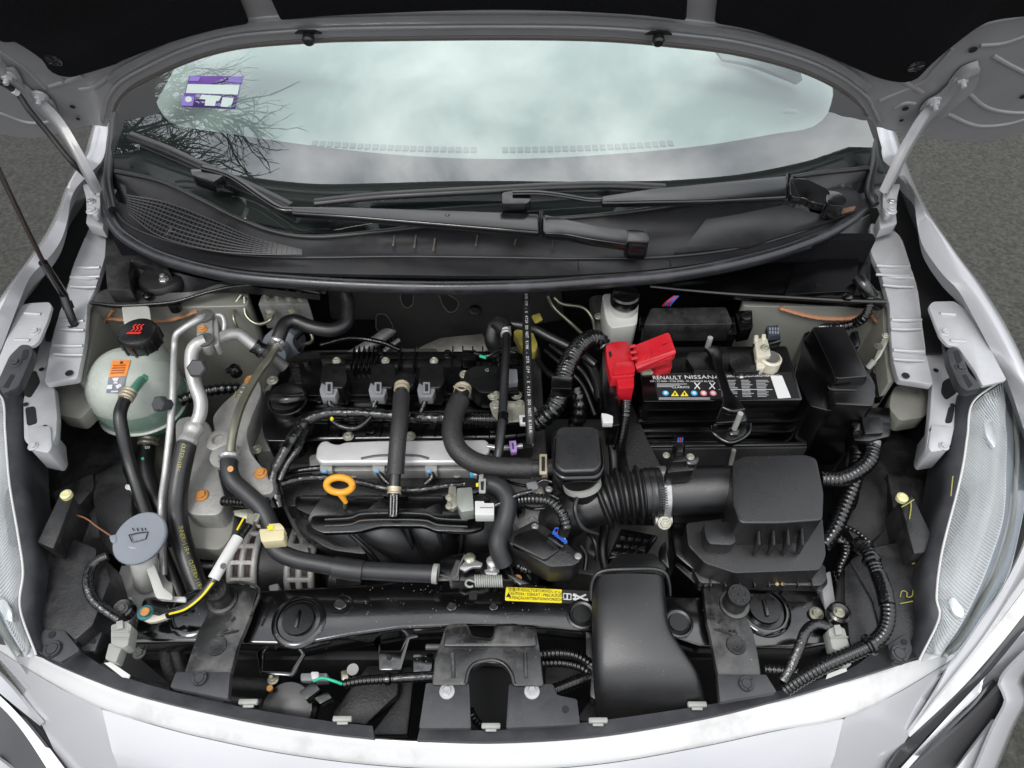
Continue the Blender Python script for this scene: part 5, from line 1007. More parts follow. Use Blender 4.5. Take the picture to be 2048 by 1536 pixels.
# fuel hoses at the right of the cover
f1 = thing('thin_fuel_hose', 'thin black hose coming from the banjo fitting over the coils', 'hose')
tube('hose', [(1012, 665, .87), (1013, 690, .875), (1010, 740, .872), (1007, 800, .87), (1003, 850, .865), (998, 900, .855), (994, 925, .845)], 9, rubber, f1); tube('collar', [(1011, 655, .868), (1012, 672, .871)], 10, steel, f1, ribs=.008); tube('lower_collar', [(1007, 828, .868), (1006, 842, .867)], 11, plasticg, f1)
f2 = thing('lettered_hose', 'straight black hose with white lettering from the firewall down past the coils', 'hose')
p6 = [(1052, 585, .89), (1053, 640, .895), (1055, 720, .89), (1058, 800, .88), (1061, 860, .865), (1063, 885, .85)]
tube('hose', p6, 9.5, rubber, f2); hose_text(f2, p6, 'DTR CPP - E 4728 DO NOT KINK - DTR CPP - E 4728 DO NOT KINK', .05, .95, 8, 9.5, whiteink, lean=0)
br = thing('hose_bracket', 'pale zinc bracket plate holding the thin hoses', 'bracket')
prism('plate', [(978, 806), (990, 800), (1030, 802), (1062, 805), (1076, 820), (1072, 842), (1060, 852), (1042, 842), (1000, 845), (985, 830)], .842, .004, zinc, br, r=6, bev=.001); bolt(br, 992, 808, .843, 7, zinc); bolt(br, 1040, 806, .843, 6, zinc); bolt(br, 988, 790, .838, 9, zinc)
prism('white_clip', [(1038, 830), (1060, 830), (1060, 848), (1040, 848)], .852, .006, white, br, r=2); prism('clip_slot', [(1045, 834), (1056, 834), (1056, 844), (1045, 844)], .8525, .001, black, br, bev=0)
yc = thing('yellow_bracket', 'dull yellow plated bracket in the dark behind the hoses', 'bracket'); prism('arm', [(1026, 662), (1060, 650), (1076, 690), (1070, 705), (1040, 690)], .80, .02, yelcard, yc, r=5); prism('tab', [(1062, 630), (1080, 624), (1086, 638), (1070, 645)], .83, .006, yelcard, yc)
bh = thing('banjo_hose', 'black hose looping from the banjo fitting to the brake servo', 'hose'); tube('hose', [(1012, 660, .868), (1000, 648, .868), (990, 650, .86), (985, 680, .84), (996, 700, .82)], 17, rubber, bh); tube('hose_run', [(1020, 648, .86), (1060, 655, .86), (1100, 675, .855), (1150, 700, .85), (1190, 730, .84)], 9, rubber, bh)
# solenoid on the manifold
sv_ = thing('purge_valve', 'zinc plated solenoid valve with white plug above the manifold', 'valve')
prism('yoke', [(898, 972), (912, 972), (916, 1010), (905, 1018), (893, 1012)], .838, .010, zinc, sv_, r=3, bev=.001); prism('coil', [(914, 976), (944, 974), (948, 1020), (922, 1024), (914, 1008)], .842, .024, M('green_grey_zinc', (.34, .36, .33), .4, .5, .05), sv_, r=4, bev=.002); prism('plug', [(950, 1002), (968, 1002), (968, 1006), (988, 1006), (988, 1030), (950, 1030)], .842, .018, white, sv_, r=2, bev=.0015); tube('outlet', [(944, 985, .83), (960, 978, .83)], 9, plasticg, sv_)
for q in ((898, 994), (898, 1012)): bolt(sv_, q[0], q[1], .839, 5, zinc)
tube('lead', [(988, 1012, .835), (1010, 1002, .84), (1035, 990, .845), (1065, 982, .848)], 5, tape, sv_); prism('plug_line', [(960, 1014), (986, 1014), (986, 1016), (960, 1016)], .8425, .0008, greyconn, sv_, bev=0)
vh = thing('vacuum_hose', 'smooth grey hose looping in front of the throttle body', 'hose')
tube('hose', [(962, 968, .835), (985, 968, .838), (1006, 980, .838), (1016, 1002, .835), (1010, 1040, .825), (998, 1070, .81), (996, 1095, .80), (1008, 1128, .78)], 19, greyhose, vh); tube('clip_band', [(962, 968, .836), (970, 967, .837)], 20, palegrey, vh); prism('clip_frame', [(957, 958), (972, 957), (971, 985), (958, 985)], .858, .003, palegrey, vh, r=2, bev=.001); prism('clip_window', [(961, 963), (968, 962), (967, 980), (962, 980)], .8585, .001, black, vh, bev=0); prism('yellow_mark', [(952, 966), (957, 966), (957, 973), (952, 973)], .856, .001, yellow, vh, bev=0)
nv = thing('small_bypass_hose', 'short knurled hose with blue end beside the flange nut', 'hose'); tube('hose', [(945, 948, .815), (970, 950, .82), (1000, 945, .822)], 8, rubber, nv, ribs=.004, amp=.05); tube('blue_end', [(942, 948, .815), (950, 948, .816)], 8.5, blueink, nv); tube('steel_end', [(950, 948, .816), (957, 949, .817)], 9.5, steel, nv)
# throttle body
tb_ = thing('throttle_unit', 'aluminium throttle unit with black angled cover and coloured wires', 'throttle')
prism('casting', [(1030, 1000), (1060, 985), (1100, 1000), (1120, 1050), (1080, 1060), (1040, 1060), (1025, 1040)], .775, .08, cast, tb_, r=10, bev=.006); prism('upper_web', [(1000, 940), (1060, 945), (1090, 985), (1040, 1000), (1010, 975)], .785, .05, cast, tb_, r=8, bev=.004)
prism('cover', [(1022, 1064), (1068, 1040), (1090, 1050), (1158, 1106), (1162, 1122), (1146, 1132), (1100, 1134), (1016, 1086)], .800, .05, plasticd, tb_, r=6, bev=.003); prism('cover_step', [(1030, 1070), (1070, 1056), (1120, 1098), (1090, 1120), (1024, 1088)], .806, .01, plastic, tb_, r=6, bev=.003)
for q in ((1070, 1052), (1156, 1112)): bolt(tb_, q[0], q[1], .802, 5, steel)
prism('wire_socket', [(1100, 1062), (1132, 1084), (1126, 1096), (1094, 1074)], .812, .02, plasticg, tb_, bev=.002)
for i, (m, dx) in enumerate(((wireb, 0), (wirer, 7), (wirer, 11), (wireg, 18), (white, 22))): tube('wire', [(1108 + dx, 1064 + dx * .7, .818), (1112 + dx * .8, 1056 + dx * .6, .828), (1126 + dx * .3, 1060, .832)], 1.8, m, tb_, seg=6)
for k in range(6): lathe('blue_seal', [(.003, 0), (.002, .004), (0, .004)], (1108 + k * 4.6, 1066 + k * 3.6, .817), wireb, tb_, n=8)
th = thing('throttle_harness', 'ribbed black conduit arching over the throttle body', 'harness')
tube('conduit', [(1035, 1000, .83), (1070, 998, .845), (1100, 1004, .85), (1122, 1024, .85), (1132, 1050, .84), (1130, 1064, .832)], 11.5, conduit, th, ribs=.0055, amp=.07); tube('tape_end', [(1131, 1055, .84), (1128, 1068, .83)], 13, tape, th)
# alternator
at = thing('alternator', 'cast aluminium alternator with slotted ends and grooved pulley', 'alternator')
ax = RT; ac_ = V((565, 1130, .655))
lathe('stator', [(.058, -.022), (.058, .022)], ac_, M('stator_laminations', (.03, .03, .03), .5, .5, .3, 200), at, axis=ax)
for s, x in ((-1, -.042), (1, .045)):
    hb = lathe('end_bell', [(.060, -.018), (.062, -.010), (.062, .012), (.054, .018)], ac_ + RT * x, copper, at, axis=ax)
    for k in range(16):
        a = k * .3927; d = Vector((0, math.cos(a), math.sin(a))); finish('bell_bar', box_bm(ac_ + RT * x + d * .061, (.040, .012, .007), Matrix.Rotation(a, 3, 'X')), cast, hb, bev=.001)
    for xx in (-.018, .0, .018): tube('bell_ring', [ac_ + RT * (x + xx) + Vector((0, math.cos(a), math.sin(a))) * .062 for a in [6.2832 * k / 28 for k in range(29)]], .0055, cast, hb, seg=8)
lathe('pulley', [(.030, -.016), (.034, -.016), (.031, -.012), (.034, -.008), (.031, -.004), (.034, 0), (.031, .004), (.034, .008), (.031, .012), (.034, .016), (.02, .016)], ac_ + RT * -.082, castd, at, axis=ax); lathe('pulley_cap', [(.022, -.02), (.022, .02), (0, .02)], ac_ + RT * -.105, plasticg, at, axis=-ax)
prism('lug', [(536, 1170), (556, 1165), (560, 1188), (540, 1190)], .715, .02, cast, at, bev=.003); lathe('rear_cap', [(.030, -.02), (.030, .01), (.022, .02), (0, .02)], ac_ + RT * .10 + Vector((0, -.02, -.005)), plasticd, at, axis=Vector((.6, -.5, .6)))
prism('top_lug', [(580, 1092), (612, 1088), (618, 1104), (584, 1108)], .735, .03, cast, at, r=4, bev=.003)
mb = thing('sensor_bracket', 'small steel bracket with taped cable above the alternator', 'bracket'); prism('plate', [(466, 1020), (500, 1016), (520, 1030), (500, 1040), (468, 1030)], .785, .004, zinc, mb); tube('cable', [(446, 1002, .79), (475, 1004, .795), (505, 1006, .80), (540, 1002, .80)], 9, tape, mb, ribs=.006)

ex = thing('gap_cables', 'bundle of thin black cables in the gap between engine and battery', 'harness')
for pts, r in (([(1100, 690, .80), (1140, 720, .80), (1170, 750, .79), (1195, 800, .77)], 5), ([(1090, 700, .79), (1130, 735, .79), (1165, 770, .78), (1190, 830, .76)], 5), ([(1075, 720, .80), (1095, 745, .81), (1120, 760, .82)], 6), ([(1150, 790, .82), (1165, 815, .81), (1165, 845, .79)], 8), ([(1215, 860, .79), (1225, 900, .78), (1228, 950, .76)], 9)): tube('cable', pts, r, rubber, ex, seg=8)
rw = thing('rear_wiring', 'thin black wires and plug along the back edge of the valve cover', 'wiring')
for pts, r in (([(640, 690, .80), (700, 676, .80), (760, 684, .80), (800, 700, .80)], 5), ([(950, 706, .845), (975, 712, .85), (1000, 700, .85), (1030, 706, .84)], 4), ([(455, 742, .80), (470, 735, .81), (480, 745, .81)], 6), ([(600, 700, .80), (590, 680, .79), (610, 660, .78)], 5)): tube('wire', pts, r, tape, rw, seg=8)
lathe('small_plug', [(.010, -.01), (.010, .004), (.006, .010), (0, .010)], (470, 740, .805), plasticg, rw)
tube('teal_wire', [(960, 712, .85), (972, 716, .851)], 3, wireg, rw, seg=6)

# cable ties and small fittings
def ring(par, pts, r, m=plasticg): tube('cable_tie', pts, r, m, par, seg=12); 
ring(hn, [(690, 826, .8265), (696, 826, .8265)], 13.5); ring(hn, [(868, 837, .822), (875, 837, .822)], 13.5); ring(hn, [(575, 893, .8285), (571, 901, .828)], 15.5); ring(hn, [(640, 955.5, .7905), (646, 955.2, .7903)], 9.5); ring(hn, [(905, 971, .785), (911, 970, .785)], 9.5)
sm = thing('sensor_cluster', 'small sensor plugs and taped leads above the throttle unit', 'sensor')
prism('plug', [(1052, 966), (1072, 962), (1078, 976), (1058, 982)], .835, .016, greyconn, sm, r=3, bev=.0015); prism('plug', [(1030, 1012), (1046, 1006), (1052, 1020), (1036, 1028)], .80, .016, plasticg, sm, r=3, bev=.0015); prism('metal_tab', [(1058, 976), (1084, 972), (1090, 990), (1066, 996)], .822, .004, zinc, sm, r=4, bev=.001)
bolt(sm, 1078, 984, .824, 6, zinc); bolt(sm, 1098, 978, .83, 5, steel); bolt(sm, 1064, 1040, .79, 6, steel)
for pts in ([(1072, 968, .832), (1088, 960, .835), (1104, 964, .835)], [(1045, 1012, .80), (1066, 1018, .81), (1090, 1016, .815)], [(1010, 960, .82), (1030, 968, .825), (1052, 972, .83)], [(1085, 992, .82), (1100, 990, .83), (1118, 998, .83)]): tube('lead', pts, 3.5, tape, sm, seg=8)
vc = thing('vacuum_lines', 'thin rubber vacuum lines and small valve beside the latch end of the manifold', 'hose')
for pts in ([(1020, 1085, .76), (1035, 1110, .75), (1050, 1140, .74), (1060, 1158, .73)], [(1160, 1090, .75), (1172, 1110, .74), (1170, 1140, .73)], [(1175, 1060, .74), (1190, 1085, .74), (1195, 1120, .72)]): tube('line', pts, 5, rubber, vc, seg=8)
tube('ribbed_line', [(1030, 1128, .745), (1050, 1138, .745), (1075, 1138, .74)], 11, conduit, vc, ribs=.0055, amp=.07); lathe('valve', [(.012, -.01), (.014, 0), (.010, .010), (0, .012)], (1092, 1140, .745), plastic, vc)
for px, py, z in ((612, 724, .817), (760, 704, .826), (895, 706, .826), (1000, 722, .818), (640, 800, .813), (742, 862, .80), (905, 862, .80), (985, 860, .80)): lathe('cover_boss', [(.0065, -.006), (.0065, .002), (.004, .003), (0, .0025)], (px, py, z), plasticg, en, n=12)
for x0 in (630, 700, 775, 850, 930): tube('cover_bead', [(x0, 846, .797), (x0 + 44, 846, .797)], 2.2, plasticg, en, seg=6)
# ================================================================ BATTERY
bt = thing('battery', 'black car battery with white printed label and lid ridges', 'battery')
ZB = .852
BT = [(1274, 700), (1572, 696), (1606, 803), (1287, 806)]
prism('case', [(1280, 700), (1568, 697), (1604, 803), (1291, 806)], ZB - .022, .165, plasticg, bt, r=5, bev=.003)
prism('lid', [(1274, 694), (1574, 692), (1606, 800), (1287, 803)], ZB, .024, plasticg, bt, r=6, bev=.003)
prism('lid_block', [(1372, 716), (1380, 704), (1446, 704), (1440, 742), (1390, 742)], ZB + .012, .012, plastic, bt, r=4, bev=.002); prism('lid_block', [(1462, 706), (1532, 703), (1520, 742), (1470, 744), (1458, 725)], ZB + .012, .012, plastic, bt, r=4, bev=.002)
fb = P(1446, 803, ZB - .024)
for i, dz in enumerate((.024, .048, .072, .096)): finish('case_ridge', box_bm(fb + Vector((.0, .0015 - i * .0035, -dz)), (.262, .008, .005)), plasticg, bt, bev=.0015)
finish('case_front', box_bm(fb + Vector((0, .004, -.068)), (.258, .012, .088)), plasticg, bt, bev=.002)
finish('embossed_band', box_bm(fb + Vector((-.02, -.009, -.086)), (.09, .001, .008)), plastic, bt, bev=.0003)
# printed label
LZ = ZB + .0006
lb = prism('label', [(1306, 746), (1583, 744), (1600, 796), (1316, 799)], LZ, .0006, blackink, bt, bev=0)
def tx(s, px, py, h, m=whiteink, wide=1.0): lettering(lb, s, (px, py, LZ), h, m, wide=wide, lift=.0006)
tx('RENAULT', 1334, 756, 13.5, whiteink, 1.0); tx('NISSAN', 1398, 755, 13, whiteink, 1.35); tx('DANGER/POISON', 1465, 753, 8, whiteink, 1.05); tx('PELIGRO/VENENO', 1526, 752, 8, whiteink, 1.05)
tx('12V - L2 60Ah - 510A (SAE) - 95 min', 1344, 763, 6.2, whiteink, .95); tx('24410 6LA2A', 1408, 763, 6.5, whiteink, 1.1); tx('CLARIOS', 1361, 775, 7.5, whiteink, 1.2)
bar = lambda x0, x1, y, m=greyink, hh=1.6: prism('print_line', [(x0, y), (x1, y), (x1, y + hh), (x0, y + hh)], LZ + .0007, .0004, m, lb, bev=0)
rr = random.Random(3)
for k in range(3): bar(1314, 1314 + 60 - k * 14, 767 + k * 2.6)
for k in range(2): bar(1318, 1420, 795 + k * 2.4)
for x0, x1 in ((1440, 1474), (1482, 1505), (1512, 1538)):
    y = 760
    while y < 794:
        bar(x0 + (y - 760) * .1, x1 - rr.uniform(0, 9) + (y - 760) * .12, y, greyink, 1.3); y += 2.9
bar(1437, 1545, 778.5, whiteink, .7)
for i, (m, sh) in enumerate(((blueink, 0), (yellow, 1), (yellow, 1), (blueink, 0), (pinkink, 0), (pinkink, 0))):
    cx = 1331 + i * 19
    if sh: prism('hazard_icon', [(cx - 8, 792), (cx, 781), (cx + 8, 792)], LZ + .0008, .0004, m, lb, bev=0); prism('icon_mark', [(cx - 1.5, 790), (cx - 1.5, 785), (cx + 1.5, 785), (cx + 1.5, 790)], LZ + .0012, .0003, blackink, lb, bev=0)
    else: disc('hazard_icon', (cx, 787, LZ), 6.5, m, lb, lift=.0006); disc('icon_centre', (cx, 787, LZ), 3.6, whiteink, lb, lift=.0013)
for cx in (1394, 1424):
    for a, b in (((-5, 765), (6, 778)), ((6, 765), (-5, 778))): tube('pictogram', [(cx + a[0], a[1], LZ + .0006), (cx + b[0], b[1], LZ + .0006)], 1.3, whiteink, lb, seg=5, flat=.4)
prism('barcode_patch', [(1541, 752), (1564, 751), (1582, 795), (1556, 797)], LZ + .0008, .0005, whiteink, lb, bev=0)
for k in range(15):
    y = 754.5 + k * 2.7; x = 1544 + k * .98; bar(x, x + 12, y, blackink, (1.0, 1.6, .7)[k % 3])
for px in (1433, 1483): prism('warning_triangle', [(px - 4, 756), (px, 749), (px + 4, 756)], LZ + .0008, .0004, whiteink, lb, bev=0)
# hold-down
hd = thing('battery_clamp', 'black steel strap clamping the battery with two threaded studs', 'clamp')
prism('strap', [(1412, 698), (1424, 690), (1444, 692), (1446, 730), (1462, 782), (1484, 806), (1496, 842), (1430, 846), (1446, 806), (1446, 785), (1430, 735), (1424, 712)], ZB + .024, .006, plasticg, hd, r=8, bev=.002)
prism('end_lug', [(1424, 850), (1440, 838), (1484, 836), (1500, 846), (1499, 866), (1484, 880), (1462, 888), (1440, 880), (1426, 866)], ZB + .012, .010, plasticg, hd, r=8, bev=.003)
tube('lug_rim', [(1424, 852, ZB + .013), (1427, 866, ZB + .013), (1442, 878, ZB + .010), (1462, 885, ZB + .010), (1484, 877, ZB + .010), (1498, 864, ZB + .013), (1500, 848, ZB + .013)], 4, plasticg, hd, seg=8); tube('strap_ridge', [(1446, 815, ZB + .028), (1465, 822, ZB + .028), (1488, 818, ZB + .028)], 4, plasticg, hd, seg=8)
def stud(px, py, z, ln, r): 
    p = P(px, py, z); tube('stud', [p, p + UP * ln * .5, p + UP * ln], r * sc(px, py, z), white if False else palegrey, hd, seg=10)
stud(1415, 694, ZB + .004, .022, 5.5); stud(1466, 864, ZB + .012, .045, 5.5); lathe('nut', [(.009, 0), (.009, .006), (.006, .008), (0, .008)], (1465, 866, ZB + .012), plasticg, hd, n=6); tube('hook_rod', [(1468, 900, .80), (1460, 935, .76), (1450, 975, .72)], 4.5, palegrey, hd, seg=8)
# terminals
rt = thing('positive_terminal_cover', 'bright red plastic cover over the positive battery terminal, lid open', 'terminal cover')
prism('hinge_body', [(1211, 690), (1224, 684), (1254, 682), (1262, 702), (1271, 738), (1268, 752), (1222, 756), (1214, 722)], .892, .035, red, rt, r=5, bev=.003); prism('body_step', [(1232, 724), (1264, 722), (1270, 744), (1226, 748)], .897, .01, red, rt, r=4, bev=.003); prism('front_skirt', [(1234, 753), (1268, 752), (1268, 775), (1236, 777)], .886, .045, red, rt, r=3, bev=.002)
L3 = [(1266, 692, .893), (1338, 664, .915), (1353, 706, .905), (1342, 716, .900), (1276, 738, .885), (1268, 718, .890)]
prism('open_lid', rnd(L3, 5), None, .010, red, rt, bev=.002); prism('lid_step', rnd([(1272, 716, .896), (1284, 700, .901), (1300, 696, .904), (1302, 716, .899), (1290, 726, .895), (1276, 730, .892)], 4), None, .006, red, rt, bev=.002); prism('lid_lip', rnd([(1270, 728, .893), (1350, 700, .909), (1352, 706, .907), (1274, 738, .889)], 2), None, .004, red, rt, bev=.001)
for y0, dx in ((694, 0), (706, 2), (718, 4)): tube('hinge_knuckle', [(1258 + dx, y0, .898), (1270 + dx, y0 - 2, .898)], 4, red, rt, seg=8)
prism('plus_mark', [(1324, 686), (1342, 680), (1343, 682), (1325, 688)], .911, .001, red, rt, bev=0); prism('clamp_below', [(1302, 730), (1344, 718), (1344, 736), (1312, 742)], .866, .014, red, rt, r=5, bev=.003); prism('lead_clamp', [(1280, 740), (1330, 730), (1330, 742), (1284, 746)], .858, .008, whitelead, rt, r=4); prism('slot', [(1217, 704), (1222, 702), (1224, 712), (1219, 714)], .893, .001, blackink, rt, bev=0)
pc = thing('fuse_link_carrier', 'black plastic fusible link carrier hanging beside the battery with white clip', 'fuse carrier')
prism('carrier', [(1205, 700), (1222, 690), (1236, 780), (1240, 850), (1218, 852), (1205, 780)], .872, .05, plasticg, pc, r=5, bev=.003); prism('white_clip', [(1203, 826), (1216, 828), (1226, 832), (1226, 846), (1206, 846)], .882, .010, white, pc, r=2, bev=.001); tube('ribbed_sleeve', [(1252, 800, .86), (1250, 830, .845), (1243, 870, .82), (1238, 900, .80)], 11, conduit, pc, ribs=.0055, amp=.07)
nt_ = thing('negative_terminal', 'oxidised pale negative terminal clamp with bolt', 'terminal')
prism('plate', [(1510, 688), (1518, 676), (1534, 676), (1540, 700), (1542, 712), (1514, 716)], ZB + .028, .012, whitelead, nt_, r=3, bev=.002); lathe('post_ring', [(.017, -.02), (.017, .004), (.014, .006), (.013, .003), (0, .003)], (1541, 720, ZB + .016), whitelead, nt_); lathe('post', [(.012, 0), (.012, .008), (0, .008)], (1541, 719, ZB + .014), castd, nt_); bolt(nt_, 1530, 695, ZB + .03, 6, zinc); prism('side_lug', [(1512, 712), (1530, 712), (1530, 736), (1514, 738)], ZB + .016, .014, whitelead, nt_, r=3, bev=.002)
for q in ((1513, 674), (1528, 672)): prism('lead_tab', [(q[0] - 4, q[1] - 4), (q[0] + 4, q[1] - 4), (q[0] + 4, q[1] + 8), (q[0] - 4, q[1] + 8)], ZB + .032, .008, whitelead, nt_, r=2, bev=.001)
bs = thing('battery_sensor', 'dark plug block with small grid sockets behind the pale terminal', 'plug'); prism('body', [(1508, 676), (1560, 666), (1564, 682), (1514, 696)], ZB + .022, .015, plasticg, bs); prism('socket', [(1533, 652), (1556, 650), (1562, 668), (1538, 672)], ZB + .036, .012, M('navy_plastic', (.03, .035, .05), .4), bs, r=2)
for i in range(4):
    for j in range(2): prism('socket_cell', [(1538 + i * 5.5, 655 + j * 7), (1541 + i * 5.5, 655 + j * 7), (1542 + i * 5.5, 660 + j * 7), (1539 + i * 5.5, 660 + j * 7)], ZB + .0365, .0008, capgrey, bs, bev=0)
sv2 = thing('battery_sleeve', 'textured black fabric sleeve wrapped round the battery', 'sleeve'); 
slm = M('woven_sleeve', (.02, .02, .021), .75, 0, .9, 240, .2, 30)
prism('side_panel', [(1252, 806), (1262, 800), (1296, 880), (1340, 965), (1262, 962), (1250, 900)], .775, .14, slm, sv2, bev=.003); prism('front_panel', [(1292, 892), (1614, 888), (1616, 896), (1292, 900)], .758, .16, slm, sv2, bev=.003); prism('front_lip', [(1290, 886), (1614, 882), (1615, 890), (1292, 894)], .762, .008, plastic, sv2, bev=.002)
# covers behind the battery
fx = thing('relay_box', 'dusty black relay box with chamfered lid behind the battery', 'relay box')
prism('lid', [(1302, 616), (1452, 614), (1466, 648), (1288, 650)], .880, .04, plasticd, fx, r=6, bev=.008, seg=3); prism('base', [(1284, 640), (1470, 638), (1474, 668), (1284, 672)], .852, .05, plasticg, fx, r=4, bev=.003)
for q in ((1286, 640), (1464, 640)): prism('catch', [(q[0] - 6, q[1] - 8), (q[0] + 6, q[1] - 8), (q[0] + 6, q[1] + 8), (q[0] - 6, q[1] + 8)], .868, .02, plasticg, fx, bev=.002)
for k, m in enumerate((wirer, wireb, wirer, wireb)): tube('wire', [(1325 + k * 5, 612, .86), (1335 + k * 4, 602, .87), (1348 + k * 3, 592, .875)], 1.6, m, fx, seg=6)
prism('side_mount', [(1470, 622), (1504, 620), (1506, 655), (1480, 660)], .85, .03, plasticg, fx, r=3); lathe('mount_bolt', [(.009, 0), (.009, .004), (.005, .006), (0, .006)], (1491, 635, .851), plastic, fx)
bk = thing('brake_fluid_reservoir', 'white brake fluid reservoir with round black cap', 'reservoir')
prism('tank_top', [(1204, 588), (1270, 582), (1278, 600), (1274, 650), (1222, 656), (1212, 640)], .865, .05, milky, bk, r=8, bev=.006, seg=3); prism('tank_low', [(1216, 648), (1272, 644), (1268, 672), (1224, 676)], .835, .05, milky, bk, r=5, bev=.003); lathe('neck', [(.022, -.02), (.022, .012)], (1248, 618, .866), milky, bk); lathe('cap', [(.0235, 0), (.0245, .003), (.0245, .018), (.022, .021), (.012, .022), (0, .022)], (1248, 605, .882), plasticg, bk)
mcy = thing('brake_master_cylinder', 'cast brake master cylinder with fittings below the fluid reservoir', 'brake cylinder'); tube('cylinder', [(1195, 600, .80), (1200, 640, .79), (1215, 690, .78)], 18, castd, mcy); bolt(mcy, 1197, 632, .822, 6, zinc); tube('pipe_end', [(1205, 660, .80), (1218, 662, .80)], 6, zinc, mcy)
# thick looms left of the battery
lm = thing('main_loom', 'thick shiny taped wiring loom arching between engine and battery', 'harness')
tube('loom', [(1205, 690, .86), (1195, 678, .87), (1175, 680, .88), (1152, 700, .885), (1132, 738, .885), (1122, 780, .88), (1108, 815, .87), (1085, 838, .85), (1070, 845, .84)], 18.5, tape, lm, ribs=.007, amp=.035, wob=.04)
prism('loom_clip', [(1104, 752), (1146, 754), (1144, 778), (1102, 776)], .908, .02, plasticg, lm, r=4, bev=.002); tube('side_loom', [(1150, 778, .85), (1158, 800, .84), (1158, 830, .82), (1150, 850, .80)], 15, conduit, lm, ribs=.012, amp=.05); tube('low_loom', [(1172, 720, .80), (1190, 750, .79), (1200, 800, .78)], 10, rubber, lm)
# filler things in the dark gap: gearbox top, cables
gb = thing('gearbox', 'dark gearbox housing deep below the intake bellows', 'gearbox'); prism('housing', [(1100, 860), (1330, 860), (1340, 1140), (1250, 1160), (1110, 1140)], .62, .20, castd, gb, r=20, bev=.012); tube('shift_cable', [(1200, 960, .70), (1210, 1040, .69), (1205, 1100, .68), (1215, 1150, .66)], 10, rubber, gb); tube('grey_cable', [(1180, 1070, .70), (1175, 1100, .70), (1190, 1110, .70)], 7, castd, gb)
wv = thing('woven_pad', 'black embossed heat pad on the gearbox below the bellows', 'pad'); prism('pad', [(1242, 1055), (1318, 1070), (1290, 1110), (1215, 1118)], .705, .02, plasticg, wv, bev=.004)
for i in range(4):
    for j in range(3): prism('embossing', [(1246 + i * 16 - j * 9, 1062 + j * 16 + i * 2), (1258 + i * 16 - j * 9, 1064 + j * 16 + i * 2), (1252 + i * 16 - j * 9, 1074 + j * 16 + i * 2), (1240 + i * 16 - j * 9, 1072 + j * 16 + i * 2)], .710, .006, plasticg, wv, r=2, bev=.002)
# ================================================================ FUSE BOX
fbx = thing('fuse_box', 'large black fuse box with sloping lid beside the battery', 'fuse box')
prism('body', [(1608, 664), (1690, 656), (1752, 770), (1748, 812), (1660, 822), (1620, 812), (1588, 748)], .85, .16, plasticg, fbx, r=8, bev=.006); prism('lid', [(1624, 654), (1688, 652), (1738, 752), (1674, 757)], .885, .05, plasticg, fbx, r=6, bev=.005, seg=3, taper=1.12); prism('front_pocket', [(1662, 760), (1740, 757), (1752, 790), (1742, 812), (1670, 808)], .868, .06, plastic, fbx, r=5, bev=.004); tube('pocket_rib', [(1658, 772, .869), (1664, 778, .869), (1712, 779, .869)], 3, plasticg, fbx, seg=6); box('catch', (1672, 833, .83), (.014, .006, .02), plasticg, fbx); prism('side_shelf', [(1700, 815), (1780, 815), (1782, 845), (1704, 850)], .80, .05, plasticg, fbx, r=4, bev=.003)
fm = fbx; prism('mounting_foot', [(1745, 735), (1762, 728), (1772, 745), (1772, 790), (1752, 795)], .80, .02, plasticg, fm, r=6); bolt(fm, 1755, 742, .801, 6, castd); prism('upper_ear', [(1700, 665), (1716, 660), (1722, 690), (1706, 695)], .83, .02, plasticg, fm, r=6)
gl = thing('ground_lug', 'bare metal ground lug bolted to the primed tower wall', 'ground lug'); prism('lug', [(1750, 715), (1768, 668), (1776, 664), (1778, 680), (1762, 712), (1746, 730)], .86, .004, zinc, gl, r=4, bev=.001); bolt(gl, 1771, 671, .862, 5, zinc); bolt(gl, 1757, 692, .862, 6, castd); tube('crimp', [(1748, 722, .862), (1736, 735, .85)], 6, palegrey, gl)
# harness at the right
pgx = thing('fuse_box_plug', 'wide black wiring plug with grey taped outlet below the fuse box', 'plug'); prism('plug_body', [(1704, 845), (1730, 842), (1782, 846), (1780, 872), (1740, 882), (1708, 880)], .83, .035, plasticg, pgx, r=4, bev=.003); prism('plug_cover', [(1724, 834), (1764, 834), (1768, 866), (1730, 868)], .838, .02, plastic, pgx, r=4, bev=.003); prism('latch', [(1708, 848), (1720, 846), (1720, 860), (1708, 862)], .836, .008, plasticg, pgx, bev=.001); tube('grey_tape', [(1746, 868, .82), (1746, 885, .815), (1744, 900, .81)], 14.5, M('grey_tape', (.18, .18, .185), .4, 0, .3, 200), pgx)
hr_ = thing('fender_harness', 'thick taped harness curving from the plug down behind the air filter box', 'harness')
tube('upper', [(1745, 895, .812), (1738, 920, .81), (1715, 942, .805), (1680, 958, .80), (1640, 958, .80)], 16.5, tape, hr_, ribs=.006, amp=.035); tube('lower', [(1720, 880, .79), (1714, 930, .79), (1706, 970, .785), (1690, 1010, .78), (1668, 1060, .775), (1645, 1092, .77)], 15.5, conduit, hr_, ribs=.008, amp=.05); tube('inner', [(1702, 955, .78), (1696, 1000, .77), (1672, 1040, .76)], 18, tape, hr_, wob=.08)
tube('thin_branch', [(1684, 1050, .775), (1715, 1065, .785), (1745, 1090, .79)], 4.5, conduit, hr_, ribs=.006, amp=.12); tube('drop_branch', [(1662, 1070, .75), (1688, 1088, .75), (1690, 1110, .75), (1680, 1140, .745), (1690, 1175, .74), (1700, 1190, .73)], 12, conduit, hr_, ribs=.0055, amp=.06)
fh = thing('headlight_harness', 'glossy ribbed harness looping down to the bumper end by the battery side headlight', 'harness')
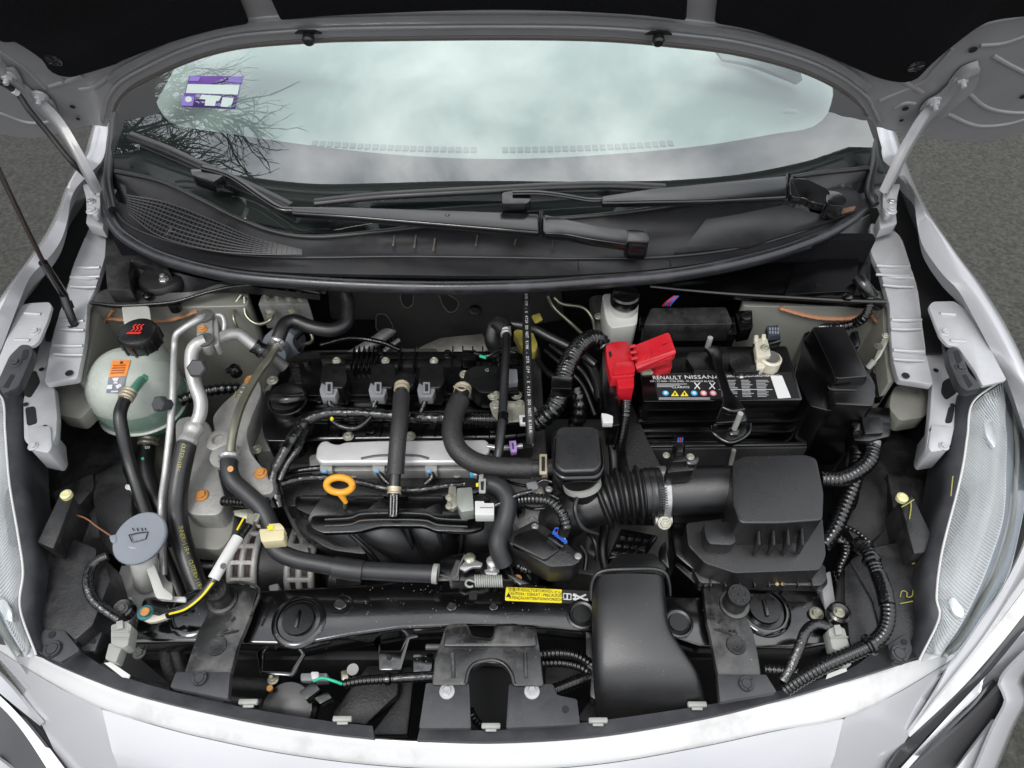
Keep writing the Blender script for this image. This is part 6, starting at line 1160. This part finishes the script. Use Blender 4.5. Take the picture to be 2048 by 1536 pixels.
tube('conduit', [(1722, 1092, .80), (1738, 1108, .81), (1752, 1140, .815), (1768, 1185, .82), (1776, 1225, .82), (1768, 1262, .815), (1742, 1288, .81), (1700, 1308, .80), (1650, 1330, .79), (1600, 1358, .77), (1570, 1378, .755)], 14.5, conduit, fh, ribs=.0055, amp=.05); tube('smooth_part', [(1757, 1150, .818), (1768, 1180, .8215), (1774, 1210, .8215)], 15.8, tape, fh); tube('strap', [(1742, 1288, .811), (1732, 1293, .81)], 19, plasticg, fh, ribs=.01); tube('strap', [(1742, 1118, .813), (1748, 1130, .815)], 17, plasticg, fh, ribs=.01); tube('tape_end', [(1725, 1095, .803), (1718, 1088, .795)], 16, tape, fh)
tube('second_run', [(1640, 1345, .775), (1600, 1345, .77), (1560, 1340, .765), (1530, 1338, .76)], 9, conduit, fh, ribs=.0055, amp=.06)
h3 = thing('headlight_plug', 'pale grey wiring plug on a flat black cable at the battery side bumper end', 'plug', 'headlight plugs')
prism('plug_body', [(1656, 1258), (1672, 1250), (1690, 1256), (1700, 1292), (1680, 1304), (1664, 1296)], .795, .022, palegrey, h3, r=4, bev=.002); prism('plug_tail', [(1682, 1318), (1700, 1316), (1703, 1330), (1688, 1334)], .775, .016, palegrey, h3, r=3); prism('latch', [(1668, 1250), (1680, 1249), (1686, 1268), (1672, 1270)], .799, .005, palegrey, h3, r=2, bev=.001); tube('rib', [(1660, 1276, .7965), (1696, 1274, .7965)], 1.6, palegrey, h3, seg=6); prism('paper_tag', [(1655, 1348), (1692, 1334), (1694, 1342), (1652, 1358)], .765, .002, white, h3, bev=0)
tube('cable', [(1658, 1252, .79), (1632, 1248, .79), (1612, 1262, .79), (1600, 1292, .785), (1584, 1330, .775), (1566, 1362, .765)], 10.5, tape, h3, flat=.5)
# ================================================================ AIR FILTER AND INTAKE
af = thing('air_filter_box', 'large black air filter box with domed lid and vertical ribs', 'air filter box')
def superbox(name, px, z, h, mat, par, bev, r, taper=1.0): return prism(name, px, z, h, mat, par, bev=bev, r=r, seg=5, taper=taper)
superbox('domed_lid', [(1466, 922), (1488, 912), (1610, 908), (1634, 916), (1648, 985), (1646, 1040), (1560, 1046), (1480, 1046), (1464, 1000)], .872, .085, grained, af, .014, 10, 1.03)
superbox('skirt', [(1372, 1046), (1420, 1040), (1480, 1034), (1645, 1034), (1652, 1110), (1640, 1140), (1470, 1146), (1410, 1126), (1376, 1090)], .812, .05, grained, af, .007, 7)
prism('side_pocket', [(1408, 1044), (1468, 1044), (1472, 1084), (1462, 1090), (1420, 1088), (1412, 1076)], .838, .03, grained, af, r=6, bev=.004); prism('flange', [(1386, 1140), (1400, 1128), (1648, 1126), (1656, 1158), (1644, 1172), (1400, 1166)], .772, .02, grained, af, r=8, bev=.004); prism('base_tray', [(1350, 1060), (1400, 1130), (1650, 1130), (1656, 1168), (1640, 1182), (1400, 1176), (1350, 1130)], .755, .16, plasticg, af, r=6, bev=.004)
for px in range(1420, 1650, 29): box('flange_tick', (px, 1167, .772), (.002, .012, .010), grained, af, bev=.0005)
for px in (1517, 1546, 1575, 1603):
    a = P(px, 1052, .852); b = P(px - 8, 1106, .815); bm_ = bmesh.new(); c = a + Vector((0, -.004, -.03)); tube_bm([a, a.lerp(b, .5) + Vector((0, -.004, .004)), b], lambda i: (.0012, .0045, .002)[i], 8, bm_, flat=2.2); finish('lid_rib', bm_, grained, af)
prism('seal_edge', [(1340, 1050), (1366, 1044), (1380, 1100), (1400, 1130), (1388, 1140), (1350, 1110)], .775, .02, plasticg, af, bev=.003)
lf2 = M('leaf_bits', (.45, .33, .18), .8)
for q in ((1558, 1162), (1566, 1168), (1554, 1168)): lathe('leaf_crumb', [(.003, 0), (.002, .002), (0, .002)], (*q, .774), lf2, af, n=6)
tube('inlet_neck', [(1312, 984, .815), (1380, 982, .818), (1440, 980, .82), (1490, 980, .82)], 49, grained, af, seg=28, step=.012); loft('neck_fairing', [[(1350, 1030, .79), (1420, 1030, .79), (1480, 1035, .80)], [(1345, 1046, .775), (1420, 1046, .775), (1480, 1050, .785)]], grained, af, n=10, thick=.004)
ms = thing('airflow_sensor', 'black airflow sensor with plug standing on the intake neck', 'sensor'); prism('sensor_body', [(1334, 930), (1384, 926), (1388, 940), (1336, 945)], .888, .03, plastic, ms, r=2, bev=.002); prism('sensor_head', [(1346, 890), (1370, 888), (1374, 922), (1344, 924)], .902, .02, plasticg, ms, r=3, bev=.002); prism('latch', [(1354, 884), (1366, 884), (1366, 904), (1354, 904)], .907, .008, plastic, ms, r=2, bev=.001); lathe('post', [(.010, -.03), (.010, .006), (.007, .008), (0, .008)], (1381, 922, .89), plasticg, ms)
bolt(ms, 1333, 910, .895, 5, zinc); bolt(ms, 1381, 913, .90, 5.5, zinc)
for k, m in enumerate((wireb, wirer, wireb)): tube('wire', [(1356 + k * 4, 884, .90), (1357 + k * 4, 876, .895)], 1.6, m, ms, seg=6)
ib = thing('intake_bellows', 'black ribbed intake bellows with elbow and steel band clamp', 'intake hose')
bp_ = cat([(1196, 1006, .802), (1225, 996, .808), (1260, 990, .812), (1300, 986, .815), (1322, 985, .815)], n=90); r0_ = 50 * sc(1260, 990, .812)
def brad(i):
    t = i / 89
    if t < .72: return r0_ * (1.02 + .16 * max(-.6, math.cos(t / .72 * 6.2832 * 5 + 3.1416)))
    return r0_ * (1.0 + (.03 if .78 < t < .80 or .86 < t < .88 else 0))
finish('bellows', tube_bm(bp_, brad, 32), rubber, ib, ang=60)
tube('elbow', [(1210, 1000, .805), (1180, 1008, .80), (1150, 1022, .788), (1122, 1040, .768), (1108, 1062, .745)], 46, rubber, ib, seg=26); tube('elbow_ring', [(1190, 960, .84), (1160, 985, .845), (1150, 1020, .84), (1165, 1055, .82), (1195, 1068, .80)], 5, rubber, ib, seg=8); tube('riser', [(1172, 1000, .80), (1166, 975, .83), (1160, 955, .85)], 36, rubber, ib, seg=22)
tube('grey_band', [(1165, 972, .838), (1163, 962, .846)], 38.5, palegrey, ib, seg=26); tube('band_clamp', [(1318, 985, .815), (1331, 984.5, .815)], 53, steel, ib, seg=32, step=.01); q = P(1326, 1040, .80); finish('clamp_screw', tube_bm([q + RT * -.012, q + RT * .012], .008, 10), steel, ib); bolt(ib, q + Vector((.0, -.008, .006)), None, None, .007, zinc, name='screw_head', axis=Vector((0, -.6, .8)))
for k in range(9): prism('clamp_slot', [(1324 + k * .4, 976 + k * 5), (1334 + k * .4, 974 + k * 5), (1334 + k * .4, 976 + k * 5), (1324 + k * .4, 978 + k * 5)], .8575 - abs(k - 1) * .0030 - k * .0006, .0015, castd, ib, bev=0)
tube('throttle_clamp', [(1104, 1000, .80), (1118, 1022, .806), (1122, 1050, .79), (1115, 1065, .775)], 4, steel, ib, seg=8)
rs = thing('resonator', 'black rounded resonator box with raised square lid', 'resonator')
prism('lid', [(1112, 860), (1122, 852), (1186, 851), (1198, 860), (1204, 928), (1192, 942), (1124, 944), (1110, 930)], .888, .012, grained, rs, r=12, bev=.004, seg=3); prism('rim', [(1106, 872), (1118, 862), (1190, 860), (1204, 870), (1212, 935), (1198, 956), (1122, 958), (1104, 940)], .876, .014, plasticg, rs, r=14, bev=.004, seg=3); prism('body', [(1108, 876), (1204, 874), (1208, 936), (1196, 956), (1124, 957), (1106, 938)], .864, .05, grained, rs, r=14, bev=.006, taper=.86); tube('side_spigot', [(1108, 934, .842), (1085, 936, .842)], 16, plasticg, rs)
# ================================================================ FRONT CROSSBEAM
cbm = thing('radiator_crossbeam', 'glossy black radiator crossbeam with caps, holes and yellow caution label', 'crossbeam')
ZC = .742
prism('left_beam', [(284, 1196), (300, 1192), (420, 1190), (500, 1182), (640, 1172), (760, 1166), (850, 1152), (930, 1150), (1000, 1160), (1060, 1164), (1190, 1184), (1190, 1264), (1100, 1256), (960, 1251), (800, 1257), (700, 1271), (600, 1290), (500, 1288), (400, 1284), (262, 1286)], ZC, .05, blkpaint, cbm, bev=.005, seg=3)
prism('right_beam', [(1180, 1184), (1400, 1192), (1504, 1172), (1560, 1166), (1640, 1186), (1662, 1240), (1660, 1288), (1600, 1298), (1400, 1292), (1330, 1272), (1180, 1264)], ZC - .003, .05, blkpaint, cbm, bev=.005, seg=3)
def lane(z, px, py, r): return r * sc(px, py, z)
def capset(px, py, rpx):
    k = sc(px, py, ZC) * rpx
    rc = lathe('cap_recess', [(1.55 * k, -.002), (1.5 * k, .0005), (1.35 * k, .003), (1.22 * k, .0032), (1.16 * k, .001), (1.14 * k, -.004), (0, -.004)], (px, py, ZC), blkpaint, cbm, n=40)
    disc('well', (px, py, ZC - .003), rpx * 1.13, black, rc, th=.0004, lift=-.0003)
    c = lathe('grommet_cap', [(.86 * k, -.004), (.9 * k, .004), (.86 * k, .0065), (0, .007)], (px, py, ZC), plasticg, cbm, n=32)
    finish('grip_bar', box_bm(P(px, py, ZC) + Vector((0, 0, .0085)), (.005, k * 1.0, .006)), plasticg, c, bev=.0015)
capset(598, 1242, 36); capset(1528, 1220, 35)
k = sc(388, 1226, ZC) * 34; rc = lathe('cap_recess', [(1.5 * k, -.002), (1.45 * k, .001), (1.3 * k, .003), (1.15 * k, .003), (1.08 * k, -.002), (0, -.0025)], (388, 1226, ZC), blkpaint, cbm, n=36); prism('key_hole', [(378, 1240), (390, 1230), (402, 1236), (410, 1232), (410, 1244), (396, 1250), (382, 1248)], ZC - .0012, .001, plasticd, rc, r=3, bev=0)
for px, py, r, ry in ((680, 1208, 11, 8), (903, 1213, 8, 6), (987, 1213, 7, 5.5)):
    prism('hole', circ(px, py, r, ry, 20), ZC + .0010, .0012, black, cbm, bev=0); tube('hole_lip', [(x, y, ZC + .001) for x, y in circ(px, py, r + 1, ry + 1, 16)] + [(px + r + 1, py, ZC + .001)], 1.2, blkpaint, cbm, seg=5)
tube('relief', [(662, 1226, ZC), (690, 1226, ZC), (704, 1212, ZC), (700, 1196, ZC), (680, 1190, ZC)], 2.5, blkpaint, cbm, seg=6); prism('hole', rnd([(938, 1185), (954, 1185), (954, 1199), (938, 1199)], 3), ZC + .001, .0012, black, cbm, bev=0)
for px, py in ((1163, 1230), (1356, 1247)):
    kk = sc(px, py, ZC); lathe('pad_mount', [(30 * kk, 0), (30 * kk, .003), (26 * kk, .004), (22 * kk, .002), (20 * kk, .002), (18 * kk, .005), (0, .005)], (px, py, ZC), plastic, cbm, n=28)
bolt(cbm, 1633, 1227, ZC + .001, 10, olive); bolt(cbm, 278, 1305, .715, 9, castd)
# caution label
yl = prism('caution_label', rnd([(1012, 1174), (1124, 1179), (1124, 1206), (1010, 1201)], 3), ZC + .0008, .0006, yellow, cbm, bev=0)
for s, px, py, h, wd in (('注意/주의/ОСТОРОЖНО/تحذير', 1072, 1182, 7.6, 1.0), ('CAUTION / DİKKAT / PRECAUCIÓN', 1073, 1190, 7.6, .92), ('ATENÇÃO/ATTENTION/VORSICHT', 1073, 1198, 7.6, .92)): lettering(yl, s, (px, py, ZC + .001), h, blackink, dirpx=(1, .045), wide=wd, tall=1.15)
prism('triangle', [(1012, 1194), (1017, 1185), (1022, 1194)], ZC + .0015, .0005, blackink, yl, bev=0)
bl = prism('black_label', [(1124, 1179), (1178, 1182), (1178, 1209), (1124, 1206)], ZC + .0007, .0006, blackink, cbm, bev=0)
prism('manual_icon', rnd([(1126, 1186), (1143, 1187), (1143, 1200), (1126, 1199)], 2), ZC + .0014, .0005, whiteink, bl, bev=0); prism('manual_icon', [(1128, 1188), (1133, 1188), (1133, 1197), (1128, 1197)], ZC + .0019, .0003, blackink, bl, bev=0); prism('manual_icon', [(1136, 1189), (1141, 1189), (1141, 1198), (1136, 1198)], ZC + .0019, .0003, blackink, bl, bev=0)
for a, b, r in (((1149, 1200), (1172, 1189), 1.8), ((1149, 1189), (1172, 1200), 1.8), ((1146, 1189), (1153, 1191), 3), ((1166, 1200), (1176, 1199), 2.6), ((1146, 1199), (1152, 1195), 2)): tube('hand_icon', [(*a, ZC + .0015), (*b, ZC + .0015)], r, whiteink, bl, seg=6, flat=.3)
# front pads and pockets under the beam
pk = thing('beam_bracket', 'black stamped bracket under the crossbeam next to the cable clip', 'bracket', 'crossbeam brackets'); prism('stamping', [(736, 1268), (760, 1268), (762, 1300), (800, 1300), (812, 1268), (838, 1264), (836, 1275), (820, 1278), (802, 1340), (758, 1340), (755, 1310), (758, 1280), (736, 1276)], .712, .006, blkpaint, pk, bev=.002); disc('hole', (778, 1315, .7125), 5, black, pk)
pk2 = thing('beam_bracket', 'black stamped bracket under the crossbeam next to the orange painted bolt', 'bracket', 'crossbeam brackets'); prism('stamping', [(510, 1296), (530, 1296), (526, 1340), (580, 1342), (604, 1300), (634, 1294), (632, 1302), (612, 1306), (586, 1352), (520, 1348)], .705, .006, blkpaint, pk2, bev=.002); bolt(pk2, 546, 1358, .692, 8, olive, stud=1.2); disc('paint_tip', V((541, 1378, .692)), 6, orange, pk2, th=.004)
pk3 = thing('beam_bracket', 'black stamped bracket under the crossbeam beside the dusty latch support', 'bracket', 'crossbeam brackets'); prism('stamping', [(824, 1306), (866, 1306), (866, 1345), (826, 1345)], .70, .006, blkpaint, pk3, bev=.002); tube('bar', [(852, 1294, .712), (880, 1294, .712)], 6, castd, pk3)
# side mounting brackets with rubber stops
def strutbr(lab, pts, stop, dish, pad, pcl, hole):
    b = thing('mount_bracket', lab, 'bracket', 'radiator mount brackets')
    prism('bracket_plate', pts, .765, .012, blkbracket, b, r=8, bev=.003)
    tube('edge_fold', [(p[0] + 2, p[1], .767) for p in pts[:4]], 3, blkbracket, b, seg=6)
    kk = sc(*stop, .77); lathe('stop_seat', [(30 * kk, 0), (29 * kk, .004), (24 * kk, .005)], (stop[0] + 4, stop[1] + 22, .765), blkbracket, b)
    st_ = lathe('rubber_stop', [(23 * kk, 0), (22 * kk, .018), (23 * kk, .020), (23 * kk, .030), (21 * kk, .032), (0, .032)], (stop[0] + 3, stop[1] + 20, .768), rubber, b)
    tp = P(stop[0] + 3, stop[1] + 20, .768) + UP * .032
    for i in range(7):
        a = i * 1.047; rr_ = 0 if i == 6 else 13.5 * kk; lathe('nub', [(2.6 * kk, 0), (2.4 * kk, .0015), (0, .002)], tp + Vector((rr_ * math.cos(a), rr_ * math.sin(a), 0)), greyhose, st_, n=8)
    kk2 = sc(*dish, .765); lathe('dish', [(20 * kk2, 0), (19 * kk2, .0015), (15 * kk2, .0016), (10 * kk2, .0008), (0, .0008)], (dish[0], dish[1], .765), plasticd, b); prism('slot', rnd([(hole[0] - 5, hole[1] + 4), (hole[0] + 3, hole[1] - 5), (hole[0] + 6, hole[1]), (hole[0] - 2, hole[1] + 8)], 2), .7658, .001, black, b, bev=0)
    for a_, c_ in ((.30, .70), (.42, .60)): tube('stiffening_rib', [(pts[0][0] * (1 - a_) + pts[2][0] * a_, dish[1] - 32, .7655), (dish[0], dish[1] - 28 + a_ * 20, .7665), (pts[-1][0] * a_ + pts[3][0] * (1 - a_), dish[1] - 30, .7655)], 2.5, blkbracket, b, seg=6)
    prism('lower_pad', pad, .774, .012, trim, b, r=4, bev=.002); clip(b, *pcl, .775, 15)
    return b
strutbr('dusty black mount bracket with ribbed rubber stop beside the ground cable', [(428, 1176), (470, 1164), (516, 1178), (500, 1232), (488, 1262), (476, 1288), (460, 1352), (366, 1352), (396, 1262), (408, 1240), (424, 1200)], (442, 1178), (434, 1292), [(352, 1344), (460, 1344), (456, 1398), (340, 1374)], (400, 1357), (466, 1237))
strutbr('dusty black mount bracket with ribbed rubber stop beside the air duct', [(1406, 1172), (1464, 1160), (1480, 1176), (1490, 1228), (1506, 1262), (1516, 1306), (1523, 1352), (1436, 1352), (1427, 1304), (1419, 1262), (1414, 1246)], (1464, 1188), (1472, 1290), [(1435, 1349), (1532, 1349), (1554, 1384), (1440, 1404)], (1492, 1368), (1440, 1240))
# latch support
lsp = thing('latch_support', 'dusty black stamped latch support with arched opening and two bolts', 'latch support')
prism('stamping', [(890, 1254), (900, 1247), (934, 1246), (944, 1272), (984, 1276), (990, 1248), (1030, 1246), (1072, 1256), (1080, 1300), (1088, 1372), (1026, 1372), (1020, 1344), (1006, 1328), (966, 1325), (944, 1336), (932, 1370), (864, 1370), (870, 1312), (882, 1282)], .775, .012, blkbracket, lsp, r=7, bev=.004, seg=3)
prism('raised_step', [(892, 1256), (934, 1250), (942, 1278), (986, 1282), (992, 1252), (1028, 1250), (1070, 1260), (1074, 1292), (886, 1292)], .780, .006, blkbracket, lsp, r=8, bev=.003); tube('arch_lip', [(932, 1366, .776), (938, 1340, .777), (952, 1326, .777), (985, 1320, .777), (1008, 1328, .777), (1022, 1346, .777), (1028, 1368, .776)], 4, blkbracket, lsp, seg=8)
for x in (905, 1050): tube('pressed_rib', [(x, 1306, .776), (x + 1, 1330, .776), (x + 2, 1356, .776)], 4, blkbracket, lsp, seg=8)
prism('foot_pad', [(852, 1366), (938, 1366), (942, 1456), (838, 1456)], .770, .010, trim, lsp, r=4, bev=.002); prism('foot_pad', [(1018, 1368), (1106, 1368), (1114, 1390), (1154, 1398), (1160, 1448), (1012, 1456)], .770, .010, trim, lsp, r=5, bev=.002); disc('hole', (1131, 1419, .770), 7, black, lsp)
for x in (894, 1064): bolt(lsp, x, 1382, .772, 9, steel, flange=1.75)
# latch mechanism
lt = thing('hood_latch', 'steel hood latch with coil spring on the crossbeam', 'latch')
prism('base', [(880, 1120), (900, 1112), (935, 1104), (1000, 1106), (1015, 1130), (1035, 1160), (900, 1162), (880, 1150)], .752, .03, plasticg, lt, r=5, bev=.002)
prism('lever', [(918, 1136), (928, 1124), (950, 1120), (966, 1126), (962, 1134), (945, 1134), (930, 1142)], .775, .006, steel, lt, r=3, bev=.001); prism('hook', [(968, 1140), (990, 1134), (1000, 1140), (992, 1150), (972, 1148)], .775, .006, steel, lt, r=3, bev=.001); lathe('rivet', [(.008, -.01), (.008, .004), (.005, .006), (0, .006)], (940, 1118, .772), olive, lt); lathe('rivet', [(.009, -.01), (.009, .010), (.006, .012), (0, .012)], (986, 1128, .772), steel, lt); tube('rim_wire', [(880, 1150, .765), (910, 1156, .765), (920, 1130, .77), (930, 1110, .775)], 2, castd, lt, seg=6)
hx = []; a0 = P(950, 1162, .768); b0 = P(1004, 1162, .768)
for i in range(220): a = i * .36; hx.append(a0.lerp(b0, i / 219) + Vector((0, math.cos(a), math.sin(a))) * .0078)
finish('coil_spring', tube_bm(hx, .0013, 6), palegrey, lt, ang=60); tube('spring_hook', [(950, 1164, .77), (936, 1160, .77), (931, 1168, .77), (938, 1174, .77), (946, 1172, .77)], 2.4, palegrey, lt, seg=8)
bolt(lt, 1035, 1157, .755, 6, orange); prism('side_plate', [(1000, 1106), (1012, 1104), (1030, 1150), (1060, 1166), (1040, 1170), (1015, 1150)], .768, .004, plasticg, lt); prism('front_plate', [(862, 1156), (900, 1150), (912, 1120), (920, 1120), (918, 1160), (866, 1162)], .760, .003, castd, lt, bev=.001)
# ================================================================ INTAKE DUCT
du = thing('air_intake_duct', 'large smooth black air intake duct flaring down to the bumper', 'air duct')
st = [(1150, 1190, 1333, .802), (1200, 1187, 1337, .803), (1250, 1187, 1346, .801), (1295, 1187, 1374, .796), (1335, 1189, 1400, .788), (1375, 1192, 1412, .770), (1410, 1198, 1416, .740), (1432, 1206, 1414, .700), (1440, 1212, 1408, .650), (1446, 1216, 1404, .60)]
rows = []
for py, xl, xr, z in st:
    a = P(xl, py, z); b = P(xr, py, z); d = b - a; hgt = .045
    rows.append([a + Vector((.004, 0, -hgt)), a + Vector((0, 0, -hgt * .5)), a + d * .02 + Vector((0, 0, -.012)), a + d * .09 + Vector((0, 0, -.001)), a + d * .3 + Vector((0, 0, .004)), a + d * .6 + Vector((0, 0, .004)), a + d * .90 + Vector((0, 0, -.001)), a + d * .98 + Vector((0, 0, -.012)), b + Vector((0, 0, -hgt * .5)), b + Vector((-.004, 0, -hgt))])
ductm = M('duct_plastic', (.0095, .0095, .0105), .33, 0, .22, 1000, .2, 10, dust=.08, dcol=(.08, .08, .08), speck=.12, dpos=.54, spec=.9)
loft('duct_shell', rows, ductm, du, n=44, sub=5, ang=70)
tube('collar_lip', [(1183, 1200, .775), (1184, 1168, .790), (1194, 1148, .802), (1216, 1140, .806), (1262, 1138, .808), (1308, 1138, .806), (1330, 1146, .802), (1338, 1166, .79), (1340, 1190, .775)], 4.5, plastic, du, seg=8)
prism('upper_snorkel', [(1226, 1116), (1240, 1108), (1308, 1106), (1330, 1126), (1334, 1150), (1204, 1150), (1212, 1136)], .795, .06, plastic, du, r=8, bev=.008, seg=3); prism('side_bracket', [(1320, 1092), (1332, 1080), (1336, 1110), (1340, 1140), (1322, 1120)], .80, .02, plasticg, du)
prism('left_ear', [(1172, 1260), (1190, 1262), (1192, 1400), (1180, 1392), (1184, 1340), (1172, 1330)], .73, .03, plastic, du, r=5)
# ================================================================ BELOW THE BEAM: shrouds, horn, looms
sh = thing('radiator_shroud', 'dusty dark shroud panels in front of the radiator behind the bumper', 'shroud')
prism('panel', [(668, 1420), (735, 1330), (800, 1330), (796, 1390), (730, 1450), (664, 1440)], .655, .02, plasticd, sh, bev=.003); prism('panel', [(796, 1335), (830, 1330), (815, 1470), (740, 1470), (796, 1395)], .64, .02, plasticd, sh, bev=.003); prism('panel', [(1090, 1330), (1190, 1330), (1180, 1360), (1090, 1370)], .66, .02, plasticd, sh, bev=.003); prism('panel', [(1150, 1440), (1185, 1390), (1210, 1390), (1215, 1450)], .66, .02, plasticd, sh, bev=.003); prism('panel', [(930, 1330), (1030, 1330), (1030, 1460), (930, 1460)], .62, .02, black, sh, bev=.003)
prism('radiator_top', [(280, 1292), (660, 1300), (1500, 1300), (1660, 1292), (1660, 1320), (280, 1320)], .655, .2, black, sh, bev=.003)
prism('lower_beam', [(250, 1350), (600, 1420), (620, 1440), (270, 1380)], .63, .03, castd, sh, bev=.004); tube('condenser_pipe', [(450, 1398, .65), (520, 1405, .65), (560, 1408, .65)], 7, castd, sh)
ho = thing('horn', 'round black horn with two plugs and a green wire behind the bumper', 'horn')
lathe('dish', [(.035, -.015), (.040, -.008), (.040, .004), (.034, .010), (0, .014)], (578, 1418, .668), plasticg, ho, axis=Vector((0, -.25, 1))); prism('plug', [(598, 1385), (628, 1360), (640, 1378), (612, 1400)], .71, .02, plasticg, ho, r=3); prism('plug', [(628, 1395), (655, 1382), (664, 1395), (640, 1408)], .70, .02, plasticg, ho, r=3); tube('green_wire', [(627, 1362, .715), (645, 1356, .72), (668, 1362, .72), (684, 1368, .715)], 3, wireg, ho, seg=8); prism('white_tab', [(620, 1342), (638, 1342), (638, 1358), (622, 1360)], .705, .006, white, ho); prism('grey_block', [(600, 1345), (655, 1345), (655, 1362), (600, 1362)], .69, .02, greyconn, ho); prism('tan_tab', [(680, 1340), (696, 1338), (698, 1358), (682, 1362)], .70, .010, olive, ho); lathe('white_ring', [(.008, 0), (.008, .003), (.004, .003)], (706, 1340, .70), palegrey, ho)
lo2 = thing('bumper_loom', 'ribbed black wiring loom running behind the bumper with a cable clip', 'harness')
tube('loom', [(690, 1368, .71), (720, 1362, .715), (770, 1358, .72), (830, 1354, .725), (880, 1352, .725)], 9, conduit, lo2, ribs=.0055, amp=.07); tube('smooth_part', [(790, 1357, .7225), (830, 1354, .726), (868, 1352, .726)], 10, tape, lo2); tube('tie', [(772, 1358, .721), (780, 1357.5, .7215)], 12.5, plasticg, lo2)
lo3 = thing('duct_loom', 'ribbed black conduits bending behind the latch support toward the air duct', 'harness')
tube('upper', [(1080, 1308, .725), (1120, 1306, .73), (1155, 1312, .73), (1185, 1330, .725)], 9.5, conduit, lo3, ribs=.0055, amp=.07); tube('middle', [(1085, 1326, .715), (1125, 1326, .72), (1160, 1334, .72), (1184, 1350, .715)], 8.5, conduit, lo3, ribs=.0055, amp=.07); tube('open_end', [(1184, 1352, .715), (1150, 1364, .715), (1110, 1380, .715)], 12, conduit, lo3, ribs=.0055, amp=.07); tube('lower', [(940, 1420, .70), (950, 1440, .69), (965, 1455, .68)], 8, conduit, lo3, ribs=.0055, amp=.07)
br2 = thing('braided_hose', 'pair of braided black hoses under the crossbeam beside the mount bracket', 'hose'); brm = M('braided_sleeve', (.02, .02, .021), .6, 0, 1.0, 330, .3, 60)
tube('hose', [(330, 1300, .70), (336, 1330, .69), (350, 1365, .67), (352, 1400, .65)], 12, brm, br2); tube('hose', [(350, 1300, .70), (358, 1330, .69), (372, 1365, .67)], 10, brm, br2); tube('hose', [(455, 1366, .665), (500, 1368, .66), (545, 1372, .66)], 14, brm, br2)
tt = thing('carrier_bolt_plate', 'dark round retainer with bolt at the headlight casing beside the ground cable', 'retainer', 'headlight retainers'); kk = sc(245, 1217, .77); lathe('ring', [(21 * kk, -.01), (21 * kk, .003), (17 * kk, .005), (12 * kk, .004), (0, .004)], (246, 1218, .775), plasticg, tt, n=14); bolt(tt, 244, 1217, .78, 8, castd)
t2 = thing('carrier_bolt_plate', 'dark round retainer with bolt at the headlight casing beside the ribbed harness', 'retainer', 'headlight retainers'); lathe('ring', [(22 * kk, -.01), (22 * kk, .003), (17 * kk, .005), (12 * kk, .004), (0, .004)], (1678, 1226, .775), plasticg, t2, n=14); bolt(t2, 1678, 1224, .78, 8, olive)
ta = thing('slotted_tab', 'dark grey slotted mounting tab above the bumper strip', 'tab'); prism('tab', [(178, 1262), (204, 1264), (190, 1302), (162, 1298)], .765, .006, trim, ta, r=4); prism('slot', rnd([(178, 1276), (192, 1278), (190, 1288), (176, 1286)], 4), .7658, .001, black, ta, bev=0)
sl2 = thing('inner_front_panel', 'silver inner body panel end between crossbeam and headlight casing', 'body panel'); prism('panel', [(1640, 1150), (1662, 1140), (1678, 1240), (1662, 1256), (1650, 1220)], .735, .02, silver, sl2, bev=.003); prism('panel', [(248, 1200), (262, 1190), (268, 1215), (250, 1270), (236, 1262)], .735, .02, silver, sl2, bev=.003)
# ================================================================ BARE TREE (mirrored in the windscreen)
bark = M('dark_bark', (.05, .042, .035), .9, 0, .6, 30, .3, 12)
tr = thing('bare_tree', 'leafless tree mirrored as dark branches in the windscreen', 'tree')
rt_ = random.Random(11); tbm = bmesh.new(); bbm = bmesh.new()
def grow(p, d, ln, r, depth, bm):
    pts = [p]; q = p.copy(); dd = d.copy()
    for k in range(5):
        dd = (dd + Vector((rt_.uniform(-1, 1), rt_.uniform(-1, 1), rt_.uniform(-.7, .9))) * .20).normalized(); q = q + dd * ln / 5; pts.append(q.copy())
    tube_bm(pts, lambda i: r * (1 - .11 * i), 6 if depth < 3 else 4, bm)
    if depth >= 7 or r < .0022: return
    for k in range(3 if depth < 5 else 2):
        i = rt_.choice((2, 3, 4, 5)) if k else 5; s = .9 if k else .45
        nd = (dd + Vector((rt_.uniform(-1, 1), rt_.uniform(-1, 1), rt_.uniform(-.6, .8))) * s).normalized()
        grow(pts[i], nd, ln * rt_.uniform(.62, .80), r * (.62 if k else .72), depth + 1, bbm)
base = Vector((-6.5, 2.3, 0))
tube_bm([base, base + Vector((.05, 0, 1)), base + Vector((.12, -.05, 2.2)), base + Vector((.3, -.1, 3.2))], lambda i: (.30, .24, .21, .19)[i], 12, tbm)
for d in (Vector((.8, .0, .55)), Vector((.55, -.55, .6)), Vector((.6, .45, .75)), Vector((.2, .1, 1)), Vector((-.6, .2, .8)), Vector((.75, .25, .30)), Vector((.9, -.2, .25)), Vector((.85, .45, .4)), Vector((.7, -.35, .8))):
    grow(base + Vector((.27, -.1, 3.0)), d.normalized(), 1.6, .075, 0, bbm)
finish('trunk', tbm, bark, tr); finish('branches', bbm, bark, tr)
finalize()
